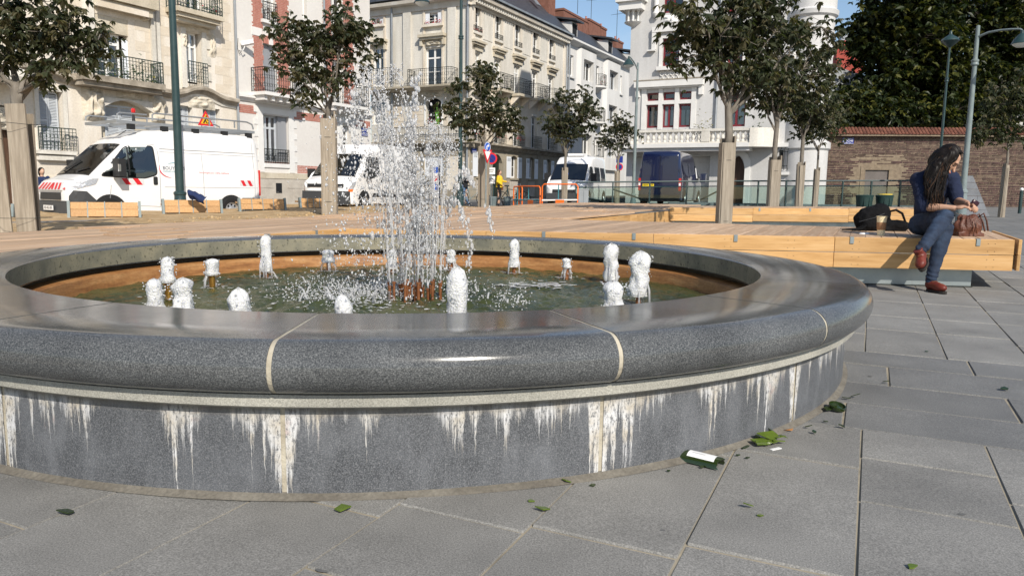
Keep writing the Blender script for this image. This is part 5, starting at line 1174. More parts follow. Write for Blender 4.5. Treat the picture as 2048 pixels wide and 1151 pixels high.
for (x0,z0_),(x1,z1_) in zip(ring[:-1],ring[1:]): 
    c=Vector((cxm,ent[3]-1.2)); f=lambda x,z,k:(cxm+(x-cxm)*(1+k/rx),max(z,-.4)+(k if z>ent[3]-.75 else 0))
    (e0,f0),(e1,f1_)=f(x0,z0_,.28),f(x1,z1_,.28); q.add([(x0,-.1,z0_),(x1,-.1,z1_),(e1,-.1,f1_),(e0,-.1,f0),(x0,.0,z0_),(x1,.0,z1_),(e1,0,f1_),(e0,0,f0)],[(0,1,2,3),(3,2,6,7),(0,4,5,1)])
link('arch_surround',q,'trim_white',B5)
h=bw_; link('window_back',MB().box(h[0],h[1],.2,.24,h[2],h[3]),'room',B5)
mb=MB(); 
for k in range(4): x=h[0]-.05+(h[1]-h[0]+.1)*k/3; mb.tube([(x,-.02,h[3]+.1),(x,-.22,h[3]),(x,-.24,h[2]+.1),(x,-.02,h[2]-.05)],.018,5)
for z in (h[2]+.15,h[3]-.1): mb.bar((h[0]-.08,-.23,z),(h[1]+.08,-.23,z),.03)
link('window_bars',mb,'iron',B5); link('window_sill',MB().box(h[0]-.15,h[1]+.15,-.2,0,h[2]-.3,h[2]-.15),'trim_white',B5); link('window_hood',MB().box(h[0]-.2,h[1]+.25,-.18,0,h[3]+.15,h[3]+.35),'trim_white',B5)
s=FM.sz(1434,200)[0]; link('downpipe',MB().tube([(s,-.1,zbal),(s,-.1,zM)],.06,8),'zinc',B5)
rT=1.12; sT=FM.sz(1660,100)[0]-rT*.92
zz=[FM.sz(1610,y)[1] for y in (172,163,118,108,35,22,14)]
tw=link('tower',MB().lathe([(rT,zbal-.2),(rT,zz[0]),(rT+.15,zz[0]+.05),(rT+.18,zz[1]),(rT,zz[1]+.1),(rT,zz[4]),(rT+.12,zz[4]+.1),(rT+.16,zz[5]),(rT+.04,zz[5]+.1),(rT+.04,zM+1.),(rT+.3,zM+1.3),(rT+.3,zM+1.5),(.05,zM+6)],28,(sT,.75,0)),'mansion_wall',B5,smooth=35)
for t_ in (PI+.9,PI+1.9,PI+2.6):
    c=(sT+(rT+.02)*math.cos(t_),.75+(rT+.02)*math.sin(t_)); link('tower_bracket',MB().lathe([(.02,zz[3]-.55),(.2,zz[3]-.25),(.26,zz[3]),(.26,zz[3]+.12),(.0,zz[3]+.14)],10,(c[0],c[1],0)),'trim_white',tw)
for t_ in [PI+.2+k*.3 for k in range(10)]: 
    c=(sT+(rT+.14)*math.cos(t_),.75+(rT+.14)*math.sin(t_)); link('tower_corbel',MB().box(c[0]-.1,c[0]+.1,c[1]-.1,c[1]+.1,zM+.6,zM+1.25),'trim_white',tw)
# round bay at ground level under the tower
link('tower_base',MB().lathe([(rT+.06,-.4),(rT+.06,zbal-.3),(rT+.16,zbal-.2),(rT+.16,zbal+.1),(rT,zbal+.2)],28,(sT,.95,0)),'mansion_wall',B5,smooth=35)
sweep(B5,[(-.1,zM),(LM,zM)],[(0,-.4),(.3,-.2),(.5,0),(.5,.2),(0,.2)],'trim_white','cornice'); roof(B5,-.2,LM,11,zM+.2,zM+4.,2.5)
# ================================================================ red gable with a chimney beyond the mansion
t=thing('red_gable_house','red rendered gable and chimney showing between the tower and the dark trees','building',tuple(at(1676,300,58).xy)+(0,),R(-10))
pm('render_red',(.36,.07,.05),(.42,.09,.07),2.,.85)
z=at(1676,128,58).z; link('wall',MB().box(-2.6,2.6,0,5,0,z-2.2),'brick_dark',t); zt6=at(1676,75,58).z
link('chimney',MB().box(-.3,1.7,1.2,2.6,z-3,zt6),'render_red',t); link('chimney_pot',MB().box(.0,1.5,1.3,2.4,zt6,zt6+.45),'zinc',t); link('roof',MB().prism([(-2.9,z-2.2),(2.9,z-2.2),(2.4,z-1.2),(-1.6,z+.1),(-2.6,z+.1)],-.3,5.3,lambda a,b,h:(a,h,b)),'zinc',t)
# ================================================================ purple schist wall with tiled coping
wA=at(1606,380,41).xy; wB=at(2120,380,39.3).xy; wang=math.atan2((wB-wA).y,(wB-wA).x); FX=Fac(wA,wang)
B6=FX.thing('schist_garden_wall','long purple schist garden wall with sandy joints and red tile coping','wall')
WL=(wB-wA).length; wz0=.1; wz1=FX.sz(1775,273)[1]
pm('wall_mortar',(.18,.14,.10),(.26,.205,.145),5.,.95,.4,fine=.2); pm('schist',(.042,.024,.025),(.12,.068,.058),5.,.85,.4,c3=(.075,.042,.040),fine=.3)
dz_=FX.rect(1728,340,1775,412); dz_=(dz_[0],dz_[1],.1,dz_[3])
raw('mortar_bed',wall_holes(MB(),0,WL,wz0-.5,wz1,[dz_],.12),'wall_mortar',B6); link('wall_core',MB().box(0,WL,.121,.6,wz0-.5,wz1-.005),'wall_mortar',B6)
rs=random.Random(8); big=[];small=MB(); z=wz0; nb=0
while z<wz1-.03:
    h_=rs.uniform(.05,.12); s=rs.uniform(-.2,0)
    while s<WL:
        L=rs.uniform(.15,.62); a,b=max(s,0)+.008,min(s+L,WL)-.008
        near=dz_[0]-.7<(a+b)/2<dz_[1]+.8 and z<dz_[3]+.75
        if b-a>.06 and not(a<dz_[1]+.28 and b>dz_[0]-.28 and z<dz_[3]+.28) and not(near and rs.random()<.55):
            y0=-rs.uniform(.006,.03); tp=rs.uniform(0,.015)
            vs=[(a,0.002,z+.008),(b,0.002,z+.008+tp),(b,.002,z+h_-.01),(a,.002,z+h_-.008-tp),(a+.012,y0,z+.018),(b-.012,y0,z+.016+tp),(b-.01,y0,z+h_-.02),(a+.012,y0,z+h_-.018-tp)]
            fs=[(4,5,6,7),(0,1,5,4),(1,2,6,5),(2,3,7,6),(3,0,4,7)]
            if L>.46 and h_>.085 and nb<230: nb+=1; o=link('stone',MB().add(vs,fs),'schist',B6)
            else: small.add(vs,fs)
        s+=L
    z+=h_
link('small_stones',small.mesh('small_stones'),'schist',B6,kind='stuff')
link('door_surround',MB().box(dz_[0]-.24,dz_[0]-.002,-.03,.1,0,dz_[3]+.2).box(dz_[1]+.002,dz_[1]+.24,-.03,.1,0,dz_[3]+.2).box(dz_[0]-.002,dz_[1]+.002,-.03,.1,dz_[3]+.002,dz_[3]+.2),'wall_mortar',B6); pm('door_grey',(.12,.105,.095),(.15,.13,.12),3.,.6); link('door',MB().box(dz_[0],dz_[1],.06,.1,.05,dz_[3]),'door_grey',B6)
link('coping_bed',MB().prism([(-.28,wz1),(-.28,wz1+.05),(.3,wz1+.44),(.9,wz1+.05),(.9,wz1)],-.3,WL,lambda y,z,h:(h,y,z)),'wall_mortar',B6)
pm('tile_red',(.085,.034,.024),(.19,.08,.052),3.,.9,.2,c3=(.135,.05,.032),fine=.4); mb=MB(); s=-.3
while s<WL:
    for r in range(2):
        zo=wz1+.055+r*.17+rs.uniform(-.01,.01); yo=-.3+r*.26; n=5; L=.36; sl=.19
        A=[(s+.09+.085*math.cos(PI-k*PI/n),yo,zo+.06*math.sin(k*PI/n)) for k in range(n+1)]; Bq=[(x,y+L,zz_+sl*1.25) for x,y,zz_ in A]
        mb.add(A+Bq,[(k,k+1,n+2+k,n+1+k) for k in range(n)])
    s+=.175
link('coping_tiles',mb.mesh('coping_tiles'),'tile_red',B6,kind='stuff')
a,b,c,d=FX.rect(1684,276,1707,288); plate(B6,a,b,c,d,-.04,(('PLACE',.09),('HOCHE',.15),('1768 - 1797',.06)))
# pale house glimpsed through the trees behind the wall
t=thing('house_behind_trees','pale house wall glimpsed between the dark trees above the garden wall','building',tuple(at(1850,300,62).xy)+(0,),R(-6)); link('wall',MB().box(-9,9,0,6,0,at(1850,225,62).z),'render_white',t); roof(t,-9.5,9.5,6.5,at(1850,225,62).z,at(1850,170,62).z,2)
for k in range(5): window(t,-7.5+k*3.2,-6.3+k*3.2,3.,5.,-.02,ny=2,room=False)
# ================================================================ vans
ST=[(0.,.34,.86,.70,.64),(.04,.27,1.0,.86,.78),(.16,.22,1.10,.96,.88),(.34,.22,1.17,1.01,.93),(.52,.22,1.24,1.02,.94),(.95,.22,1.66,1.02,.90),(1.38,.22,2.06,1.02,.86),(1.62,.22,2.25,1.02,.86),(2.05,.22,2.44,1.02,.87),(2.7,.22,2.51,1.02,.87)]
class Van:
    def __init__(s,L,k=1.,dz=0.): s.L=L; s.st=ST+[(L-.5,.22,2.52,1.02,.87),(L-.16,.22,2.50,1.01,.86),(L-.05,.25,2.44,.99,.84),(L,.30,2.36,.96,.81)]
    def sec(s,x):
        for a,b in zip(s.st[:-1],s.st[1:]):
            if a[0]<=x<=b[0]: f=(x-a[0])/(b[0]-a[0]); return [a[i]+(b[i]-a[i])*f for i in range(1,5)]
        return list(s.st[-1][1:])
    def ring(s,x):
        zb,zt,w,wt=s.sec(x); zm=min(.95,zt-.12); zbelt=min(1.38,zt-.09); rc=min(.13,(zt-zb)*.2); q=zt-rc
        wq=w+(wt-w)*max(0,(q-zbelt)/max(zt-zbelt,.05))
        return [(w*.86,zb),(w*.97,zb+.06),(w*.99,.55 if zt>.9 else (zb+zt)/2),(w,zm),(w*.99,zbelt),(w*.985+(wt-w)*.5*max(0,(q-zbelt)),(zbelt+q)/2),(wt+.01,q),(wt-rc*.3,zt-rc*.3),(wt-rc,zt-.01),(wt*.4,zt+.012),(0,zt+.016)]
    def sidey(s,x,z):
        r=s.ring(x)
        for (y0,z0),(y1,z1) in zip(r[:-1],r[1:]):
            if z0<=z<=z1 and z1>z0: return y0+(y1-y0)*(z-z0)/(z1-z0)
        return r[-2][0]
    def body(s,step=.12):
        xs=sorted({a[0] for a in s.st}|{i*step for i in range(int(s.L/step)+1) if i*step<s.L}); mb=MB(); n=None
        for x in xs:
            r=s.ring(x); full=[(y,z) for y,z in r]+[(-y,z) for y,z in r[-2::-1]]; n=len(full); mb.v+=[(x,-y,z) for y,z in full]
        for i in range(len(xs)-1):
            for k in range(n): j=(k+1)%n; mb.f.append((i*n+k,i*n+j,(i+1)*n+j,(i+1)*n+k))
        mb.f.append(tuple(range(n-1,-1,-1))); mb.f.append(tuple((len(xs)-1)*n+k for k in range(n))); return mb
    def patch(s,poly,off=.008,sub=3,side=-1):                     # polygon (x,z) laid on the flank
        pts=[]
        for (x0,z0),(x1,z1) in zip(poly,poly[1:]+poly[:1]):
            for k in range(sub): f=k/sub; pts.append((x0+(x1-x0)*f,z0+(z1-z0)*f))
        cx=sum(p[0] for p in pts)/len(pts); cz=sum(p[1] for p in pts)/len(pts); n=len(pts); mb=MB()
        for f in (1.,.66,.33): mb.v+=[(cx+(x-cx)*f,side*(s.sidey(cx+(x-cx)*f,cz+(z-cz)*f)+off),cz+(z-cz)*f) for x,z in pts]
        mb.v.append((cx,side*(s.sidey(cx,cz)+off),cz))
        for q in (0,1): mb.f+=[(q*n+k,q*n+(k+1)%n,(q+1)*n+(k+1)%n,(q+1)*n+k) for k in range(n)]
        mb.f+=[(2*n+k,2*n+(k+1)%n,3*n) for k in range(n)]; return mb
    def strip(s,pts,w=.014,off=.003,side=-1):
        mb=MB()
        for (x0,z0),(x1,z1) in zip(pts[:-1],pts[1:]):
            n=max(1,int(abs(x1-x0)/.3)+int(abs(z1-z0)/.12)); 
            for k in range(n):
                a=(x0+(x1-x0)*k/n,z0+(z1-z0)*k/n); b=(x0+(x1-x0)*(k+1)/n,z0+(z1-z0)*(k+1)/n)
                mb.bar((a[0],side*(s.sidey(*a)+off),a[1]),(b[0],side*(s.sidey(*b)+off),b[1]),w,w*.6)
        return mb
    def glasstop(s,x0,x1,w0,w1,off=.012,n=6):                     # pane on the sloping top surface
        mb=MB()
        for i in range(n+1):
            x=x0+(x1-x0)*i/n; zt=s.sec(x)[1]; w=w0+(w1-w0)*i/n
            for j in range(7): f=-1+j/3; mb.v.append((x-.02*abs(1-f*f)*0,w*f,zt+.016+off-.03*abs(f)**3))
        mb.f+=[(i*7+j,i*7+j+1,(i+1)*7+j+1,(i+1)*7+j) for i in range(n) for j in range(6)]; return mb
def rounded(poly,r=.09,n=3):
    out=[];m=len(poly)
    for i in range(m):
        p=Vector(poly[i]);a=Vector(poly[i-1]);b=Vector(poly[(i+1)%m]); u=(a-p);v=(b-p); q=min(r,u.length*.45,v.length*.45); A=p+u.normalized()*q;B=p+v.normalized()*q
        for k in range(n+1): f=k/n; out.append(tuple((A*(1-f)+p*f)*(1-f)+(p*(1-f)+B*f)*f))
    return out
def wheel(p,x,y,r=.34,w=.22,side=-1):
    t=link('wheel',MB().lathe([(r*.62,-w/2),(r*.93,-w/2),(r,-w*.36),(r,w*.36),(r*.93,w/2),(r*.62,w/2)],24,T=Matrix.Translation((x,y,r))@Matrix.Rotation(PI/2,4,'X')),'black_rubber',p,smooth=40)
    T=Matrix.Translation((x,y+side*w*.42,r))@Matrix.Rotation(PI/2*(1 if side<0 else -1),4,'X')
    link('rim',MB().lathe([(r*.64,.0),(r*.6,.03),(r*.5,-.01),(r*.3,.0),(r*.24,.03),(.0,.035)],20,T=T),'alu',t,smooth=40)
    mb=MB()
    for k in range(8): a=k*PI/4; mb.ball((r*.42*math.cos(a),r*.42*math.sin(a),-.004),(.035,.035,.012),6,4,T)
    link('rim_hole',mb,'black_rubber',t,kind='stuff')
def base_van(name,label,L,paint,loc,rz,k,wb=3.45,fx=.95,doors=True,wind=(.55,1.35,.84,.76)):
    V=Van(L); t=thing(name,label,'van',loc,rz); t.scale=(k,k,k)
    V.t=t; b=link('body',V.body(),paint,t,smooth=38); V.b=b
    for x in (fx,fx+wb):
        for sd in (-1,1):
            n=16; arc=[(x+.43*math.cos(a),.34+.43*math.sin(a)) for a in [PI-PI*i/n for i in range(n+1)]]
            link('wheel_arch',V.patch([(x-.43,.23)]+arc[1:-1]+[(x+.43,.23)],.006,1,sd),'plastic_black',t); wheel(t,x,sd*.93,side=sd)
    if wind: w=link('windscreen',V.glasstop(*wind),'glass_car',t); link('screen_dark',V.glasstop(wind[0]-.03,wind[1]+.03,wind[2]+.04,wind[3]+.04,.004),'plastic_black',t)
    return V
pm('panel_line',(.30,.31,.33),rough=.5); pm('band_grey',(.62,.63,.64),rough=.4); pm('dash_beige',(.36,.33,.26),(.2,.2,.18),5.,.7)
# white lettered van at the left
DV1=20.9; k1=1.1; P=at(219,380,DV1); rz1=R(54); zv=-.17
Rm=Matrix.Rotation(rz1,3,'Z'); O=Vector((P.x,P.y,0))-Rm@Vector((.95*k1,-1.02*k1,0))
V=base_van('lettered_white_van','white work van with roof rack, warning triangle and red and white chevrons at the left','5.41' and 5.41,'paint_white',(O.x,O.y,zv),rz1,k1); t=V.t
dw=rounded([(.78,1.24),(1.46,1.98),(2.16,2.02),(2.2,1.30),(1.85,1.2)],.1); sw_=link('side_window',V.patch(dw,.008,1),'glass_car',t); link('window_seal',V.patch([((x-1.6)*1.06+1.6,(z-1.6)*1.08+1.6) for x,z in dw],.003,1),'plastic_black',t)
link('window_bar',V.strip([(1.48,1.26),(1.5,1.97)],.03,.012),'plastic_black',t)
link('mirror',MB().box(1.02,1.2,-1.42,-1.1,1.22,1.66).bar((1.1,-1.0,1.28),(1.1,-1.2,1.3),.08),'plastic_black',t); link('mirror_lamp',MB().box(1.005,1.06,-1.44,-1.405,1.34,1.52),'chrome',t); link('mirror_far',MB().box(1.02,1.2,1.1,1.42,1.22,1.66),'plastic_black',t)
link('door_line',V.strip([(1.0,1.0),(.95,.62),(1.3,.5),(2.28,.45),(2.3,1.9),(2.2,2.08),(1.6,2.06)],.012),'panel_line',t); link('side_line',V.strip([(2.35,1.98),(V.L-.12,1.98)],.02),'panel_line',t); link('side_line',V.strip([(2.35,1.9),(V.L-.12,1.9)],.012),'panel_line',t)
link('side_line',V.strip([(2.4,.98),(V.L-.1,.98)],.02),'band_grey',t); link('door_line',V.strip([(3.55,.4),(3.55,1.9)],.012),'panel_line',t); link('door_line',V.strip([(V.L-.2,.7),(V.L-.2,2.4)],.012),'panel_line',t)
link('door_handle',V.patch(rounded([(2.1,1.02),(2.22,1.02),(2.22,1.24),(2.1,1.24)],.04),.012,1),'plastic_black',t)
for x0,x1 in ((2.33,2.62),(2.75,3.3),(V.L-.75,V.L-.02)): link('side_bumper',V.patch([(x0,.36),(x1,.36),(x1-.04,.58),(x0+.04,.58)] if x1<5 else [(x0,.36),(x1,.4),(x1,.68),(x0+.1,.68)],.012,2),'plastic_grey',t)
link('front_bumper',MB().prism([(-.06,.25),(.0,.6),(.25,.6),(.25,.25)],-.9,.9,lambda x,z,h:(x,h,z)),'plastic_grey',t)
link('bumper_corner',V.patch([(.03,.30),(.52,.30),(.62,.62),(.40,.84),(.12,.86),(.04,.72)],.014,3),'plastic_grey',t); link('bumper_corner',V.patch([(.03,.30),(.52,.30),(.62,.62),(.40,.84),(.12,.86),(.04,.72)],.014,3,1),'plastic_grey',t)
link('grille',MB().prism([(-.035,.62),(-.02,.80),(.2,.80),(.2,.62)],-.55,.55,lambda x,z,h:(x,h,z)),'plastic_black',t); link('number_plate',MB().box(-.09,-.075,-.26,.26,.36,.48),'sign_white',t)
me=text_mesh('AB-462-BR',.1); me.materials.append(MT['ink_black']); link('plate_lettering',me,parent=t,loc=(-.092,0,.42),rot=(PI/2,0,-PI/2))
link('headlamp',V.patch([(.06,.92),(.16,.88),(.62,1.02),(.70,1.16),(.52,1.15),(.22,1.06)],.014,3),'headlamp',t)
hs=[]
for i in range(9):
    y=.78-i*.18
    z0,z1=.88,1.04; link('chevron',MB().add([(V_x:=-.047 if abs(y)<.62 else .0,y,z0),(V_x,y-.1,z0),(V_x+.10,y-.1+(.08 if y<0 else -.08),z1),(V_x+.10,y+(.08 if y<0 else -.08),z1)],[(0,1,2,3)]),'sign_red' if True else '',t)
link('chevron_ground',MB().prism([(-.045,.86),(.068,1.06),(.3,1.06),(.3,.86)],-.64,.64,lambda x,z,h:(x,h,z)),'band_grey',t)
for (x0,x1,zc) in ((1.22,1.86,1.02),(V.L-.72,V.L-.24,1.03)):
    w_=x1-x0; link('chevron_ground',V.patch([(x0,zc),(x1,zc),(x1,zc+.16),(x0,zc+.16)],.006,2),'band_grey',t)
    for q in (.12,.58): link('chevron',V.patch([(x0+w_*(q+.12),zc),(x0+w_*(q+.34),zc),(x0+w_*(q+.16),zc+.16),(x0+w_*(q-.06),zc+.16)],.009,2),'sign_red',t)
link('tail_lamp',MB().box(V.L-.05,V.L+.012,-.985,-.92,.75,1.5),'lamp_red',t)
# roof rack
rk=link('roof_rack',MB().box(1.3,V.L-.05,-.86,-.81,2.58,2.655).box(1.3,V.L-.05,.81,.86,2.58,2.655).box(1.3,1.36,-.81,.81,2.58,2.655).box(V.L-.11,V.L-.05,-.81,.81,2.58,2.655),'zinc',t)
for i in range(7): x=1.9+i*.52; link('cross_bar',MB().box(x,x+.06,-.8,.8,2.60,2.66),'zinc',rk)
for x in (1.6,2.5,3.4,4.3,5.1): link('rack_foot',MB().box(x,x+.18,-.84,-.74,2.44,2.579),'plastic_black',rk)
for sd in (-1,1): link('rack_rail',MB().tube([(2.25,sd*.84,2.70),(2.25,sd*.84,2.86),(2.32,sd*.84,2.90),(V.L-.3,sd*.84,2.90),(V.L-.12,sd*.84,2.84),(V.L-.08,sd*.84,2.70)],.022,6).tube([(1.32,sd*.84,2.70),(1.33,sd*.84,2.80),(1.4,sd*.84,2.84),(2.1,sd*.84,2.84)],.02,6).bar((3.,sd*.84,2.7),(3.,sd*.84,2.9),.03).bar((3.9,sd*.84,2.7),(3.9,sd*.84,2.9),.03).bar((4.7,sd*.84,2.7),(4.7,sd*.84,2.9),.03),'zinc',rk)
link('roof_seam',V.glasstop(1.9,1.94,.7,.7,.004,1),'panel_line',t)
link('aerial',MB().tube([(1.55,-.1,2.2),(1.9,-.12,2.45)],.012,5),'plastic_black',t)
bc=link('beacon_stem',MB().lathe([(.07,2.66),(.04,2.7),(.03,2.86),(.07,2.9)],10,(1.95,-.45,0)),'plastic_black',t); link('beacon',MB().lathe([(.05,2.9),(.058,2.96),(.05,3.0),(.02,3.02)],12,(1.95,-.45,0)),'lamp_red',bc)
tri=link('warning_triangle',MB().prism([(-.24,0),(.24,0),(0,.42)],-.015,.015,lambda x,z,h:(4.0+x,-.5+h,2.72+z)),'sign_red',t); link('triangle_face',MB().prism([(-.165,.05),(.165,.05),(0,.335)],-.018,-.0155,lambda x,z,h:(4.0+x,-.5+h,2.72+z)),'sign_yellow',tri)
link('triangle_figure',MB().tube([(3.92,-.52,2.79),(3.97,-.52,2.88),(4.0,-.52,2.95)],.018,5).ball((4.01,-.52,2.985),.022,6,4).tube([(3.97,-.52,2.88),(4.03,-.52,2.79)],.016,5).tube([(4.0,-.52,2.93),(4.07,-.52,2.86)],.012,5).ball((4.09,-.52,2.80),(.04,.004,.025),6,4),'ink_black',tri)
# lettering and logo on the flank
def flank_text(V,txt,x,z,size,m,shear=0.,align='LEFT'):
    me=text_mesh(txt,size,0,align,shear)
    for v in me.vertices: X,Z=x+v.co.x,z+v.co.y; v.co=(X,-(V.sidey(X,Z)+.009),Z)
    me.materials.append(MT[m]); return link('lettering',me,parent=V.t)
flank_text(V,'BOUYGUES',2.38,1.47,.125,'ink_navy'); flank_text(V,'ENERGIES & SERVICES',2.385,1.385,.05,'teal'); flank_text(V,'Nos énergies pour une',3.42,1.38,.062,'logo_red'); flank_text(V,'Vie meilleure',3.98,1.38,.07,'logo_red')
mb=MB(); n=14; 
for i in range(n):
    a0=PI*.86+i*.75*PI/n*.9; a1=PI*.86+(i+1)*.75*PI/n*.9; f=lambda a,r_:(2.58+r_*.30*math.cos(a),1.44+r_*.22*math.sin(a)); w0=.02+.10*math.sin(PI*i/n); w1=.02+.10*math.sin(PI*(i+1)/n)
    q=[f(a0,1.),f(a1,1.),f(a1,1-w1),f(a0,1-w0)]; mb.add([(x,-(V.sidey(x,z)+.009),z) for x,z in q],[(0,1,2,3)])
link('logo_arc',mb,'logo_red',t)
mb=MB()
for i in range(8): q=[(2.55+i*.05,1.59+.03*math.sin(i/8*2)),(2.60+i*.05,1.59+.03*math.sin((i+1)/8*2)),(2.60+i*.05,1.60+.04*math.sin((i+1)/8*2)),(2.55+i*.05,1.60+.04*math.sin(i/8*2))]; mb.add([(x,-(V.sidey(x,z)+.009),z) for x,z in q],[(0,1,2,3)])
link('logo_stroke',mb,'teal',t)
link('wiper',MB().bar((.57,.55,1.34),(.85,.2,1.63),.025),'plastic_black',t); link('wiper',MB().bar((.57,-.2,1.34),(.67,-.6,1.44),.025),'plastic_black',t)
link('bonnet_line',MB().tube([(.2,-.84,1.12),(.18,0,1.13),(.2,.84,1.12)],.006,4),'panel_line',t)
# second white van behind the spray
P=at(612,410,27.6); rz2=R(72); Rm=Matrix.Rotation(rz2,3,'Z'); k2=1.03; O=Vector((P.x,P.y,0))-Rm@Vector((.0,.80*k2,0))
V=base_van('white_delivery_van','white van with black side strip parked behind the water spray','5.4' and 5.3,'paint_white',(O.x,O.y,gz(O.x,O.y)-.02),rz2,k2); t=V.t
dw=rounded([(.86,1.26),(1.46,1.98),(2.12,1.98),(2.14,1.36),(1.45,1.18)],.14); link('side_window',V.patch(dw,.008,1),'glass_car',t); link('window_seal',V.patch([((x-1.6)*1.05+1.6,(z-1.6)*1.06+1.6) for x,z in dw],.003,1),'plastic_black',t)
link('side_strip',V.patch([(1.5,.52),(4.0,.52),(4.0,.66),(1.5,.66)],.014,6),'plastic_black',t); link('side_strip',V.patch([(4.95,.5),(5.25,.5),(5.25,.66),(4.95,.66)],.014,2),'plastic_black',t)
link('grille',MB().prism([(-.03,.86),(-.012,.97),(.2,.97),(.2,.86)],.10,.72,lambda x,z,h:(x,h,z)),'plastic_black',t); link('grille',MB().prism([(-.03,.86),(-.012,.97),(.2,.97),(.2,.86)],-.72,-.10,lambda x,z,h:(x,h,z)),'plastic_black',t)
link('badge',MB().prism([(0,.80),(.06,.91),(0,1.02),(-.06,.91)],-.05,-.03,lambda y,z,h:(h,y,z)),'chrome',t)
link('front_bumper',MB().prism([(-.07,.25),(-.03,.72),(.3,.72),(.3,.25)],-.92,.92,lambda x,z,h:(x,h,z)),'plastic_grey',t)
for sd in (-1,1): link('headlamp',V.patch([(.06,.80),(.24,.80),(.4,1.06),(.2,1.04)],.012,2,sd),'headlamp',t); link('indicator',V.patch([(.06,.70),(.2,.70),(.22,.79),(.06,.79)],.012,2,sd),'orange',t); link('mirror',MB().box(.98,1.12,min(sd*1.1,sd*1.36),max(sd*1.1,sd*1.36),1.2,1.52),'plastic_black',t)
link('door_handle',V.patch(rounded([(2.2,1.02),(2.32,1.02),(2.32,1.16),(2.2,1.16)],.05),.012,1),'plastic_black',t); link('roof_edge',MB().tube([(1.5,.84,2.14),(1.8,.85,2.36),(2.15,.86,2.48)],.025,5),'plastic_black',t)
link('door_line',V.strip([(1.0,1.1),(1.05,.5),(2.3,.45),(2.34,2.0)],.012),'panel_line',t)
# third white van, facing, in front of the white row
P=at(1098,400,36.5); rz3=R(71); Rm=Matrix.Rotation(rz3,3,'Z'); k3=.98; O=Vector((P.x,P.y,0))-Rm@Vector((.1,.80*k3,0))
V=base_van('white_minibus','white high-roofed van facing the plaza, blotched by tree shade behind the orange barriers','5' and 5.2,'paint_white',(O.x,O.y,gz(O.x,O.y)),rz3,k3,wind=(.55,1.36,.86,.80)); t=V.t
dw=rounded([(.84,1.26),(1.44,1.95),(1.95,1.95),(1.95,1.25)],.1); link('side_window',V.patch(dw,.008,1),'glass_car',t); link('side_window',V.patch(rounded([(2.35,1.2),(2.35,1.95),(3.5,1.95),(3.5,1.2)],.08),.008,2),'glass_car',t); link('side_window',V.patch(rounded([(3.7,1.2),(3.7,1.95),(4.8,1.95),(4.8,1.2)],.08),.008,2),'glass_car',t)
for sd in (-1,1): link('mirror',MB().box(1.0,1.14,min(sd*1.08,sd*1.34),max(sd*1.08,sd*1.34),1.2,1.6),'plastic_black',t); link('headlamp',V.patch([(.06,.78),(.3,.78),(.42,1.02),(.16,1.0)],.012,2,sd),'headlamp',t)
link('grille',MB().prism([(-.03,.62),(-.012,.78),(.2,.78),(.2,.62)],-.6,.6,lambda x,z,h:(x,h,z)),'plastic_black',t); link('front_bumper',MB().prism([(-.07,.25),(-.03,.6),(.3,.6),(.3,.25)],-.9,.9,lambda x,z,h:(x,h,z)),'plastic_grey',t)
link('windscreen_sticker',MB().ball((.80,.12,1.56),(.02,.1,.1),10,6),'sign_blue',t); link('roof_vent',MB().box(2.,3.,-.4,.4,2.50,2.62),'paint_white',t)
# dark blue van seen from behind
P=at(1276,400,35.); ax=Vector((math.sin(R(24)),math.cos(R(24)),0)); Lb=5.3; rz4=math.atan2(-ax.y,-ax.x); k4=1.0; Rm=Matrix.Rotation(rz4,3,'Z')
rearL=Vector((P.x,P.y,0)); O=rearL-Rm@Vector((Lb,-1.0,0))
O=rearL-Rm@Vector((Lb*k4,0.98,0)) if (Rm@Vector((0,1,0))).x<0 else rearL-Rm@Vector((Lb*k4,-.98,0))
V=base_van('dark_blue_van','dark navy blue panel van seen from behind with a yellow number plate','5' and Lb,'navy_paint',(O.x,O.y,gz(O.x,O.y)-.02),rz4,k4,wind=None); t=V.t
xr=V.L+.004
for y0,y1 in ((-.88,-.008),(.008,.88)): link('rear_door',MB().prism([(y0,.52),(y1,.52),(y1*.92,2.28),(y0*.92,2.28)],V.L-.02,xr+.016,lambda y,z,h:(h-(.0 if z<1 else .0),y,z)),'navy_paint',t)
for y0,y1 in ((-.74,-.12),(.12,.74)): link('door_panel',MB().prism(rounded([(y0,1.38),(y1,1.38),(y1*.96,2.05),(y0*.96,2.05)],.08),xr+.016,xr+.026,lambda y,z,h:(h,y,z)),'navy_paint',t)
link('door_seam',MB().box(xr+.0165,xr+.0175,-.008,.008,.5,2.3),'ink_black',t); link('rear_bumper',MB().box(V.L-.1,V.L+.1,-.95,.95,.35,.52),'plastic_black',t)
for sd in (-1,1): 
    l_=link('tail_lamp',MB().box(V.L-.05,V.L+.03,min(sd*.88,sd*.985),max(sd*.88,sd*.985),.72,1.28),'lamp_red',t); link('reversing_lamp',MB().box(V.L+.0305,V.L+.034,min(sd*.89,sd*.975),max(sd*.89,sd*.975),.94,1.06),'sign_white',l_)
    link('door_hinge',MB().box(V.L-.02,V.L+.04,min(sd*.86,sd*.93),max(sd*.86,sd*.93),1.60,1.70),'navy_paint',t)
sg=1 if (Rm@Vector((0,1,0))).x<0 else -1                           # which flank lies to the left in view
pl=link('number_plate',MB().box(V.L+.03,V.L+.04,min(sg*.25,sg*.78),max(sg*.25,sg*.78),.90,1.02),'plate_yellow',t); me=text_mesh('BJ04 YUP',.115); me.materials.append(MT['ink_black']); link('plate_lettering',me,parent=pl,loc=(V.L+.043,sg*.515,.96),rot=(PI/2,0,PI/2))
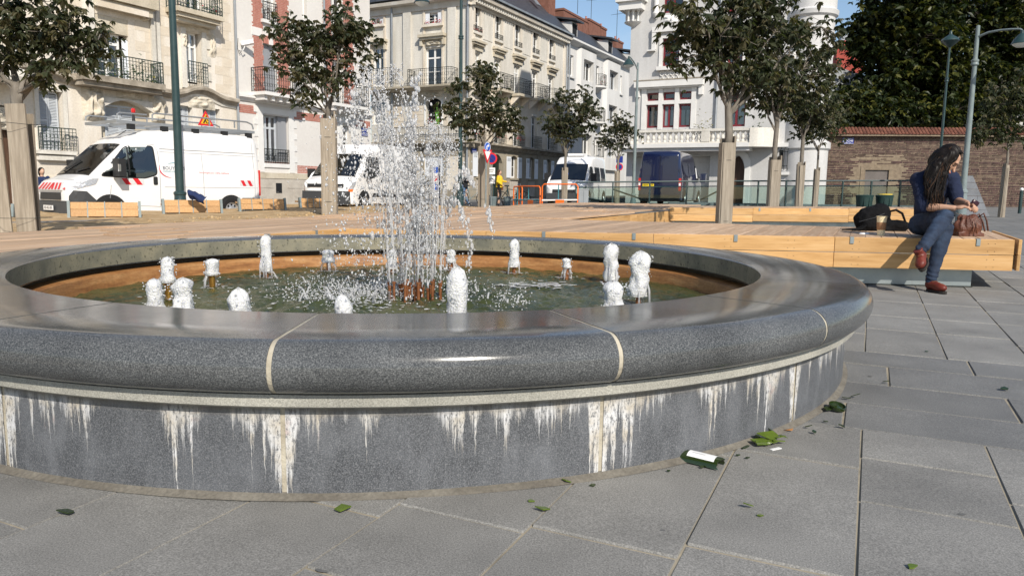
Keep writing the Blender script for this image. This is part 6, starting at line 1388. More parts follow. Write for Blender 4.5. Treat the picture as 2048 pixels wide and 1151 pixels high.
link('door_handle',MB().box(V.L+.03,V.L+.05,-.06,.02,1.06,1.16),'ink_black',t); link('mirror',MB().box(.98,1.14,-sg*1.36 if sg>0 else 1.08,-sg*1.08 if sg>0 else 1.36,1.15,1.6),'navy_paint',t)
sd=-sg; dw=rounded([(.84,1.26),(1.44,1.95),(1.95,1.95),(1.95,1.25)],.1); link('side_window',V.patch(dw,.008,1,sd),'glass_car',t); link('notice',V.patch([(1.55,1.35),(1.85,1.35),(1.85,1.85),(1.55,1.85)],.014,1,sd),'sign_white',t); link('side_line',V.strip([(2.1,1.2),(5.1,1.2)],.02,.004,sd),'navy_paint',t); link('side_panel',V.patch(rounded([(2.3,1.3),(3.6,1.3),(3.6,2.0),(2.3,2.0)],.08),.01,2,sd),'navy_paint',t); link('side_panel',V.patch(rounded([(3.75,1.3),(5.,1.3),(5.,2.0),(3.75,2.0)],.08),.01,2,sd),'navy_paint',t)
# ================================================================ trees
def leaf_mat(name,a,b_,c,trn=.25,rough=.45):
    m,t,b=base_mat(name); g=t.nodes.new('ShaderNodeNewGeometry'); at_=t.nodes.new('ShaderNodeAttribute'); at_.attribute_name='tone'
    col=ramp(t,at_.outputs['Fac'],(0.,a),(.55,b_),(.93,c)); t.links.new(col,b.inputs['Base Color']); b.inputs['Roughness'].default_value=rough; b.inputs['Specular IOR Level'].default_value=.35
    tr=t.nodes.new('ShaderNodeBsdfTranslucent'); t.links.new(mixc(t,1.,col,(1.6,1.9,.7),'MULTIPLY'),tr.inputs[0]); mx_=t.nodes.new('ShaderNodeMixShader'); mx_.inputs[0].default_value=trn
    t.links.new(b.outputs[0],mx_.inputs[1]); t.links.new(tr.outputs[0],mx_.inputs[2]); t.links.new(mx_.outputs[0],t.nodes['Material Output'].inputs[0])
leaf_mat('leaf_young',(.032,.041,.021),(.060,.068,.036),(.115,.10,.056),.3); leaf_mat('leaf_big',(.010,.016,.005),(.022,.034,.009),(.085,.085,.016),.15)
pm('bark',(.12,.105,.088),(.23,.205,.175),6.,.9,.4,c3=(.17,.15,.125),stretch=(1,1,.4)); pm('bark_dark',(.05,.042,.035),(.09,.075,.06),6.,.9,.4)
def leaves_mesh(centres,size,seed,n_leaflets=5,droop=.5,tone=None):
    rs=np.random.RandomState(seed); V=[];Fc=[];T=[]
    base=np.array([(0,0,0),(.20,.42,.05),(0,1,-.18),(-.20,.42,.05)])
    for c in centres:
        sz=size*rs.uniform(.7,1.3); yaw=rs.uniform(0,2*PI); tl=rs.uniform(-.5,.5,2); tn=rs.uniform(0,1) if tone is None else tone(c,rs)
        for k in range(n_leaflets):
            a=yaw+(k-(n_leaflets-1)/2)*.62+rs.normal(0,.12); L=sz*(1-.16*abs(k-(n_leaflets-1)/2))*rs.uniform(.85,1.1); d=droop+rs.normal(0,.22)
            ca,sa=math.cos(a),math.sin(a); cd_,sd_=math.cos(d),math.sin(d); P=base*L*np.array([1.15,1,1]); rl=rs.normal(0,.5); cr,sr=math.cos(rl),math.sin(rl)
            x=P[:,0]*cr-P[:,2]*sr; zq=P[:,0]*sr+P[:,2]*cr; y=P[:,1]*cd_+zq*sd_; z=-P[:,1]*sd_+zq*cd_
            X=x*ca-y*sa; Y=x*sa+y*ca; n=len(V)*0+len(T)*4
            V.append(np.stack([X+c[0],Y+c[1],z+c[2]+tl[0]*X*.4+tl[1]*Y*.4],1)); T.append(tn+rs.normal(0,.07))
    V=np.concatenate(V); N=len(T); me=bpy.data.meshes.new('foliage')
    tri=np.array([[0,1,2],[0,2,3]]); F=(np.arange(N)[:,None,None]*4+tri[None]).reshape(-1,3)
    me.vertices.add(len(V)); me.vertices.foreach_set('co',V.astype(np.float32).ravel()); me.loops.add(F.size); me.loops.foreach_set('vertex_index',F.astype(np.int32).ravel()); me.polygons.add(len(F)); me.polygons.foreach_set('loop_start',np.arange(0,F.size,3,dtype=np.int32)); me.polygons.foreach_set('loop_total',np.full(len(F),3,dtype=np.int32)); me.update(); me.validate()
    at_=me.attributes.new('tone','FLOAT','POINT'); at_.data.foreach_set('value',np.clip(np.repeat(np.array(T),4),0,1).astype(np.float32))
    return me
def tree(name,label,base,ztrunk,blobs,n,leaf,seed,r0=.07,group=None,mat='leaf_young',bark='bark',lean=(0,0),limbs=6,fork=None,tips=60,leaflets=5,droop=.55):
    # blobs: (centre, (rx,ry,rz), weight) that together make the crown
    rs=random.Random(seed); t=thing(name,label,'tree',tuple(base),0,group); B=Vector(base); tr=MB(); cr=MB()
    top=Vector((lean[0],lean[1],ztrunk-B.z)); pts=[Vector((0,0,-.1))]+[top*f+Vector((rs.gauss(0,.015),rs.gauss(0,.015),0)) for f in (.25,.5,.75,1)]; tr.tube(pts,[r0*1.15,r0,r0*.92,r0*.85,r0*.78],9)
    W=[b[2] for b in blobs]; nodes=[(top.copy(),r0*.7)]
    for i in range(limbs):
        c,rr,_=rs.choices(blobs,W)[0]; c=Vector(c)-B; d=Vector((rs.gauss(0,1),rs.gauss(0,1),rs.gauss(.2,.8))).normalized(); e=c+Vector((d.x*rr[0],d.y*rr[1],d.z*rr[2]))*.62
        s=top*rs.uniform(.86,1.); q=[s]; 
        for f in (.3,.6,.85,1.): q.append(s.lerp(e,f)+Vector((rs.gauss(0,.05),rs.gauss(0,.05),.12*math.sin(f*PI)*(e-s).length*.3)))
        rad=[r0*.42,r0*.31,r0*.22,r0*.15,r0*.08]; tr.tube(q,rad,6); nodes+= [(p,r_) for p,r_ in zip(q[1:],rad[1:])]
    ends=[]
    while len(ends)<tips:
        c,rr,_=rs.choices(blobs,W)[0]; c=Vector(c)-B; d=Vector((rs.gauss(0,1),rs.gauss(0,1),rs.gauss(0,1))).normalized(); r_=rs.random()**.42
        p=c+Vector((d.x*rr[0],d.y*rr[1],d.z*rr[2]))*r_*(1+.25*noise.noise((d.x*1.7+seed,d.y*1.7,d.z*1.7)))
        ends.append(p); nd_,nr=min(nodes,key=lambda q:(q[0].x-p.x)**2+(q[0].y-p.y)**2+(q[0].z-p.z)**2); m=nd_.lerp(p,.55)+Vector((0,0,.06)); tr.tube([nd_,m,p],[min(nr*.6,.018),.009,.004],4,False)
    link('trunk',tr,bark,t,smooth=60)
    cs=[]
    for i in range(int(n*(.92 if mat=='leaf_young' else 1.25))): p=rs.choice(ends); q=leaf*1.0; cs.append((p.x+rs.gauss(0,q),p.y+rs.gauss(0,q),p.z+rs.gauss(0,q*.8)))
    link('crown',leaves_mesh(cs,leaf*1.2,seed,leaflets,droop),mat,t); return t
def guard(label,px,yb,D,w,h,kind,seed=0,lean=0.):
    P=at(px,yb,D); P.z=gz(P.x,P.y); rs=random.Random(seed); t=thing('tree_guard',label,'tree guard',tuple(P),rs.uniform(-.1,.1),'timber tree guards')
    if kind=='box':
        for i,(x,y,rz,hh) in enumerate(((0,-w/2,0,h),(w/2,0,PI/2,h*1.07),(0,w/2,0,h*1.05),(-w/2,0,PI/2,h*1.0))):
            link('board',MB().cbox(-w/2*.97,w/2*.97,-.018,.018,-.05,hh,.005,Matrix.Translation((x,y,0))@Matrix.Rotation(rz,4,'Z')),'plank_old',t)
    elif kind=='slats':
        n=9
        for i in range(n): a=2*PI*i/n; hh=h*rs.uniform(.94,1.04); link('slat',MB().cbox(-w*.3,w*.3,-.012,.012,-.05,hh,.004,Matrix.Translation((w*.55*math.cos(a),w*.55*math.sin(a),0))@Matrix.Rotation(a+PI/2,4,'Z')@Matrix.Rotation(rs.uniform(-.02,.02),4,'Y')),'plank_old',t)
    else:
        for i,(x,y,l0,hh,ww) in enumerate(((-w*.36,-.1,-.045,h*1.06,w*.34),(w*.30,-.18,-.03,h*.95,w*.46),(.0,.2,.0,h*.9,w*.4))):
            link('board',MB().cbox(-ww/2,ww/2,-.02,.02,-.05,hh,.005,Matrix.Translation((x,y,0))@Matrix.Rotation(l0,4,'Y')@Matrix.Rotation(rs.uniform(-.25,.25),4,'Z')),'plank_old',t)
        link('stake',MB().tube([(-.06,-.02,-.05),(-.05,.0,h*.5),(-.07,.0,h*.95)],.02,6),'plank_old',t)
    link('wire',MB().tube([(w*.62*math.cos(a),w*.62*math.sin(a),h*.82+.01*math.sin(3*a)) for a in [k*2*PI/10 for k in range(11)]],.004,4,False).tube([(w*.62*math.cos(a),w*.62*math.sin(a),h*.2) for a in [k*2*PI/10 for k in range(11)]],.004,4,False),'iron',t); return t
def blob(px,py,D,wpx,hpx,w=1.,dep=None): P=at(px,py,D); rx=wpx/2*D/F_PX; rz=hpx/2*D/F_PX; return (tuple(P),(rx,dep or rx,rz),w)
def yt(label,px,yb,ytr,D,bl,n,leaf,seed,r0,gl=None,gw=.3,gy=None,kind='box',limbs=7,tips=70,lean=0.,**kw):
    P=at(px,yb,D); P.z=gz(P.x,P.y); zt_=at(px,ytr,D).z
    tree('young_tree',label,P,zt_,[blob(a,b,D+dd,c,d,w) for a,b,dd,c,d,w in bl],n,leaf,seed,r0,'young plaza trees',limbs=limbs,tips=tips,lean=(lean,0),**kw)
    if gl: guard(gl,px,yb,D,gw,at(px,gy,D).z-P.z,kind,seed)
yt('young tree at the far left whose branches hang over the van',48,445,165,11.5,[(20,60,0,150,150,1.2),(95,50,0,150,120,1.2),(35,0,0,200,90,1.),(175,70,.2,110,90,.6),(140,120,0,90,70,.4),(5,120,0,90,80,.5),(205,90,.1,60,70,.25),(100,150,0,70,40,.2)],900,.125,1,.10,'leaning weathered boards and a stake round the trunk at the far left',.62,195,'lean',lean=.05,limbs=10,tips=95)
yt('young tree with a broad leafy crown in front of the brick-trimmed house',660,420,205,19.5,[(650,60,0,150,110,1.2),(700,50,0,110,90,1.),(600,75,0,110,80,.9),(690,110,0,120,100,1.),(615,140,0,110,80,.8),(555,65,0,50,40,.25),(625,195,0,70,40,.3),(655,130,0,120,100,1.),(590,45,0,80,40,.4),(575,110,0,50,60,.35)],1150,.155,2,.075,'tall boxed boards round the trunk right of the white van',.34,238,'box',limbs=10,tips=110)
yt('young tree growing beside the round blue arrow sign',967,412,285,27,[(955,180,0,100,110,1.),(940,235,0,110,80,1.),(990,225,0,100,80,1.),(970,150,0,60,70,.6),(1010,250,0,60,50,.4),(905,225,0,50,60,.4)],900,.17,3,.07,'weathered boxed boards round the trunk under the blue arrow sign',.34,293,'box',limbs=8,tips=90)
yt('young round-headed tree before the facing white van',1128,412,295,29,[(1135,230,0,110,90,1.2),(1150,205,0,80,60,.7),(1105,245,0,60,50,.5),(1165,240,0,60,60,.5),(1135,265,0,70,30,.3)],800,.15,4,.06,'slim slatted guard round the trunk before the facing white van',.17,337,'slats',limbs=7,tips=80)
yt('smallest young tree beside the slender lamp post by the mansion',1233,412,310,34,[(1235,270,0,70,60,1.1),(1235,240,0,40,40,.4),(1255,275,0,50,50,.5),(1210,280,0,30,40,.3)],520,.14,5,.06,'slatted guard round the smallest tree beside the mansion',.19,342,'slats',limbs=6,tips=55)
yt('largest young tree with its boxed trunk standing in the deck opening',1447,445,200,13.8,[(1440,60,0,200,130,1.2),(1500,40,0,180,130,1.),(1390,70,0,120,110,.7),(1540,100,.2,150,110,.8),(1480,130,0,180,90,.8),(1400,120,0,110,80,.5),(1620,75,.3,110,80,.35),(1450,0,0,220,60,.8),(1670,95,.3,50,50,.12),(1560,20,0,100,80,.5)],1500,.135,6,.085,'tall grey boxed boards round the trunk standing in the deck opening',.215,286,'box',limbs=12,tips=150)
yt('forked young tree second from the boxed trunk in the deck opening',1545,412,240,21.,[(1540,160,0,150,110,1.),(1580,120,0,150,110,1.),(1610,165,0,110,90,.8),(1520,190,0,90,60,.5),(1590,60,0,120,90,.7),(1640,130,0,80,70,.4)],1250,.16,7,.08,'pale boxed boards round the forked tree behind the rear bench',.26,320,'box',limbs=9,tips=110,lean=-.02)
yt('slim young tree standing before the corner of the mansion',1597,412,270,25.,[(1600,215,0,110,80,1.),(1630,190,0,100,80,.8),(1575,205,0,70,60,.5),(1650,230,0,70,60,.5)],800,.16,8,.075,'round slatted guard before the mansion corner',.2,327,'slats',limbs=7,tips=75)
yt('thinnest young tree in front of the left end of the schist wall',1629,412,290,28.,[(1640,255,0,100,70,1.),(1670,215,0,70,70,.7),(1620,240,0,60,60,.5)],600,.16,9,.045,'slim slatted guard in front of the schist wall',.16,337,'slats',limbs=6,tips=60)
yt('young tree at the far right in front of the schist wall',2004,415,285,26.,[(2010,230,0,130,110,1.2),(2040,200,0,100,100,.9),(1975,260,0,60,50,.4),(2020,170,0,70,70,.6),(2045,270,0,60,60,.5)],900,.16,10,.05,'slim leaning slatted guard at the far right by the bollard',.16,330,'slats',limbs=7,tips=80)
# big dark trees beyond the wall
def bigtree(label,px,D,blobs,n,leaf,seed):
    P=at(px,380,D); P.z=gz(P.x,P.y); tree('mature_tree',label,P,P.z+4,[blob(a,b,D+dd,c,d,w,dp) for a,b,dd,c,d,w,dp in blobs],n,leaf,seed,.32,'old trees beyond the wall','leaf_big','bark_dark',limbs=16,tips=520,leaflets=3,droop=.4)
bigtree('huge dark tree rising behind the tiled wall left of the lamp posts',1790,50,[(1820,100,0,200,170,1.3,4.),(1768,190,0,150,130,1.,3.5),(1860,170,0,190,150,1.,4.),(1800,20,0,150,110,.7,3.5),(1735,70,0,50,90,.3,2.),(1730,225,-1,90,70,.4,2.)],8500,.40,21)
bigtree('dark tree with yellowing leaves behind the wall above the far right',1990,52,[(1990,60,0,210,170,1.2,4.),(1960,160,0,190,130,1.,4.),(2050,130,0,160,170,1.,4.),(1900,30,0,130,110,.7,3.5),(2080,40,1,160,160,.8,4)],8500,.40,22)
bigtree('dark bushy tree closing the gap between the tower and the big trees',1715,47,[(1700,215,0,80,70,1.,2.5),(1760,232,0,120,50,1.,2.5),(1860,230,0,170,55,.9,2.5),(1960,225,0,160,60,.9,2.5)],3600,.36,23)
# ================================================================ street lamps
pm('lamp_glass',(.75,.77,.75),rough=.25)
def bell(p,c,r,m='post_grey',flip=1):
    h=link('lamp_head',MB().lathe([(r*1.05,0),(r,.05*r),(r*.78,r*.5),(r*.42,r*.95),(r*.2,r*1.15),(r*.16,r*1.5),(.01,r*1.55)],18,c),m,p,smooth=40); link('lamp_bowl',MB().lathe([(.01,-r*.42),(r*.45,-r*.36),(r*.8,-r*.15),(r*.92,0)],16,c),'lamp_glass',h,smooth=60); return h
def lamp_post(label,px,yb,D,r0,r1,ztop,m,rings=(),base_h=.5,arm=None,group='street lamps'):
    P=at(px,yb,D); P.z=gz(P.x,P.y); t=thing('street_lamp',label,'street lamp',tuple(P),0,group); H=ztop-P.z
    link('pole',MB().lathe([(r0,0),(r0*.92,H*.3),(r0*.8,H*.6),(r1,H),(.01,H+.02)],16),m,t,smooth=50)
    link('base',MB().lathe([(r0*1.6,0),(r0*1.6,base_h),(r0*1.35,base_h+.06),(r0*1.3,base_h+.22),(r0*1.45,base_h+.24),(r0*1.45,base_h+.3),(r0,base_h+.34)],16),m,t,smooth=30)
    for z in rings: link('collar',MB().lathe([(r0*.75,z-P.z-.09),(r0*1.15,z-P.z-.07),(r0*1.15,z-P.z-.03),(r0*.95,z-P.z),(r0*1.15,z-P.z+.03),(r0*1.15,z-P.z+.07),(r0*.75,z-P.z+.09)],14),m,t,smooth=30)
    if arm:
        ax,ay,az,R_=arm                                           # lamp position in the world
        L=Vector((ax-P.x,ay-P.y,0)); z1=H-.15; zl=az-P.z
        link('arm',MB().tube([(0,0,z1-.15)]+[tuple(L*f+Vector((0,0,z1-.1+(zl+.55*R_*3-z1+.1)*f+.05*math.sin(PI*f)))) for f in (.25,.5,.75,.95)]+[(L.x,L.y,zl+R_*1.5)],[.036,.032,.03,.028,.026,.024],8),m,t,smooth=60); bell(t,(L.x,L.y,zl),R_,'post_green')
    return t
lamp_post('dark green lamp post rising in front of the lettered van',361,410,21.2,.118,.08,8.5,'post_green',(),.42)
P=at(844,6,33); lamp_post('blue-grey lamp post between the yellow-topped woman and the spray',920,410,33,.10,.06,P.z+.7,'post_green',(at(920,75,33).z,),.5,(P.x,P.y,P.z,.33))
P=at(2042,88,20.5); lamp_post('grey lamp post with a curved arm behind the seated woman',1924,405,21.5,.085,.05,at(1951,52,21.5).z,'post_grey',(at(1940,125,21.5).z,),.6,(P.x,P.y,P.z,.23))
t=lamp_post('slender lamp post with a hat-shaped lantern left of the curved lamp',1872,405,31,.062,.038,at(1891,95,31).z,'post_green',(at(1884,160,31).z,),.5); H=at(1891,95,31).z-t.location.z
link('lantern',MB().lathe([(.05,H),(.22,H+.14),(.30,H+.22),(.34,H+.25),(.30,H+.34),(.14,H+.44),(.06,H+.5),(.05,H+.6),(.01,H+.66)],16),'post_green',t,smooth=35)
P=at(1257,131,32.5); lamp_post('slim lamp post with a drooping bell lamp before the mansion corner',1266,405,33,.08,.04,at(1273,126,33).z,'post_grey',(),.3,(P.x,P.y,P.z,.24))
# ================================================================ slatted benches along the sand bed
def low_bench(label,x0,yt0,yb0,x1,D0,D1):
    a=at(x0,yb0,D0); b=at(x1,yb0-(D1-D0)*2.0,D1); a.z=b.z=(a.z+b.z)/2; d=(b-a); L=d.length; rz=math.atan2(d.y,d.x); h=(yb0-yt0)*D0/F_PX
    t=thing('low_bench',label,'bench',tuple(a),rz,'wooden benches along the sand bed'); tl=Matrix.Rotation(R(-12),4,'X')
    n=4; w=(L-.12)/n
    for i in range(n):
        for r in range(2): link('slat',MB().cbox(.06+i*w+.008,.06+(i+1)*w-.008,-.02,.02,.03+r*(h-.04)/2,.03+(r+1)*(h-.04)/2-.006,.004,tl),'bench_wood',t)
        if i: link('bracket',MB().box(.06+i*w-.012,.06+i*w+.012,-.026,.02,0,h,tl),'post_grey',t)
    for x in (0,L-.06): link('end_post',MB().box(x,x+.06,-.04,.10,-.12,h+.012,tl),'post_grey',t)
    link('seat_slab',MB().cbox(.02,L-.02,.06,.52,h*.55,h*.55+.05,.004),'bench_wood',t); link('foot',MB().box(.2,L-.2,.1,.4,-.15,h*.55),'galv',t); return t
low_bench('slatted wooden bench half out of frame at the far left',-95,408,439,28,17.4,17.7)
BN=low_bench('nearest slatted wooden bench in front of the lettered van bonnet',135,403,436,283,17.5,18.2)
BC=low_bench('slatted wooden bench with a blue cloth thrown over its back',325,399,428,446,19.9,20.7)
low_bench('slatted wooden bench behind the lettered van rear wheel',478,397,421,573,22.4,23.2)
low_bench('slatted wooden bench in front of the second white van bumper',600,396,417,655,25.6,26.2)
pm('cloth_navy',(.012,.022,.07),(.02,.035,.10),12.,.9,.4)
P=at(398,392,20.2); mb=MB(); n=10
for i in range(n+1):
    for j in range(7):
        f=i/n-.5; g=j/6; x=f*.5*(1-.25*g); z=.10-.22*g+.05*noise.noise((i*.5,j*.6,3))+.07*max(0,.5-abs(f+.12)*2.5); y=-.1-.10*math.sin(g*PI)+.05*noise.noise((i*.7,j*.5,9))-.04*g; mb.v.append((x,y,z-.18*f))
mb.f+=[(i*7+j,i*7+j+1,(i+1)*7+j+1,(i+1)*7+j) for i in range(n) for j in range(6)]
link('dropped_cloth',mb,'cloth_navy',loc=(P.x,P.y,P.z-.02),smooth=180,label='dark blue cloth draped over the back of a wooden bench',category='cloth')
# ================================================================ glass railing of the car park ramp
def rail_run(label,pa,pb,D0,D1,n):
    a=at(pa[0],pa[1],D0); b=at(pb[0],pb[1],D1); t=thing('glass_railing',label,'railing',(0,0,0),0,'glass railings of the ramp')
    link('handrail',MB().tube([a,b],.03,8),'post_green',t); lo=Vector((0,0,-.20)); link('mid_rail',MB().tube([a+lo,b+lo],.022,6),'post_green',t)
    for i in range(n+1):
        p=a.lerp(b,i/n); link('post',MB().box(p.x-.025,p.x+.025,p.y-.04,p.y+.04,gz(p.x,p.y),p.z),'post_green',t)
        if i<n: q=a.lerp(b,(i+1)/n); link('glass_panel',MB().prism([(0,0),(1,0),(1,1),(0,1)],-.006,.006,lambda u,v,h:(p.x+(q.x-p.x)*(.02+.96*u),p.y+(q.y-p.y)*(.02+.96*u)+h,gz(p.x,p.y)+.06+(p.z-.22-gz(p.x,p.y)-.06)*v)),'glass_green',t)
    return t
t=rail_run('long green glass railing in front of the blue van and the mansion',(1152,364.5),(1448,362),29.5,29.5,4)
for (x0,y0,x1,y1) in ((1158,395,1222,404),(1400,400,1448,376),(1225,378,1300,404)): link('sloping_handrail',MB().tube([at(x0,y0,30.1),at(x1,y1,30.1)],.035,6),'post_green',t)
rail_run('green glass railing running along the schist wall to the seated woman',(1462,362),(1860,361),30,29,7)
link('granite_upstand',MB().box(-4.6,8.0,-.1,.1,-.1,.30),'kerb',loc=tuple(at(1560,410,31).xy)+(gz(8,31),),label='pale granite upstand under the glass railing by the wall',category='kerb')
# cabinet, ramp parapet, planters, bollard, bins
t=thing('steel_cabinet','plain grey steel cabinet between the orange barrier and the railing','cabinet',tuple(at(1166,405,28.5).xy)+(gz(2.6,28.5),)); link('box',MB().cbox(-.19,.19,-.15,.15,0,.82,.01),'zinc',t); link('lid',MB().cbox(-.2,.2,-.16,.16,.821,.85,.008),'zinc',t); link('door_line',MB().box(-.004,.004,-.153,-.1505,.05,.78),'plastic_grey',t)
P=at(1921,417,26); Q=at(1981,417,26); a=at(1932,351,26); b=at(1946,351,26); t=thing('ramp_parapet','sloping grey granite parapet behind the lamp post at the right','parapet',(P.x,P.y,gz(P.x,P.y)))
w_=Q.x-P.x; h_=a.z-gz(P.x,P.y); x0,x1=a.x-P.x,b.x-P.x; nC=6
for k in range(nC):
    z0,z1=h_*k/nC+.006,h_*(k+1)/nC-.006; f=lambda z:w_+(x1-w_)*z/h_; g=lambda z:0+(x0)*z/h_; xs=[g(z0)]; s=.35*(k%2)+.55
    cuts=[g(z0)]+[c for c in (s,s+.7,s+1.4) if c<f(z0)-.2]+[None]
    for i in range(len(cuts)-1):
        a0=cuts[i]; b0=cuts[i+1]; link('block',MB().prism([(a0+.004,z0),((b0 if b0 else f(z0))-.004,z0),((b0 if b0 and b0<f(z1) else f(z1))-.004,z1),((a0 if i else g(z1))+.004,z1)],0,.9,lambda x,z,h:(x,h,z)),'kerb',t)
pm('planter_green',(.018,.045,.042),(.03,.06,.055),4.,.5)
for px,lab,ye in ((1728,'dark green tub in front of the grey door, left of the pair',0),(1768,'dark green tub with a yellow bag rim, right of the pair',1)):
    P=at(px,409,27.); t=thing('green_tub',lab,'planter',(P.x,P.y,gz(P.x,P.y)),0,'green tubs by the wall'); link('body',MB().lathe([(.22,0),(.23,.05),(.29,.62),(.31,.68),(.27,.70),(.25,.6)],18),'planter_green',t,smooth=40)
    link('ribs',MB().box(-.01,.01,-.3,-.25,.05,.6,Matrix.Rotation(.2,4,'Z')).box(-.01,.01,-.3,-.25,.05,.6,Matrix.Rotation(-.4,4,'Z')),'planter_green',t,kind='stuff')
    if ye: link('bag_rim',MB().lathe([(.255,.71),(.25,.735),(.23,.71)],16),'plate_yellow',t)
P=at(2040,414,29); t=thing('bollard','dark bollard with a white head at the far right edge','bollard',(P.x,P.y,gz(P.x,P.y))); link('post',MB().lathe([(.06,0),(.06,.85),(.04,.87)],12),'post_green',t,smooth=40); link('head',MB().ball((0,0,.92),.065,10,7),'sign_white',t,smooth=180)
def litter_bin(px,lab):
    P=at(px,411,33); t=thing('litter_bin',lab,'litter bin',(P.x,P.y,gz(P.x,P.y)),0,'grey litter bins'); link('drum',MB().lathe([(.12,0),(.14,.04),(.165,.42),(.175,.44),(.15,.46)],14),'post_grey',t,smooth=40); link('pole',MB().cyl((0,.18,0),(0,.18,.95),.025),'post_green',t)
litter_bin(986,'grey litter bin left of the woman in yellow'); litter_bin(1014,'grey litter bin right of the woman in yellow'); litter_bin(906,'grey litter bin below the lamp post next to the phone user')
# orange works barriers
def barrier(lab,x0,x1,yt,yb,D0,D1,plate=None,m2='sign_white'):
    a=at(x0,yb,D0); b=at(x1,yb,D1); a.z=gz(a.x,a.y); b.z=gz(b.x,b.y); H=at(x0,yt,D0).z-a.z; t=thing('works_barrier',lab,'barrier',(0,0,0),0,'works barriers')
    u=lambda f,z:a.lerp(b,f)+Vector((0,0,z)); link('frame',MB().tube([u(0,0),u(0,H*.92),u(.05,H),u(.95,H),u(1,H*.92),u(1,0)],.026,8),'orange',t,smooth=60); link('middle_rail',MB().tube([u(0,H*.42),u(1,H*.45)],.03,8),m2,t); link('bottom_rail',MB().tube([u(0,.1),u(1,.12)],.03,8),'orange',t); link('upright',MB().tube([u(.46,.1),u(.46,H)],.02,6),'barrier_blue',t)
    if plate: link('plate',MB().prism([(plate[0],.12),(plate[1],.12),(plate[1],H*.45),(plate[0],H*.45)],-.015,.015,lambda f,z,h:tuple(u(f,z)+Vector((0,h-.05,0)))),'orange',t); 
    return t
barrier('orange and white works barrier with an orange plate before the facing van',1084,1155,368,408,27.5,27.,(.38,.62)); barrier('orange works barrier standing at an angle left of the facing van',1038,1080,372,410,29.5,28.,(.42,.68),'barrier_blue')
t=barrier('slim blue and orange barrier end beside the right litter bin',1027,1044,373,410,30.5,30.,None,'barrier_blue')
# ================================================================ road signs
def pole(t,H,r=.03): link('pole',MB().cyl((0,0,0),(0,0,H),r,n=8),'galv',t)
P=at(972,405,26.6); t=thing('road_sign','round blue arrow sign above a give-way triangle on the boxed tree','road sign',(P.x,P.y-.30,gz(P.x,P.y)),R(55)); z1=at(971,295,26.6).z-gz(P.x,P.y); z2=at(971,313,26.6).z-gz(P.x,P.y); pole(t,z1+.2)
s_=link('blue_disc',MB().lathe([(.01,-.01),(.165,-.01),(.165,.01),(.01,.01)],20,T=Matrix.Translation((0,-.05,z1))@Matrix.Rotation(PI/2,4,'X')),'sign_blue',t); link('disc_edge',MB().lathe([(.15,.011),(.167,.011)],20,T=Matrix.Translation((0,-.05,z1))@Matrix.Rotation(PI/2,4,'X')),'sign_white',s_); link('arrow',MB().tube([(-.05,-.064,z1-.10),(-.05,-.064,z1+.01),(-.0,-.064,z1+.05),(.04,-.064,z1+.035)],.018,6).prism([(.02,-.045),(.10,.01),(.02,.075)],-.066,-.062,lambda x,z,h:(x,h,z1+.03+z)),'sign_white',s_)
s_=link('give_way_border',MB().prism([(-.27,.22),(.27,.22),(0,-.25)],-.06,-.045,lambda x,z,h:(x,h,z2+z)),'sign_red',t); link('give_way_face',MB().prism([(-.165,.155),(.165,.155),(0,-.135)],-.064,-.0605,lambda x,z,h:(x,h,z2+z)),'sign_white',s_)
P=at(982,407,30); t=thing('parking_sign','round no-parking sign with two white plates on a thin pole','road sign',(P.x,P.y,gz(P.x,P.y))); z1=at(982,317,30).z-gz(P.x,P.y); pole(t,z1+.25)
s_=link('disc',MB().lathe([(.01,-.01),(.23,-.01),(.23,.01),(.01,.01)],20,T=Matrix.Translation((0,-.05,z1))@Matrix.Rotation(PI/2,4,'X')),'sign_red',t); link('disc_face',MB().lathe([(.01,.012),(.165,.012)],20,T=Matrix.Translation((0,-.05,z1))@Matrix.Rotation(PI/2,4,'X')),'plate_blue',s_); link('slash',MB().bar((-.12,-.066,z1+.12),(.12,-.066,z1-.12),.03,.004),'sign_red',s_)
for k in (0,1): q=link('white_plate',MB().box(-.15,.15,-.06,-.05,z1-.62-.36*k,z1-.36-.33*k),'sign_white',t); link('plate_text',MB().box(-.1,.1,-.063,-.0605,z1-.47-.36*k,z1-.44-.36*k).box(-.08,.08,-.063,-.0605,z1-.54-.36*k,z1-.52-.36*k),'ink_black',q,kind='stuff')
P=at(872,405,36); t=thing('parking_totem','tall blue and white parking totem in front of the cream shutters','sign',(P.x,P.y,gz(P.x,P.y)),R(-15)); zz_=at(872,332,36).z-gz(P.x,P.y); link('panel',MB().cbox(-.16,.16,-.05,.05,.35,zz_,.01),'sign_white',t)
for k,(f0,f1,tx) in enumerate(((.78,.97,'i'),(.52,.70,'P'),(.24,.46,'P'))): q=link('sign_panel',MB().box(-.14,.14,-.056,-.0505,.35+(zz_-.35)*f0,.35+(zz_-.35)*f1),'sign_blue' if k!=1 else 'sign_red',t); me=text_mesh(tx,.34); me.materials.append(MT['sign_white']); link('lettering',me,parent=q,loc=(0,-.058,.35+(zz_-.35)*(f0+f1)/2),rot=(PI/2,0,0))
link('edge',MB().cbox(.161,.2,-.05,.05,.3,zz_+.02,.006),'ink_navy',t); link('leg',MB().box(-.05,.05,-.03,.03,0,.35),'post_grey',t)
P=at(1236,405,37); t=thing('street_sign','blue panel over a round no-stopping sign behind the smallest tree','road sign',(P.x,P.y,gz(P.x,P.y))); z1=at(1236,319,37).z-gz(P.x,P.y); pole(t,z1+.2); link('blue_panel',MB().box(-.16,.16,-.06,-.045,z1-.16,z1+.16),'plate_blue',t)
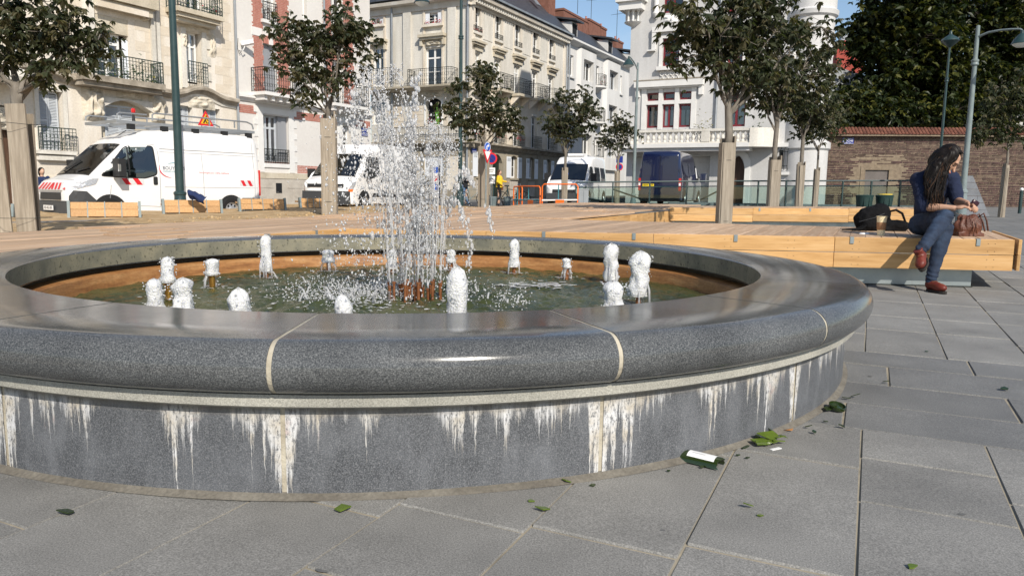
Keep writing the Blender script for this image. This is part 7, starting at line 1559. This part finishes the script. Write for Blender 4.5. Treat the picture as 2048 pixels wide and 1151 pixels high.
s_=link('disc',MB().lathe([(.01,-.01),(.18,-.01),(.18,.01),(.01,.01)],18,T=Matrix.Translation((0,-.05,z1-.36))@Matrix.Rotation(PI/2,4,'X')),'sign_red',t); link('disc_face',MB().lathe([(.01,.012),(.13,.012)],18,T=Matrix.Translation((0,-.05,z1-.36))@Matrix.Rotation(PI/2,4,'X')),'plate_blue',s_)
# ================================================================ bicycles
def bike(px,D,rz,lab,m):
    P=at(px,410,D); t=thing('bicycle',lab,'bicycle',(P.x,P.y,gz(P.x,P.y)),rz,'parked bicycles')
    for x in (-.52,.52):
        w_=link('wheel',MB().tube([(x+.33*math.cos(a),0,.34+.33*math.sin(a)) for a in [k*2*PI/18 for k in range(19)]],.018,6,False),'black_rubber',t); mb=MB()
        for k in range(9): a=k*2*PI/9; mb.bar((x,0,.34),(x+.32*math.cos(a),0,.34+.32*math.sin(a)),.006)
        link('spokes',mb,'alu',w_,kind='stuff')
    link('frame',MB().tube([(-.52,0,.34),(-.1,0,.32),(.36,0,.72),(-.2,0,.78),(-.52,0,.34)],.02,6).tube([(-.1,0,.32),(-.24,0,.9)],.02,6).tube([(.52,0,.34),(.36,0,.72),(.32,0,.95)],.02,6),m,t); link('saddle',MB().ball((-.25,0,.93),(.13,.06,.035),8,5),'plastic_black',t); link('handlebar',MB().tube([(.28,-.26,.98),(.36,-.1,1.0),(.36,.1,1.0),(.28,.26,.98)],.014,6),'chrome',t)
bike(945,34.5,R(20),'bicycle parked right of the woman using her phone','post_grey'); bike(1024,34,R(-10),'bicycle parked between the litter bin and the orange barriers','iron'); bike(856,37,R(100),'bicycle standing left of the blue parking totem','iron')
# ================================================================ people in the background
pm('skin',(.50,.30,.21),(.56,.35,.25),9.,.5); pm('hair_dark',(.008,.0055,.0045),rough=.5,spec=.25); pm('hair_brown',(.055,.026,.014),(.10,.05,.025),20.,.55,spec=.25); pm('knit_yellow',(.70,.44,.02),(.78,.52,.04),9.,.9,.4); pm('trousers_black',(.012,.012,.014),rough=.9); pm('jeans_mid',(.07,.12,.20),(.11,.17,.27),9.,.85); pm('coat_black',(.012,.013,.016),rough=.85); pm('leather_brown',(.16,.06,.03),rough=.5)
def caps(mb,pts,rs,n=10):
    mb.tube(pts,rs,n)
    for p,r_ in zip(pts,rs): mb.ball(p,r_*1.0,n,6)
    return mb
def bg_person(lab,px,yb,D,H,rz,top,bottom,hair,pose,zoff=None,long_coat=False,bag=False):
    P=at(px,yb,D); z=gz(P.x,P.y) if zoff is None else zoff; t=thing('person',lab,'person',(P.x,P.y,z),rz); t.scale=(H/1.68,)*3
    sk=MB(); sk.ball((0,-.01,1.56),(.078,.095,.115),12,8); caps(sk,[(0,0,1.47),(0,.005,1.38)],[.05,.055])
    L,Rr=pose
    for arm in (L,Rr):
        caps(sk,[arm[1],arm[2]],[.038,.028]); h=Vector(arm[2])+(Vector(arm[2])-Vector(arm[1])).normalized()*.06; sk.ball(h,(.036,.03,.045),8,6)
        for k in range(4): f=h+Vector(((k-1.5)*.016,-.01,.0)); caps(sk,[f,f+(Vector(arm[2])-Vector(arm[1])).normalized()*.06],[.009,.007],6)
    sk.tube([(0,.0,1.38),(0,.01,1.1),(0,.01,.9)],[.10,.10,.11],10); caps(sk,[(-.09,0,.88),(-.09,0,.46),(-.09,.02,.09)],[.07,.05,.035]); caps(sk,[(.09,0,.88),(.09,0,.46),(.09,.02,.09)],[.07,.05,.035]); sk.ball((0,-.105,1.55),(.014,.02,.02),6,4)
    link('body',remesh(sk,.016,4),'skin',t)
    tp=MB(); tp.tube([(0,0,1.40),(0,0,1.33),(0,.0,1.15),(0,.0,.96),(0,0,.84 if not long_coat else .55)],[.07,.165,.165,.16,.18],14); tp.ball((0,0,1.3),(.19,.12,.1),12,7)
    for arm in (L,Rr): caps(tp,[arm[0],arm[1],Vector(arm[1]).lerp(Vector(arm[2]),.8)],[.07,.06,.048])
    link('top',remesh(tp,.018,6),top,t); bt=MB(); s1,s2=(.12,-.2) if not long_coat else (.03,-.04)
    caps(bt,[(-.085,0,.92),(-.09,-s1*.8,.48),(-.085,s1,.09)],[.105,.07,.05]); caps(bt,[(.085,0,.92),(.09,-s2*.4,.48),(.085,s2,.09)],[.105,.07,.05]); bt.ball((0,0,.92),(.175,.12,.12),12,7); link('trousers',remesh(bt,.018,5),bottom,t)
    for x,y in ((-.085,s1),(.085,s2)): link('shoe',MB().ball((x,y-.05,.04),(.045,.12,.045),10,6),'trousers_black',t,smooth=180)
    hr=MB(); hr.ball((0,.02,1.60),(.095,.10,.10),12,8); hr.ball((0,.05,1.52),(.09,.07,.14),12,8)
    if hair=='hair_brown': hr.tube([(0,.07,1.55),(0,.09,1.42),(0,.09,1.3)],[.08,.075,.04],10)
    link('hair',remesh(hr,.016,4),hair,t)
    if bag: link('shoulder_bag',MB().cbox(-.05,.06,-.14,.14,.72,.98,.02,Matrix.Translation((.26,.02,0))).tube([(.25,.0,.98),(.2,.0,1.2),(.15,0,1.42)],.012,5),'leather_brown',t)
    return t
std=[((-.18,0,1.36),(-.24,.02,1.1),(-.2,-.12,.92)),((.18,0,1.36),(.25,.03,1.1),(.24,-.02,.86))]
bg_person('woman in a bright yellow jumper and black trousers walking with a brown bag',998,411,36.5,1.68,R(75),'knit_yellow','trousers_black','hair_brown',[((-.18,0,1.36),(-.26,.02,1.12),(-.12,-.2,.95)),((.18,0,1.36),(.24,-.1,1.14),(.20,-.34,1.12))],bag=True)
bg_person('woman in jeans and black coat looking at the phone in her raised hand',929,411,36.,1.66,R(40),'coat_black','jeans_mid','hair_brown',[((-.18,0,1.36),(-.24,-.02,1.1),(-.02,-.26,1.18)),((.18,0,1.36),(.24,-.04,1.1),(.10,-.26,1.16))])
bg_person('person with short dark hair half hidden behind the lettered van bonnet',87,400,24.,1.64,R(60),'cloth_navy','trousers_black','hair_dark',std,zoff=-.2)
# ================================================================ seated woman
def wood_z():
    for n in ('plank_old',):
        for nd_ in MT[n].node_tree.nodes:
            if nd_.type=='MAPPING': nd_.inputs['Scale'].default_value=(16,16,1.1)
wood_z()
pm('skin_w',(.42,.235,.155),(.50,.30,.205),14.,.48); pm('tee_navy',(.010,.016,.042),(.014,.022,.055),8.,.9,.5,bscale=30); pm('lips',(.36,.10,.09),rough=.4); pm('shoe_red',(.11,.018,.012),(.17,.033,.02),12.,.45); pm('sole_dark',(.03,.025,.022),rough=.8); pm('nail',(.20,.01,.03),rough=.25); pm('lash',(.01,.008,.008),rough=.6)
def disp(me,fn):
    nv=len(me.vertices); co=np.empty(nv*3,np.float32); no=np.empty(nv*3,np.float32); me.vertices.foreach_get('co',co); me.vertices.foreach_get('normal',no); co=co.reshape(-1,3); no=no.reshape(-1,3)
    d=np.array([fn(Vector(c)) for c in co.tolist()],np.float32); co+=no*d[:,None]; me.vertices.foreach_set('co',co.ravel()); me.update()
def denim():
    m,t,b=base_mat('denim'); g=geo(t); n=noi(t,g,7.,5.,.6); c=ramp(t,n,(.3,(.006,.011,.027)),(.55,(.013,.027,.058)),(.75,(.032,.058,.108))); w=t.nodes.new('ShaderNodeTexWave'); w.inputs['Scale'].default_value=260.; t.links.new(g,w.inputs['Vector'])
    c=mixc(t,.12,c,w.outputs[0],'OVERLAY'); t.links.new(c,b.inputs['Base Color']); b.inputs['Roughness'].default_value=.85; bump(t,b,noi(t,g,24.,4.,.6),.55,.015)
denim()
WP=gnd(1862,470,DZ); WB=Vector((WP.x,7.6,gz(WP.x,7.6)+DZ)); Wm=thing('person','seated woman in navy top, jeans and red shoes looking down at her hands','person',tuple(WB))
q=lambda px,py,D:at(px,py,D)-WB
hipR,kneeR,ankR=q(1845,449,7.62),q(1890,434,7.16),q(1842,500,6.98); hipL,kneeL,ankL=q(1876,454,7.66),q(1889,458,7.26),q(1862,557,7.14)
pel,waist,chest,neckb=q(1862,446,7.72),q(1858,418,7.72),q(1864,378,7.62),q(1877,345,7.53)
shR,elR,wrR=q(1838,360,7.55),q(1848,414,7.34),q(1908,416,7.16); shL,elL,wrL=q(1903,358,7.5),q(1914,402,7.42),q(1934,406,7.18)
hd=q(1895,320,7.41); fw=Vector((.60,-.38,-.72)).normalized(); rt=fw.cross(Vector((0,0,1))).normalized(); up_=rt.cross(fw)
def H(f,r_,u): return hd+fw*f+rt*r_+up_*u
sk=MB(); M3=Matrix((rt,fw,up_)).transposed()
def hball(f,r_,u,sz,n=14,m=9): sk.ball((0,0,0),sz,n,m,Matrix.Translation(H(f,r_,u))@M3.to_4x4())
hball(-.005,0,.03,(.078,.096,.095)); hball(.03,0,-.03,(.062,.066,.085)); hball(.062,0,-.085,(.030,.028,.028)); hball(.058,.035,-.03,(.028,.022,.025)); hball(.058,-.035,-.03,(.028,.022,.025)); hball(.075,0,.035,(.055,.022,.02))
caps(sk,[H(.09,0,.015),H(.108,0,-.018),H(.122,0,-.034)],[.010,.012,.015],8); hball(.096,0,-.062,(.024,.016,.012)); hball(.092,0,-.075,(.02,.014,.01))
for s_ in (-1,1): hball(-.01,s_*.082,-.01,(.012,.026,.034),8,6)
caps(sk,[neckb+Vector((0,0,-.02)),neckb.lerp(hd,.5),H(-.03,0,-.06)],[.058,.052,.055])
sk.tube([neckb,chest,waist,pel],[.08,.12,.11,.12],12)
caps(sk,[shR,elR],[.05,.042]); caps(sk,[elR,elR.lerp(wrR,.35),wrR],[.042,.042,.027]); caps(sk,[shL,elL],[.05,.042]); caps(sk,[elL,elL.lerp(wrL,.35),wrL],[.042,.040,.027])
for a,b,c in ((hipR,kneeR,ankR),(hipL,kneeL,ankL)): caps(sk,[a,b,c],[.085,.055,.038])
def hand(wr,d,nrm,curl,thumb):
    d=d.normalized(); nrm=(nrm-d*nrm.dot(d)).normalized(); sd=d.cross(nrm); pc=wr+d*.055
    T=Matrix.Translation(pc)@Matrix((sd,d,nrm)).transposed().to_4x4(); sk.ball((0,0,0),(.042,.052,.018),12,8,T)
    tips=[]
    for k,(o,L) in enumerate(((-.030,.060),(-.010,.070),(.011,.066),(.030,.052))):
        a=pc+sd*o+d*.038; b=a+(d*math.cos(curl*.5)-nrm*math.sin(curl*.5))*L*.45; c=b+(d*math.cos(curl*1.3)-nrm*math.sin(curl*1.3))*L*.35; e=c+(d*math.cos(curl*1.9)-nrm*math.sin(curl*1.9))*L*.28
        caps(sk,[a,b,c,e],[.0105,.0098,.009,.0075],8); tips.append((e,(e-c).normalized()))
    a=pc+sd*thumb*.03-d*.02; b=a+(sd*thumb*.55+d*.7-nrm*.25).normalized()*.042; c=b+(sd*thumb*.1+d*.9-nrm*.5).normalized()*.032; caps(sk,[a,b,c],[.015,.012,.009],8); return tips,pc
tR,pR=hand(wrR,q(1944,411,7.08)-wrR,Vector((.1,-.35,1)),.75,-1); tL,pL=hand(wrL,q(1948,411,7.1)-wrL,Vector((.6,-.1,1)),.95,1)
link('body',remesh(sk,.0062,3),'skin_w',Wm)
for tips in (tR,tL):
    for e,d in tips: link('nail',MB().ball(e+d*.004,(.005,.005,.004),6,4),'nail',Wm)
link('lips',MB().ball((0,0,0),(.021,.011,.008),10,6,Matrix.Translation(H(.108,0,-.067))@M3.to_4x4()),'lips',Wm,smooth=180)
for s_ in (-1,1):
    link('eyelash',MB().tube([H(.077,s_*.016,.004),H(.084,s_*.03,-.003),H(.074,s_*.047,.003)],.003,5),'lash',Wm); link('eyebrow',MB().tube([H(.094,s_*.014,.03),H(.092,s_*.03,.036),H(.076,s_*.052,.03)],.0035,5),'lash',Wm)
# navy T-shirt
ts=MB(); ts.tube([neckb+Vector((-.005,0,-.012)),neckb.lerp(chest,.25),chest,chest.lerp(waist,.5),waist,pel+Vector((0,0,-.02))],[.075,.125,.158,.145,.142,.155],16); ts.ball(chest+Vector((0,.0,.02)),(.17,.125,.13),14,9); ts.ball(chest+Vector((.03,-.09,-.03)),(.11,.07,.075),12,8)
caps(ts,[neckb.lerp(shR,.35),shR,shR.lerp(elR,.55),shR.lerp(elR,.98)],[.075,.085,.073,.068],12); caps(ts,[neckb.lerp(shL,.35),shL,shL.lerp(elL,.55),shL.lerp(elL,.9)],[.075,.082,.072,.065],12)
ts.ball(pel+Vector((0,0,-.01)),(.17,.14,.09),14,8)
me=remesh(ts,.011,6)
disp(me,lambda c:.006*noise.noise((c.x*16,c.y*16,c.z*9))+.005*noise.noise((c.x*7,c.y*7,c.z*22)))
link('shirt',me,'tee_navy',Wm)
# jeans with the right leg crossed over
jn=MB(); jn.ball(pel+Vector((.02,-.02,-.045)),(.19,.17,.105),14,9); caps(jn,[hipR+Vector((0,.04,.0)),hipR.lerp(kneeR,.5),kneeR,kneeR.lerp(ankR,.3),kneeR.lerp(ankR,.65),ankR],[.115,.10,.078,.074,.058,.05],14); caps(jn,[hipL+Vector((0,.03,0)),hipL.lerp(kneeL,.5),kneeL,kneeL.lerp(ankL,.3),kneeL.lerp(ankL,.65),ankL],[.115,.10,.078,.075,.06,.052],14)
me=remesh(jn,.010,5)
def fold(c):
    d=min((c-ankR).length,(c-ankL).length,(c-kneeR).length*1.4); k=math.exp(-(d/.12)**2); return .006*k*math.sin((c.z*120+c.x*40+6*noise.noise((c.x*9,c.y*9,c.z*9))))+.008*noise.noise((c.x*14,c.y*14,c.z*14))
disp(me,fold)
link('jeans',me,'denim',Wm)
def shoe(a,toe,upv,nm):
    d=(toe-a).normalized(); u=(upv-d*upv.dot(d)).normalized(); s_=d.cross(u); T=Matrix.Translation(a)@Matrix((s_,d,u)).transposed().to_4x4(); L=(toe-a).length
    mb=MB(); mb.ball((0,L*.62,-.035),(.05,L*.42,.042),14,8,T); mb.ball((0,.0,-.02),(.043,.06,.055),12,8,T); mb.tube([(0,-.01,.05),(0,.0,-.02),(0,L*.5,-.03)],[.045,.045,.045],12,True,T); o=link('shoe',remesh(mb,.008,4),'shoe_red',Wm)
    sl_=MB().prism([(.048*math.cos(k*2*PI/18)*(1 if math.sin(k*2*PI/18)>0 else .85),L*.42+L*.66*math.sin(k*2*PI/18)) for k in range(18)],-.088,-.066,None,T); link('sole',sl_,'sole_dark',o)
    lc=MB()
    for k in range(4): y=L*(.28+.10*k); lc.tube([(-.028,y,.012-.012*k),(0,y+.012,.02-.012*k),(.028,y,.012-.012*k)],.004,5,True,T)
    link('laces',lc,'leather_brown',o,kind='stuff')
gzf=gz(3.95,7.05); toe=q(1868,579,7.0); aL=ankL+Vector((0,.0,-.02)); foot=Vector((aL.x,aL.y,gzf-WB.z+.09)); shoe(foot,foot+Vector((.035,-.19,.0)),Vector((0,0,1)),'shoe'); shoe(ankR+Vector((-.01,-.01,-.035)),ankR+Vector((-.075,-.10,-.13)),Vector((-.75,-.3,.55)),'shoe')
# long dark hair falling over her right shoulder
hr=MB(); hr.ball((0,0,0),(.092,.105,.105),14,9,Matrix.Translation(H(-.032,0,.045))@M3.to_4x4())
hr.ball((0,0,0),(.088,.07,.13),14,9,Matrix.Translation(H(-.075,0,-.02))@M3.to_4x4())
caps(hr,[H(-.02,.075,.05),q(1872,335,7.36),q(1864,362,7.36),q(1862,388,7.33),q(1867,405,7.32)],[.055,.066,.066,.052,.030],12); caps(hr,[H(-.06,.05,.0),q(1866,345,7.44),q(1856,372,7.44),q(1857,395,7.42)],[.07,.075,.06,.03],12); caps(hr,[H(.045,.07,.05),H(.03,.088,-.02),q(1887,352,7.32),q(1880,378,7.31)],[.018,.03,.035,.02],10)
me=remesh(hr,.010,4)
disp(me,lambda c:.0048*math.sin((c.x*150+c.y*90+8*noise.noise((c.x*8,c.y*8,c.z*6)))))
ho=link('hair',me,'hair_dark',Wm)
rs=random.Random(4); mb=MB(); mb2=MB()
for i in range(800):
    s0=H(rs.uniform(-.09,.03),rs.uniform(.02,.085),rs.uniform(.0,.11)); e=q(rs.gauss(1867,7.5),rs.uniform(388,424),7.33+rs.gauss(0,.05)); m1=s0.lerp(q(1868,345,7.37),.55)+Vector((rs.gauss(0,.025),rs.gauss(-.02,.02),rs.gauss(0,.02))); m2=m1.lerp(e,.55)+Vector((rs.gauss(-.015,.022),rs.gauss(0,.02),0)); m3=m2.lerp(e,.6)+Vector((rs.gauss(0,.014),rs.gauss(0,.012),0))
    (mb if rs.random()<.8 else mb2).tube([s0,m1,m2,m3,e],[.0015,.0023,.0023,.002,.0008],4)
for i in range(70):
    a=rs.uniform(-1.5,1.5); s0=H(-.02,.0,.150); p=H(-.02+.0*a,.097*math.sin(a),.045+.105*math.cos(a)); mb.tube([H(.05,.02*a,.135),H(-.03,.085*math.sin(a)*.8,.09+.055*math.cos(a)),H(-.06,.097*math.sin(a),.02),H(-.075,.095*math.sin(a),-.08)],[.002,.004,.004,.002],4)
link('strands',mb,'hair_dark',ho,kind='stuff',smooth=180); link('light_strands',mb2,'hair_brown',ho,kind='stuff',smooth=180)
# ---- what she holds and what lies beside her
pm('wrapper',(.75,.76,.78),rough=.25,metal=.3); pm('case_dark',(.03,.006,.012),rough=.3)
c=pL+Vector((.01,-.04,.02)); link('small_case',MB().cbox(-.035,.035,-.012,.012,-.02,.02,.006,Matrix.Rotation(.5,4,'Y')),'case_dark',loc=tuple(WB+c),smooth=40,label='small dark case held between the fingertips of the seated woman',category='case')
mb=MB()
for i in range(6):
    for j in range(4): mb.v.append((i*.022-.055,j*.018-.03,.012*noise.noise((i*.9,j*.9,2))-.004*i))
mb.f+=[(i*4+j,i*4+j+1,(i+1)*4+j+1,(i+1)*4+j) for i in range(5) for j in range(3)]
P=q(1922,426,7.13)+WB; link('paper_wrapper',mb,'wrapper',loc=tuple(P),smooth=180,label='crumpled white wrapper lying on the seated woman\'s knee',category='wrapper')
seat=lambda x,y:gz(x,y)+DZ+.003
P=gnd(1766,472,DZ); pm('cup_kraft',(.90,.76,.48),(.92,.79,.53),9.,.7); pm('cup_sleeve',(.38,.21,.11),rough=.8)
P.y+=.05; t=thing('paper_cup','tan takeaway paper cup with a brown sleeve on the deck edge','cup',(P.x,P.y,seat(P.x,P.y))); h_=.20; r0=.034; r1=.05
link('cup',MB().lathe([(.001,.004),(r0,0),(r0,.004),(r1,h_-.006),(r1+.004,h_-.004),(r1+.004,h_),(r1-.003,h_),(r0-.002,.01)],24),'cup_kraft',t,smooth=35); link('sleeve',MB().lathe([(r0+(r1-r0)*.3+.0015,h_*.30),(r0+(r1-r0)*.3+.003,h_*.31),(r0+(r1-r0)*.68+.003,h_*.68),(r0+(r1-r0)*.68+.001,h_*.69)],24),'cup_sleeve',t,smooth=35)
P=gnd(1728,469,DZ); link('cup_lid',MB().lathe([(.05,.0),(.052,.004),(.047,.008),(.042,.018),(.0,.019)],20),'sign_white',loc=(P.x,P.y,seat(P.x,P.y)),smooth=35,label='white plastic cup lid lying on the deck edge by the backpack',category='lid')
# black backpack
pm('nylon_black',(.004,.004,.0045),(.008,.008,.009),12.,.85,.5,spec=.15)
P=gnd(1762,462,DZ); t=thing('backpack','slumped black backpack with loose straps on the deck beside the woman','backpack',(P.x,P.y+.12,seat(P.x,P.y))); mb=MB(); s=P.y/F_PX*1.02
mb.ball((-.07,0,.12),(.19,.14,.15),14,9); mb.ball((.04,.02,.19),(.13,.11,.12),14,9); mb.ball((-.15,-.03,.08),(.11,.10,.09),12,8); mb.ball((.22,0,.06),(.17,.13,.07),12,8); mb.box(-.2,.3,-.1,.1,0,.05)
me=remesh(mb,.012,5)
disp(me,lambda c:.018*noise.noise((c.x*9,c.y*9,c.z*9))+.008*noise.noise((c.x*22,c.y*22,c.z*22)))
link('bag',me,'nylon_black',t); link('grab_handle',MB().tube([(.12,-.02,.22),(.2,-.03,.24),(.27,-.04,.2),(.31,-.05,.10)],[.012,.014,.014,.012],6),'nylon_black',t,smooth=180); link('strap',MB().tube([(-.2,-.1,.05),(-.29,-.14,.02),(-.38,-.12,.012),(-.46,-.15,.01)],[.016,.014,.012,.008],6),'nylon_black',t,smooth=180); link('strap',MB().tube([(-.18,-.12,.06),(-.26,-.19,.02),(-.33,-.17,.012),(-.37,-.2,.01)],[.014,.012,.012,.008],6),'nylon_black',t,smooth=180); link('zip',MB().tube([(-.25,-.10,.1),(-.1,-.15,.15),(.03,-.11,.2)],.003,5),'plastic_grey',t)
# brown handbag
pm('bag_brown',(.075,.028,.018),(.14,.055,.035),9.,.42,.5); P=gnd(1948,474,DZ); t=thing('handbag','slouchy brown leather handbag with drawstrings on the deck end','handbag',(P.x,P.y+.13,seat(P.x,P.y))); mb=MB(); mb.ball((0,0,.09),(.155,.10,.10),16,9); mb.ball((.02,0,.14),(.12,.075,.07),14,8); mb.box(-.13,.14,-.08,.08,0,.04); mb.ball((-.06,0,.185),(.045,.04,.03),8,6); mb.ball((.06,.01,.19),(.05,.04,.03),8,6)
me=remesh(mb,.010,3)
disp(me,lambda c:.012*max(0,c.z-.06)*6*math.sin(math.atan2(c.y,c.x)*13+c.z*30)+.008*noise.noise((c.x*12,c.y*12,c.z*12)))
link('pouch',me,'bag_brown',t); link('handle',MB().tube([(.09,-.03,.2),(.12,-.06,.24),(.15,-.07,.17),(.17,-.08,.06)],.009,6),'bag_brown',t,smooth=180); link('handle',MB().tube([(.10,.05,.2),(.14,.05,.23),(.18,.04,.15),(.2,.02,.05)],.009,6),'bag_brown',t,smooth=180); link('drawstring',MB().tube([(.0,-.09,.16),(.0,-.112,.1),(-.01,-.115,.02)],.005,5),'leather_brown',t); link('tassel',MB().tube([(.03,-.1,.15),(.035,-.118,.09),(.04,-.112,.03)],[.004,.006,.009],6),'leather_brown',t)
# ================================================================ broken bottle and scraps on the paving
def bottle_glass():
    m,t,b=base_mat('bottle_glass'); b.inputs['Base Color'].default_value=(.028,.052,.010,1); b.inputs['Roughness'].default_value=.08; b.inputs['Transmission Weight'].default_value=.35; b.inputs['IOR'].default_value=1.5; b.inputs['Coat Weight'].default_value=.5
bottle_glass(); pm('bottle_lit',(.07,.11,.012),(.11,.16,.02),18.,.15,coat=.6)
gp=lambda px,py:(lambda P:Vector((P.x,P.y,gz(P.x,P.y))))(gnd(px,py))
P=gp(1402,925); t=thing('broken_bottle','curved half of a green bottle with its white label by the fountain foot','glass shard',tuple(P),R(-38)); n=12; mb=MB()
def shell(mb,r,L0,L1,a0,a1,n,th=.003,jag=0.,seed=0,z0=0.):
    o=seed; m=8
    for s in (0,1):
        for i in range(n+1):
            a=a0+(a1-a0)*i/n
            for j in range(m+1): f=j/m; x=L0+(L1-L0)*f+(jag*noise.noise((i*.9+o,j*.1,s*0))*(1 if j in(0,m) else 0)); q_=r-th*s; mb.v.append((x,q_*math.cos(a),z0+q_*math.sin(a)))
    N=(n+1)*(m+1)
    for s in (0,1):
        for i in range(n):
            for j in range(m): k=s*N+i*(m+1)+j; mb.f.append((k,k+1,k+m+2,k+m+1))
    for i in range(n):
        for j in (0,m): k=i*(m+1)+j; mb.f.append((k,k+m+1,N+k+m+1,N+k))
    for j in range(m):
        for i in (0,n): k=i*(m+1)+j; mb.f.append((k,k+1,N+k+1,N+k))
shell(mb,.037,-.075,.075,.05,PI-.1,12,jag=.02); link('glass',mb,'bottle_glass',t,smooth=50); mb=MB(); shell(mb,.0378,-.045,.058,.55,PI-.75,10,.0006); lab_=link('paper_label',mb,'sign_white',t,smooth=50); link('label_print',MB().box(-.03,.02,-.012,-.006,.0368,.0372).box(-.02,.03,.004,.008,.0372,.0376),'band_grey',lab_,kind='stuff')
P=gp(1545,888); t=thing('broken_bottle','flat heap of bright green bottle glass against the fountain foot','glass shard',tuple(P),.2); rs=random.Random(9)
def shard(mb,c,r,seed,h=.004,tilt=.15):
    r2=random.Random(seed); n=r2.choice((4,5,6)); tl=Vector((r2.gauss(0,tilt),r2.gauss(0,tilt))); pts=[]
    for k in range(n): a=2*PI*k/n+r2.uniform(-.4,.4); q_=r*r2.uniform(.5,1.15); pts.append((c[0]+q_*math.cos(a)*1.3,c[1]+q_*math.sin(a)*.8))
    z=lambda x,y:c[2]+.003+abs(tl.x)*r+abs(tl.y)*r+(x-c[0])*tl.x+(y-c[1])*tl.y
    m=len(mb.v); mb.v+=[(x,y,z(x,y)) for x,y in pts]+[(x,y,z(x,y)+h) for x,y in pts]; mb.f+=[tuple(m+n-1-i for i in range(n)),tuple(m+n+i for i in range(n))]+[(m+i,m+(i+1)%n,m+n+(i+1)%n,m+n+i) for i in range(n)]
for k in range(10): mb=MB(); shard(mb,(rs.gauss(0,.04),rs.gauss(0,.02),rs.uniform(0,.012)),rs.uniform(.02,.045),k,.004,.25); link('splinter',mb,'bottle_lit',t)
link('label_scrap',MB().box(-.06,-.01,-.055,-.04,.002,.004,Matrix.Rotation(.3,4,'Z')),'sign_white',t)
P=gp(1672,820); t=thing('broken_bottle','dark bottle base lying near the curve of the fountain foot','glass shard',tuple(P),.4); mb=MB(); mb.lathe([(.001,.014),(.02,.012),(.034,.004),(.037,.008),(.037,.022),(.034,.022),(.032,.01),(.001,.018)],18,T=Matrix.Rotation(R(14),4,'X')@Matrix.Translation((0,0,.006))); link('base',mb,'bottle_glass',t,smooth=40); mb=MB(); shard(mb,(-.05,.0,0),.03,77,.004,.3); link('splinter',mb,'bottle_glass',t)
SHARDS=[(1542,870,.022,'small dark shard touching the fountain joint above the green heap'),(1712,797,.02,'thin dark sliver beyond the bottle base'),(1692,799,.018,'narrow dark sliver left of the thinner one'),(1684,856,.014,'dark chip between two paving joints right of the heap'),(1616,858,.017,'square dark chip just above the long paving joint'),(1628,868,.013,'dark chip below the long paving joint'),(1490,898,.015,'chip of glass at the left tip of the green heap'),(1497,1017,.016,'green shard alone on the slab under the green heap'),(1519,1033,.010,'tiny green chip beside the lone shard'),(2008,780,.024,'curved green shard at the right edge of the dark paving band'),(1771,766,.014,'dark chip lying on a paving joint in the dark band'),(1495,917,.008,'speck of glass below the heap'),(1476,912,.008,'speck of glass left below the heap'),(1650,845,.012,'curved chip near the joint right of the bottle base'),(1085,1022,.022,'green leaf-shaped shard on the slab under the fountain centre'),(1062,1004,.010,'small shard above the leaf-shaped one'),(1133,967,.014,'green shard at the foot of the right-hand wall joint'),(684,1021,.026,'oval green shard on the slab left of centre'),(131,1029,.028,'long dark green shard with a white tip at the lower left'),(1822,1136,.012,'small green scrap at the bottom edge right of the long joint'),(1185,973,.009,'dark chip right of the wall joint foot'),(1337,944,.008,'dark chip left of the labelled bottle'),(1404,936,.009,'chip directly below the labelled bottle'),(1852,704,.01,'dark chip by the upper band joint')]
for i,(px,py,r_,lab) in enumerate(SHARDS):
    P=gp(px,py); mb=MB(); shard(mb,(0,0,0),r_,100+i,.004,.25 if r_>.012 else .1); link('glass_shard',mb,'bottle_lit' if i in(7,8,14,15,16,17,19) else 'bottle_glass',loc=tuple(P),label=lab,category='glass shard',group='shards of the broken bottle')
P=gp(1573,862); link('dead_leaf',MB().add([(-.03,0,.004),(-.01,-.012,.01),(.02,-.008,.006),(.03,.006,.012),(.0,.014,.004)],[(0,1,2,3,4)]),'basin_rust',loc=tuple(P),label='curled brown leaf at the foot of the fountain joint',category='leaf')
pm('gum',(.10,.10,.10),(.13,.13,.125),30.,.9)
for i,(px,py,r_) in enumerate(((1325,1060,.011),(1415,1069,.010),(652,1138,.02),(1923,1028,.010),(1740,752,.009))):
    P=gp(px,py); mb=MB(); n=14; mb.add([(0,0,.0022)]+[(r_*1.4*math.cos(a)*(1+.25*noise.noise((math.cos(a)*2+i,math.sin(a)*2,i))),r_*.8*math.sin(a)*(1+.25*noise.noise((math.cos(a)*2+i,math.sin(a)*2,i+5))),.0012) for a in [k*2*PI/n for k in range(n)]],[(0,1+k,1+(k+1)%n) for k in range(n)])
    link('gum_spot',mb,'gum',loc=tuple(P),group='gum spots on the paving',category='stain',label=['dark gum spot near the bottom of the slab left of the long joint','dark gum spot right of its twin under the labelled bottle','large dark blot at the bottom edge left of centre','faint dark spot at the far right slab','faint spot in the dark band near the fountain'][i])

bpy.data.scenes.remove(TMP)
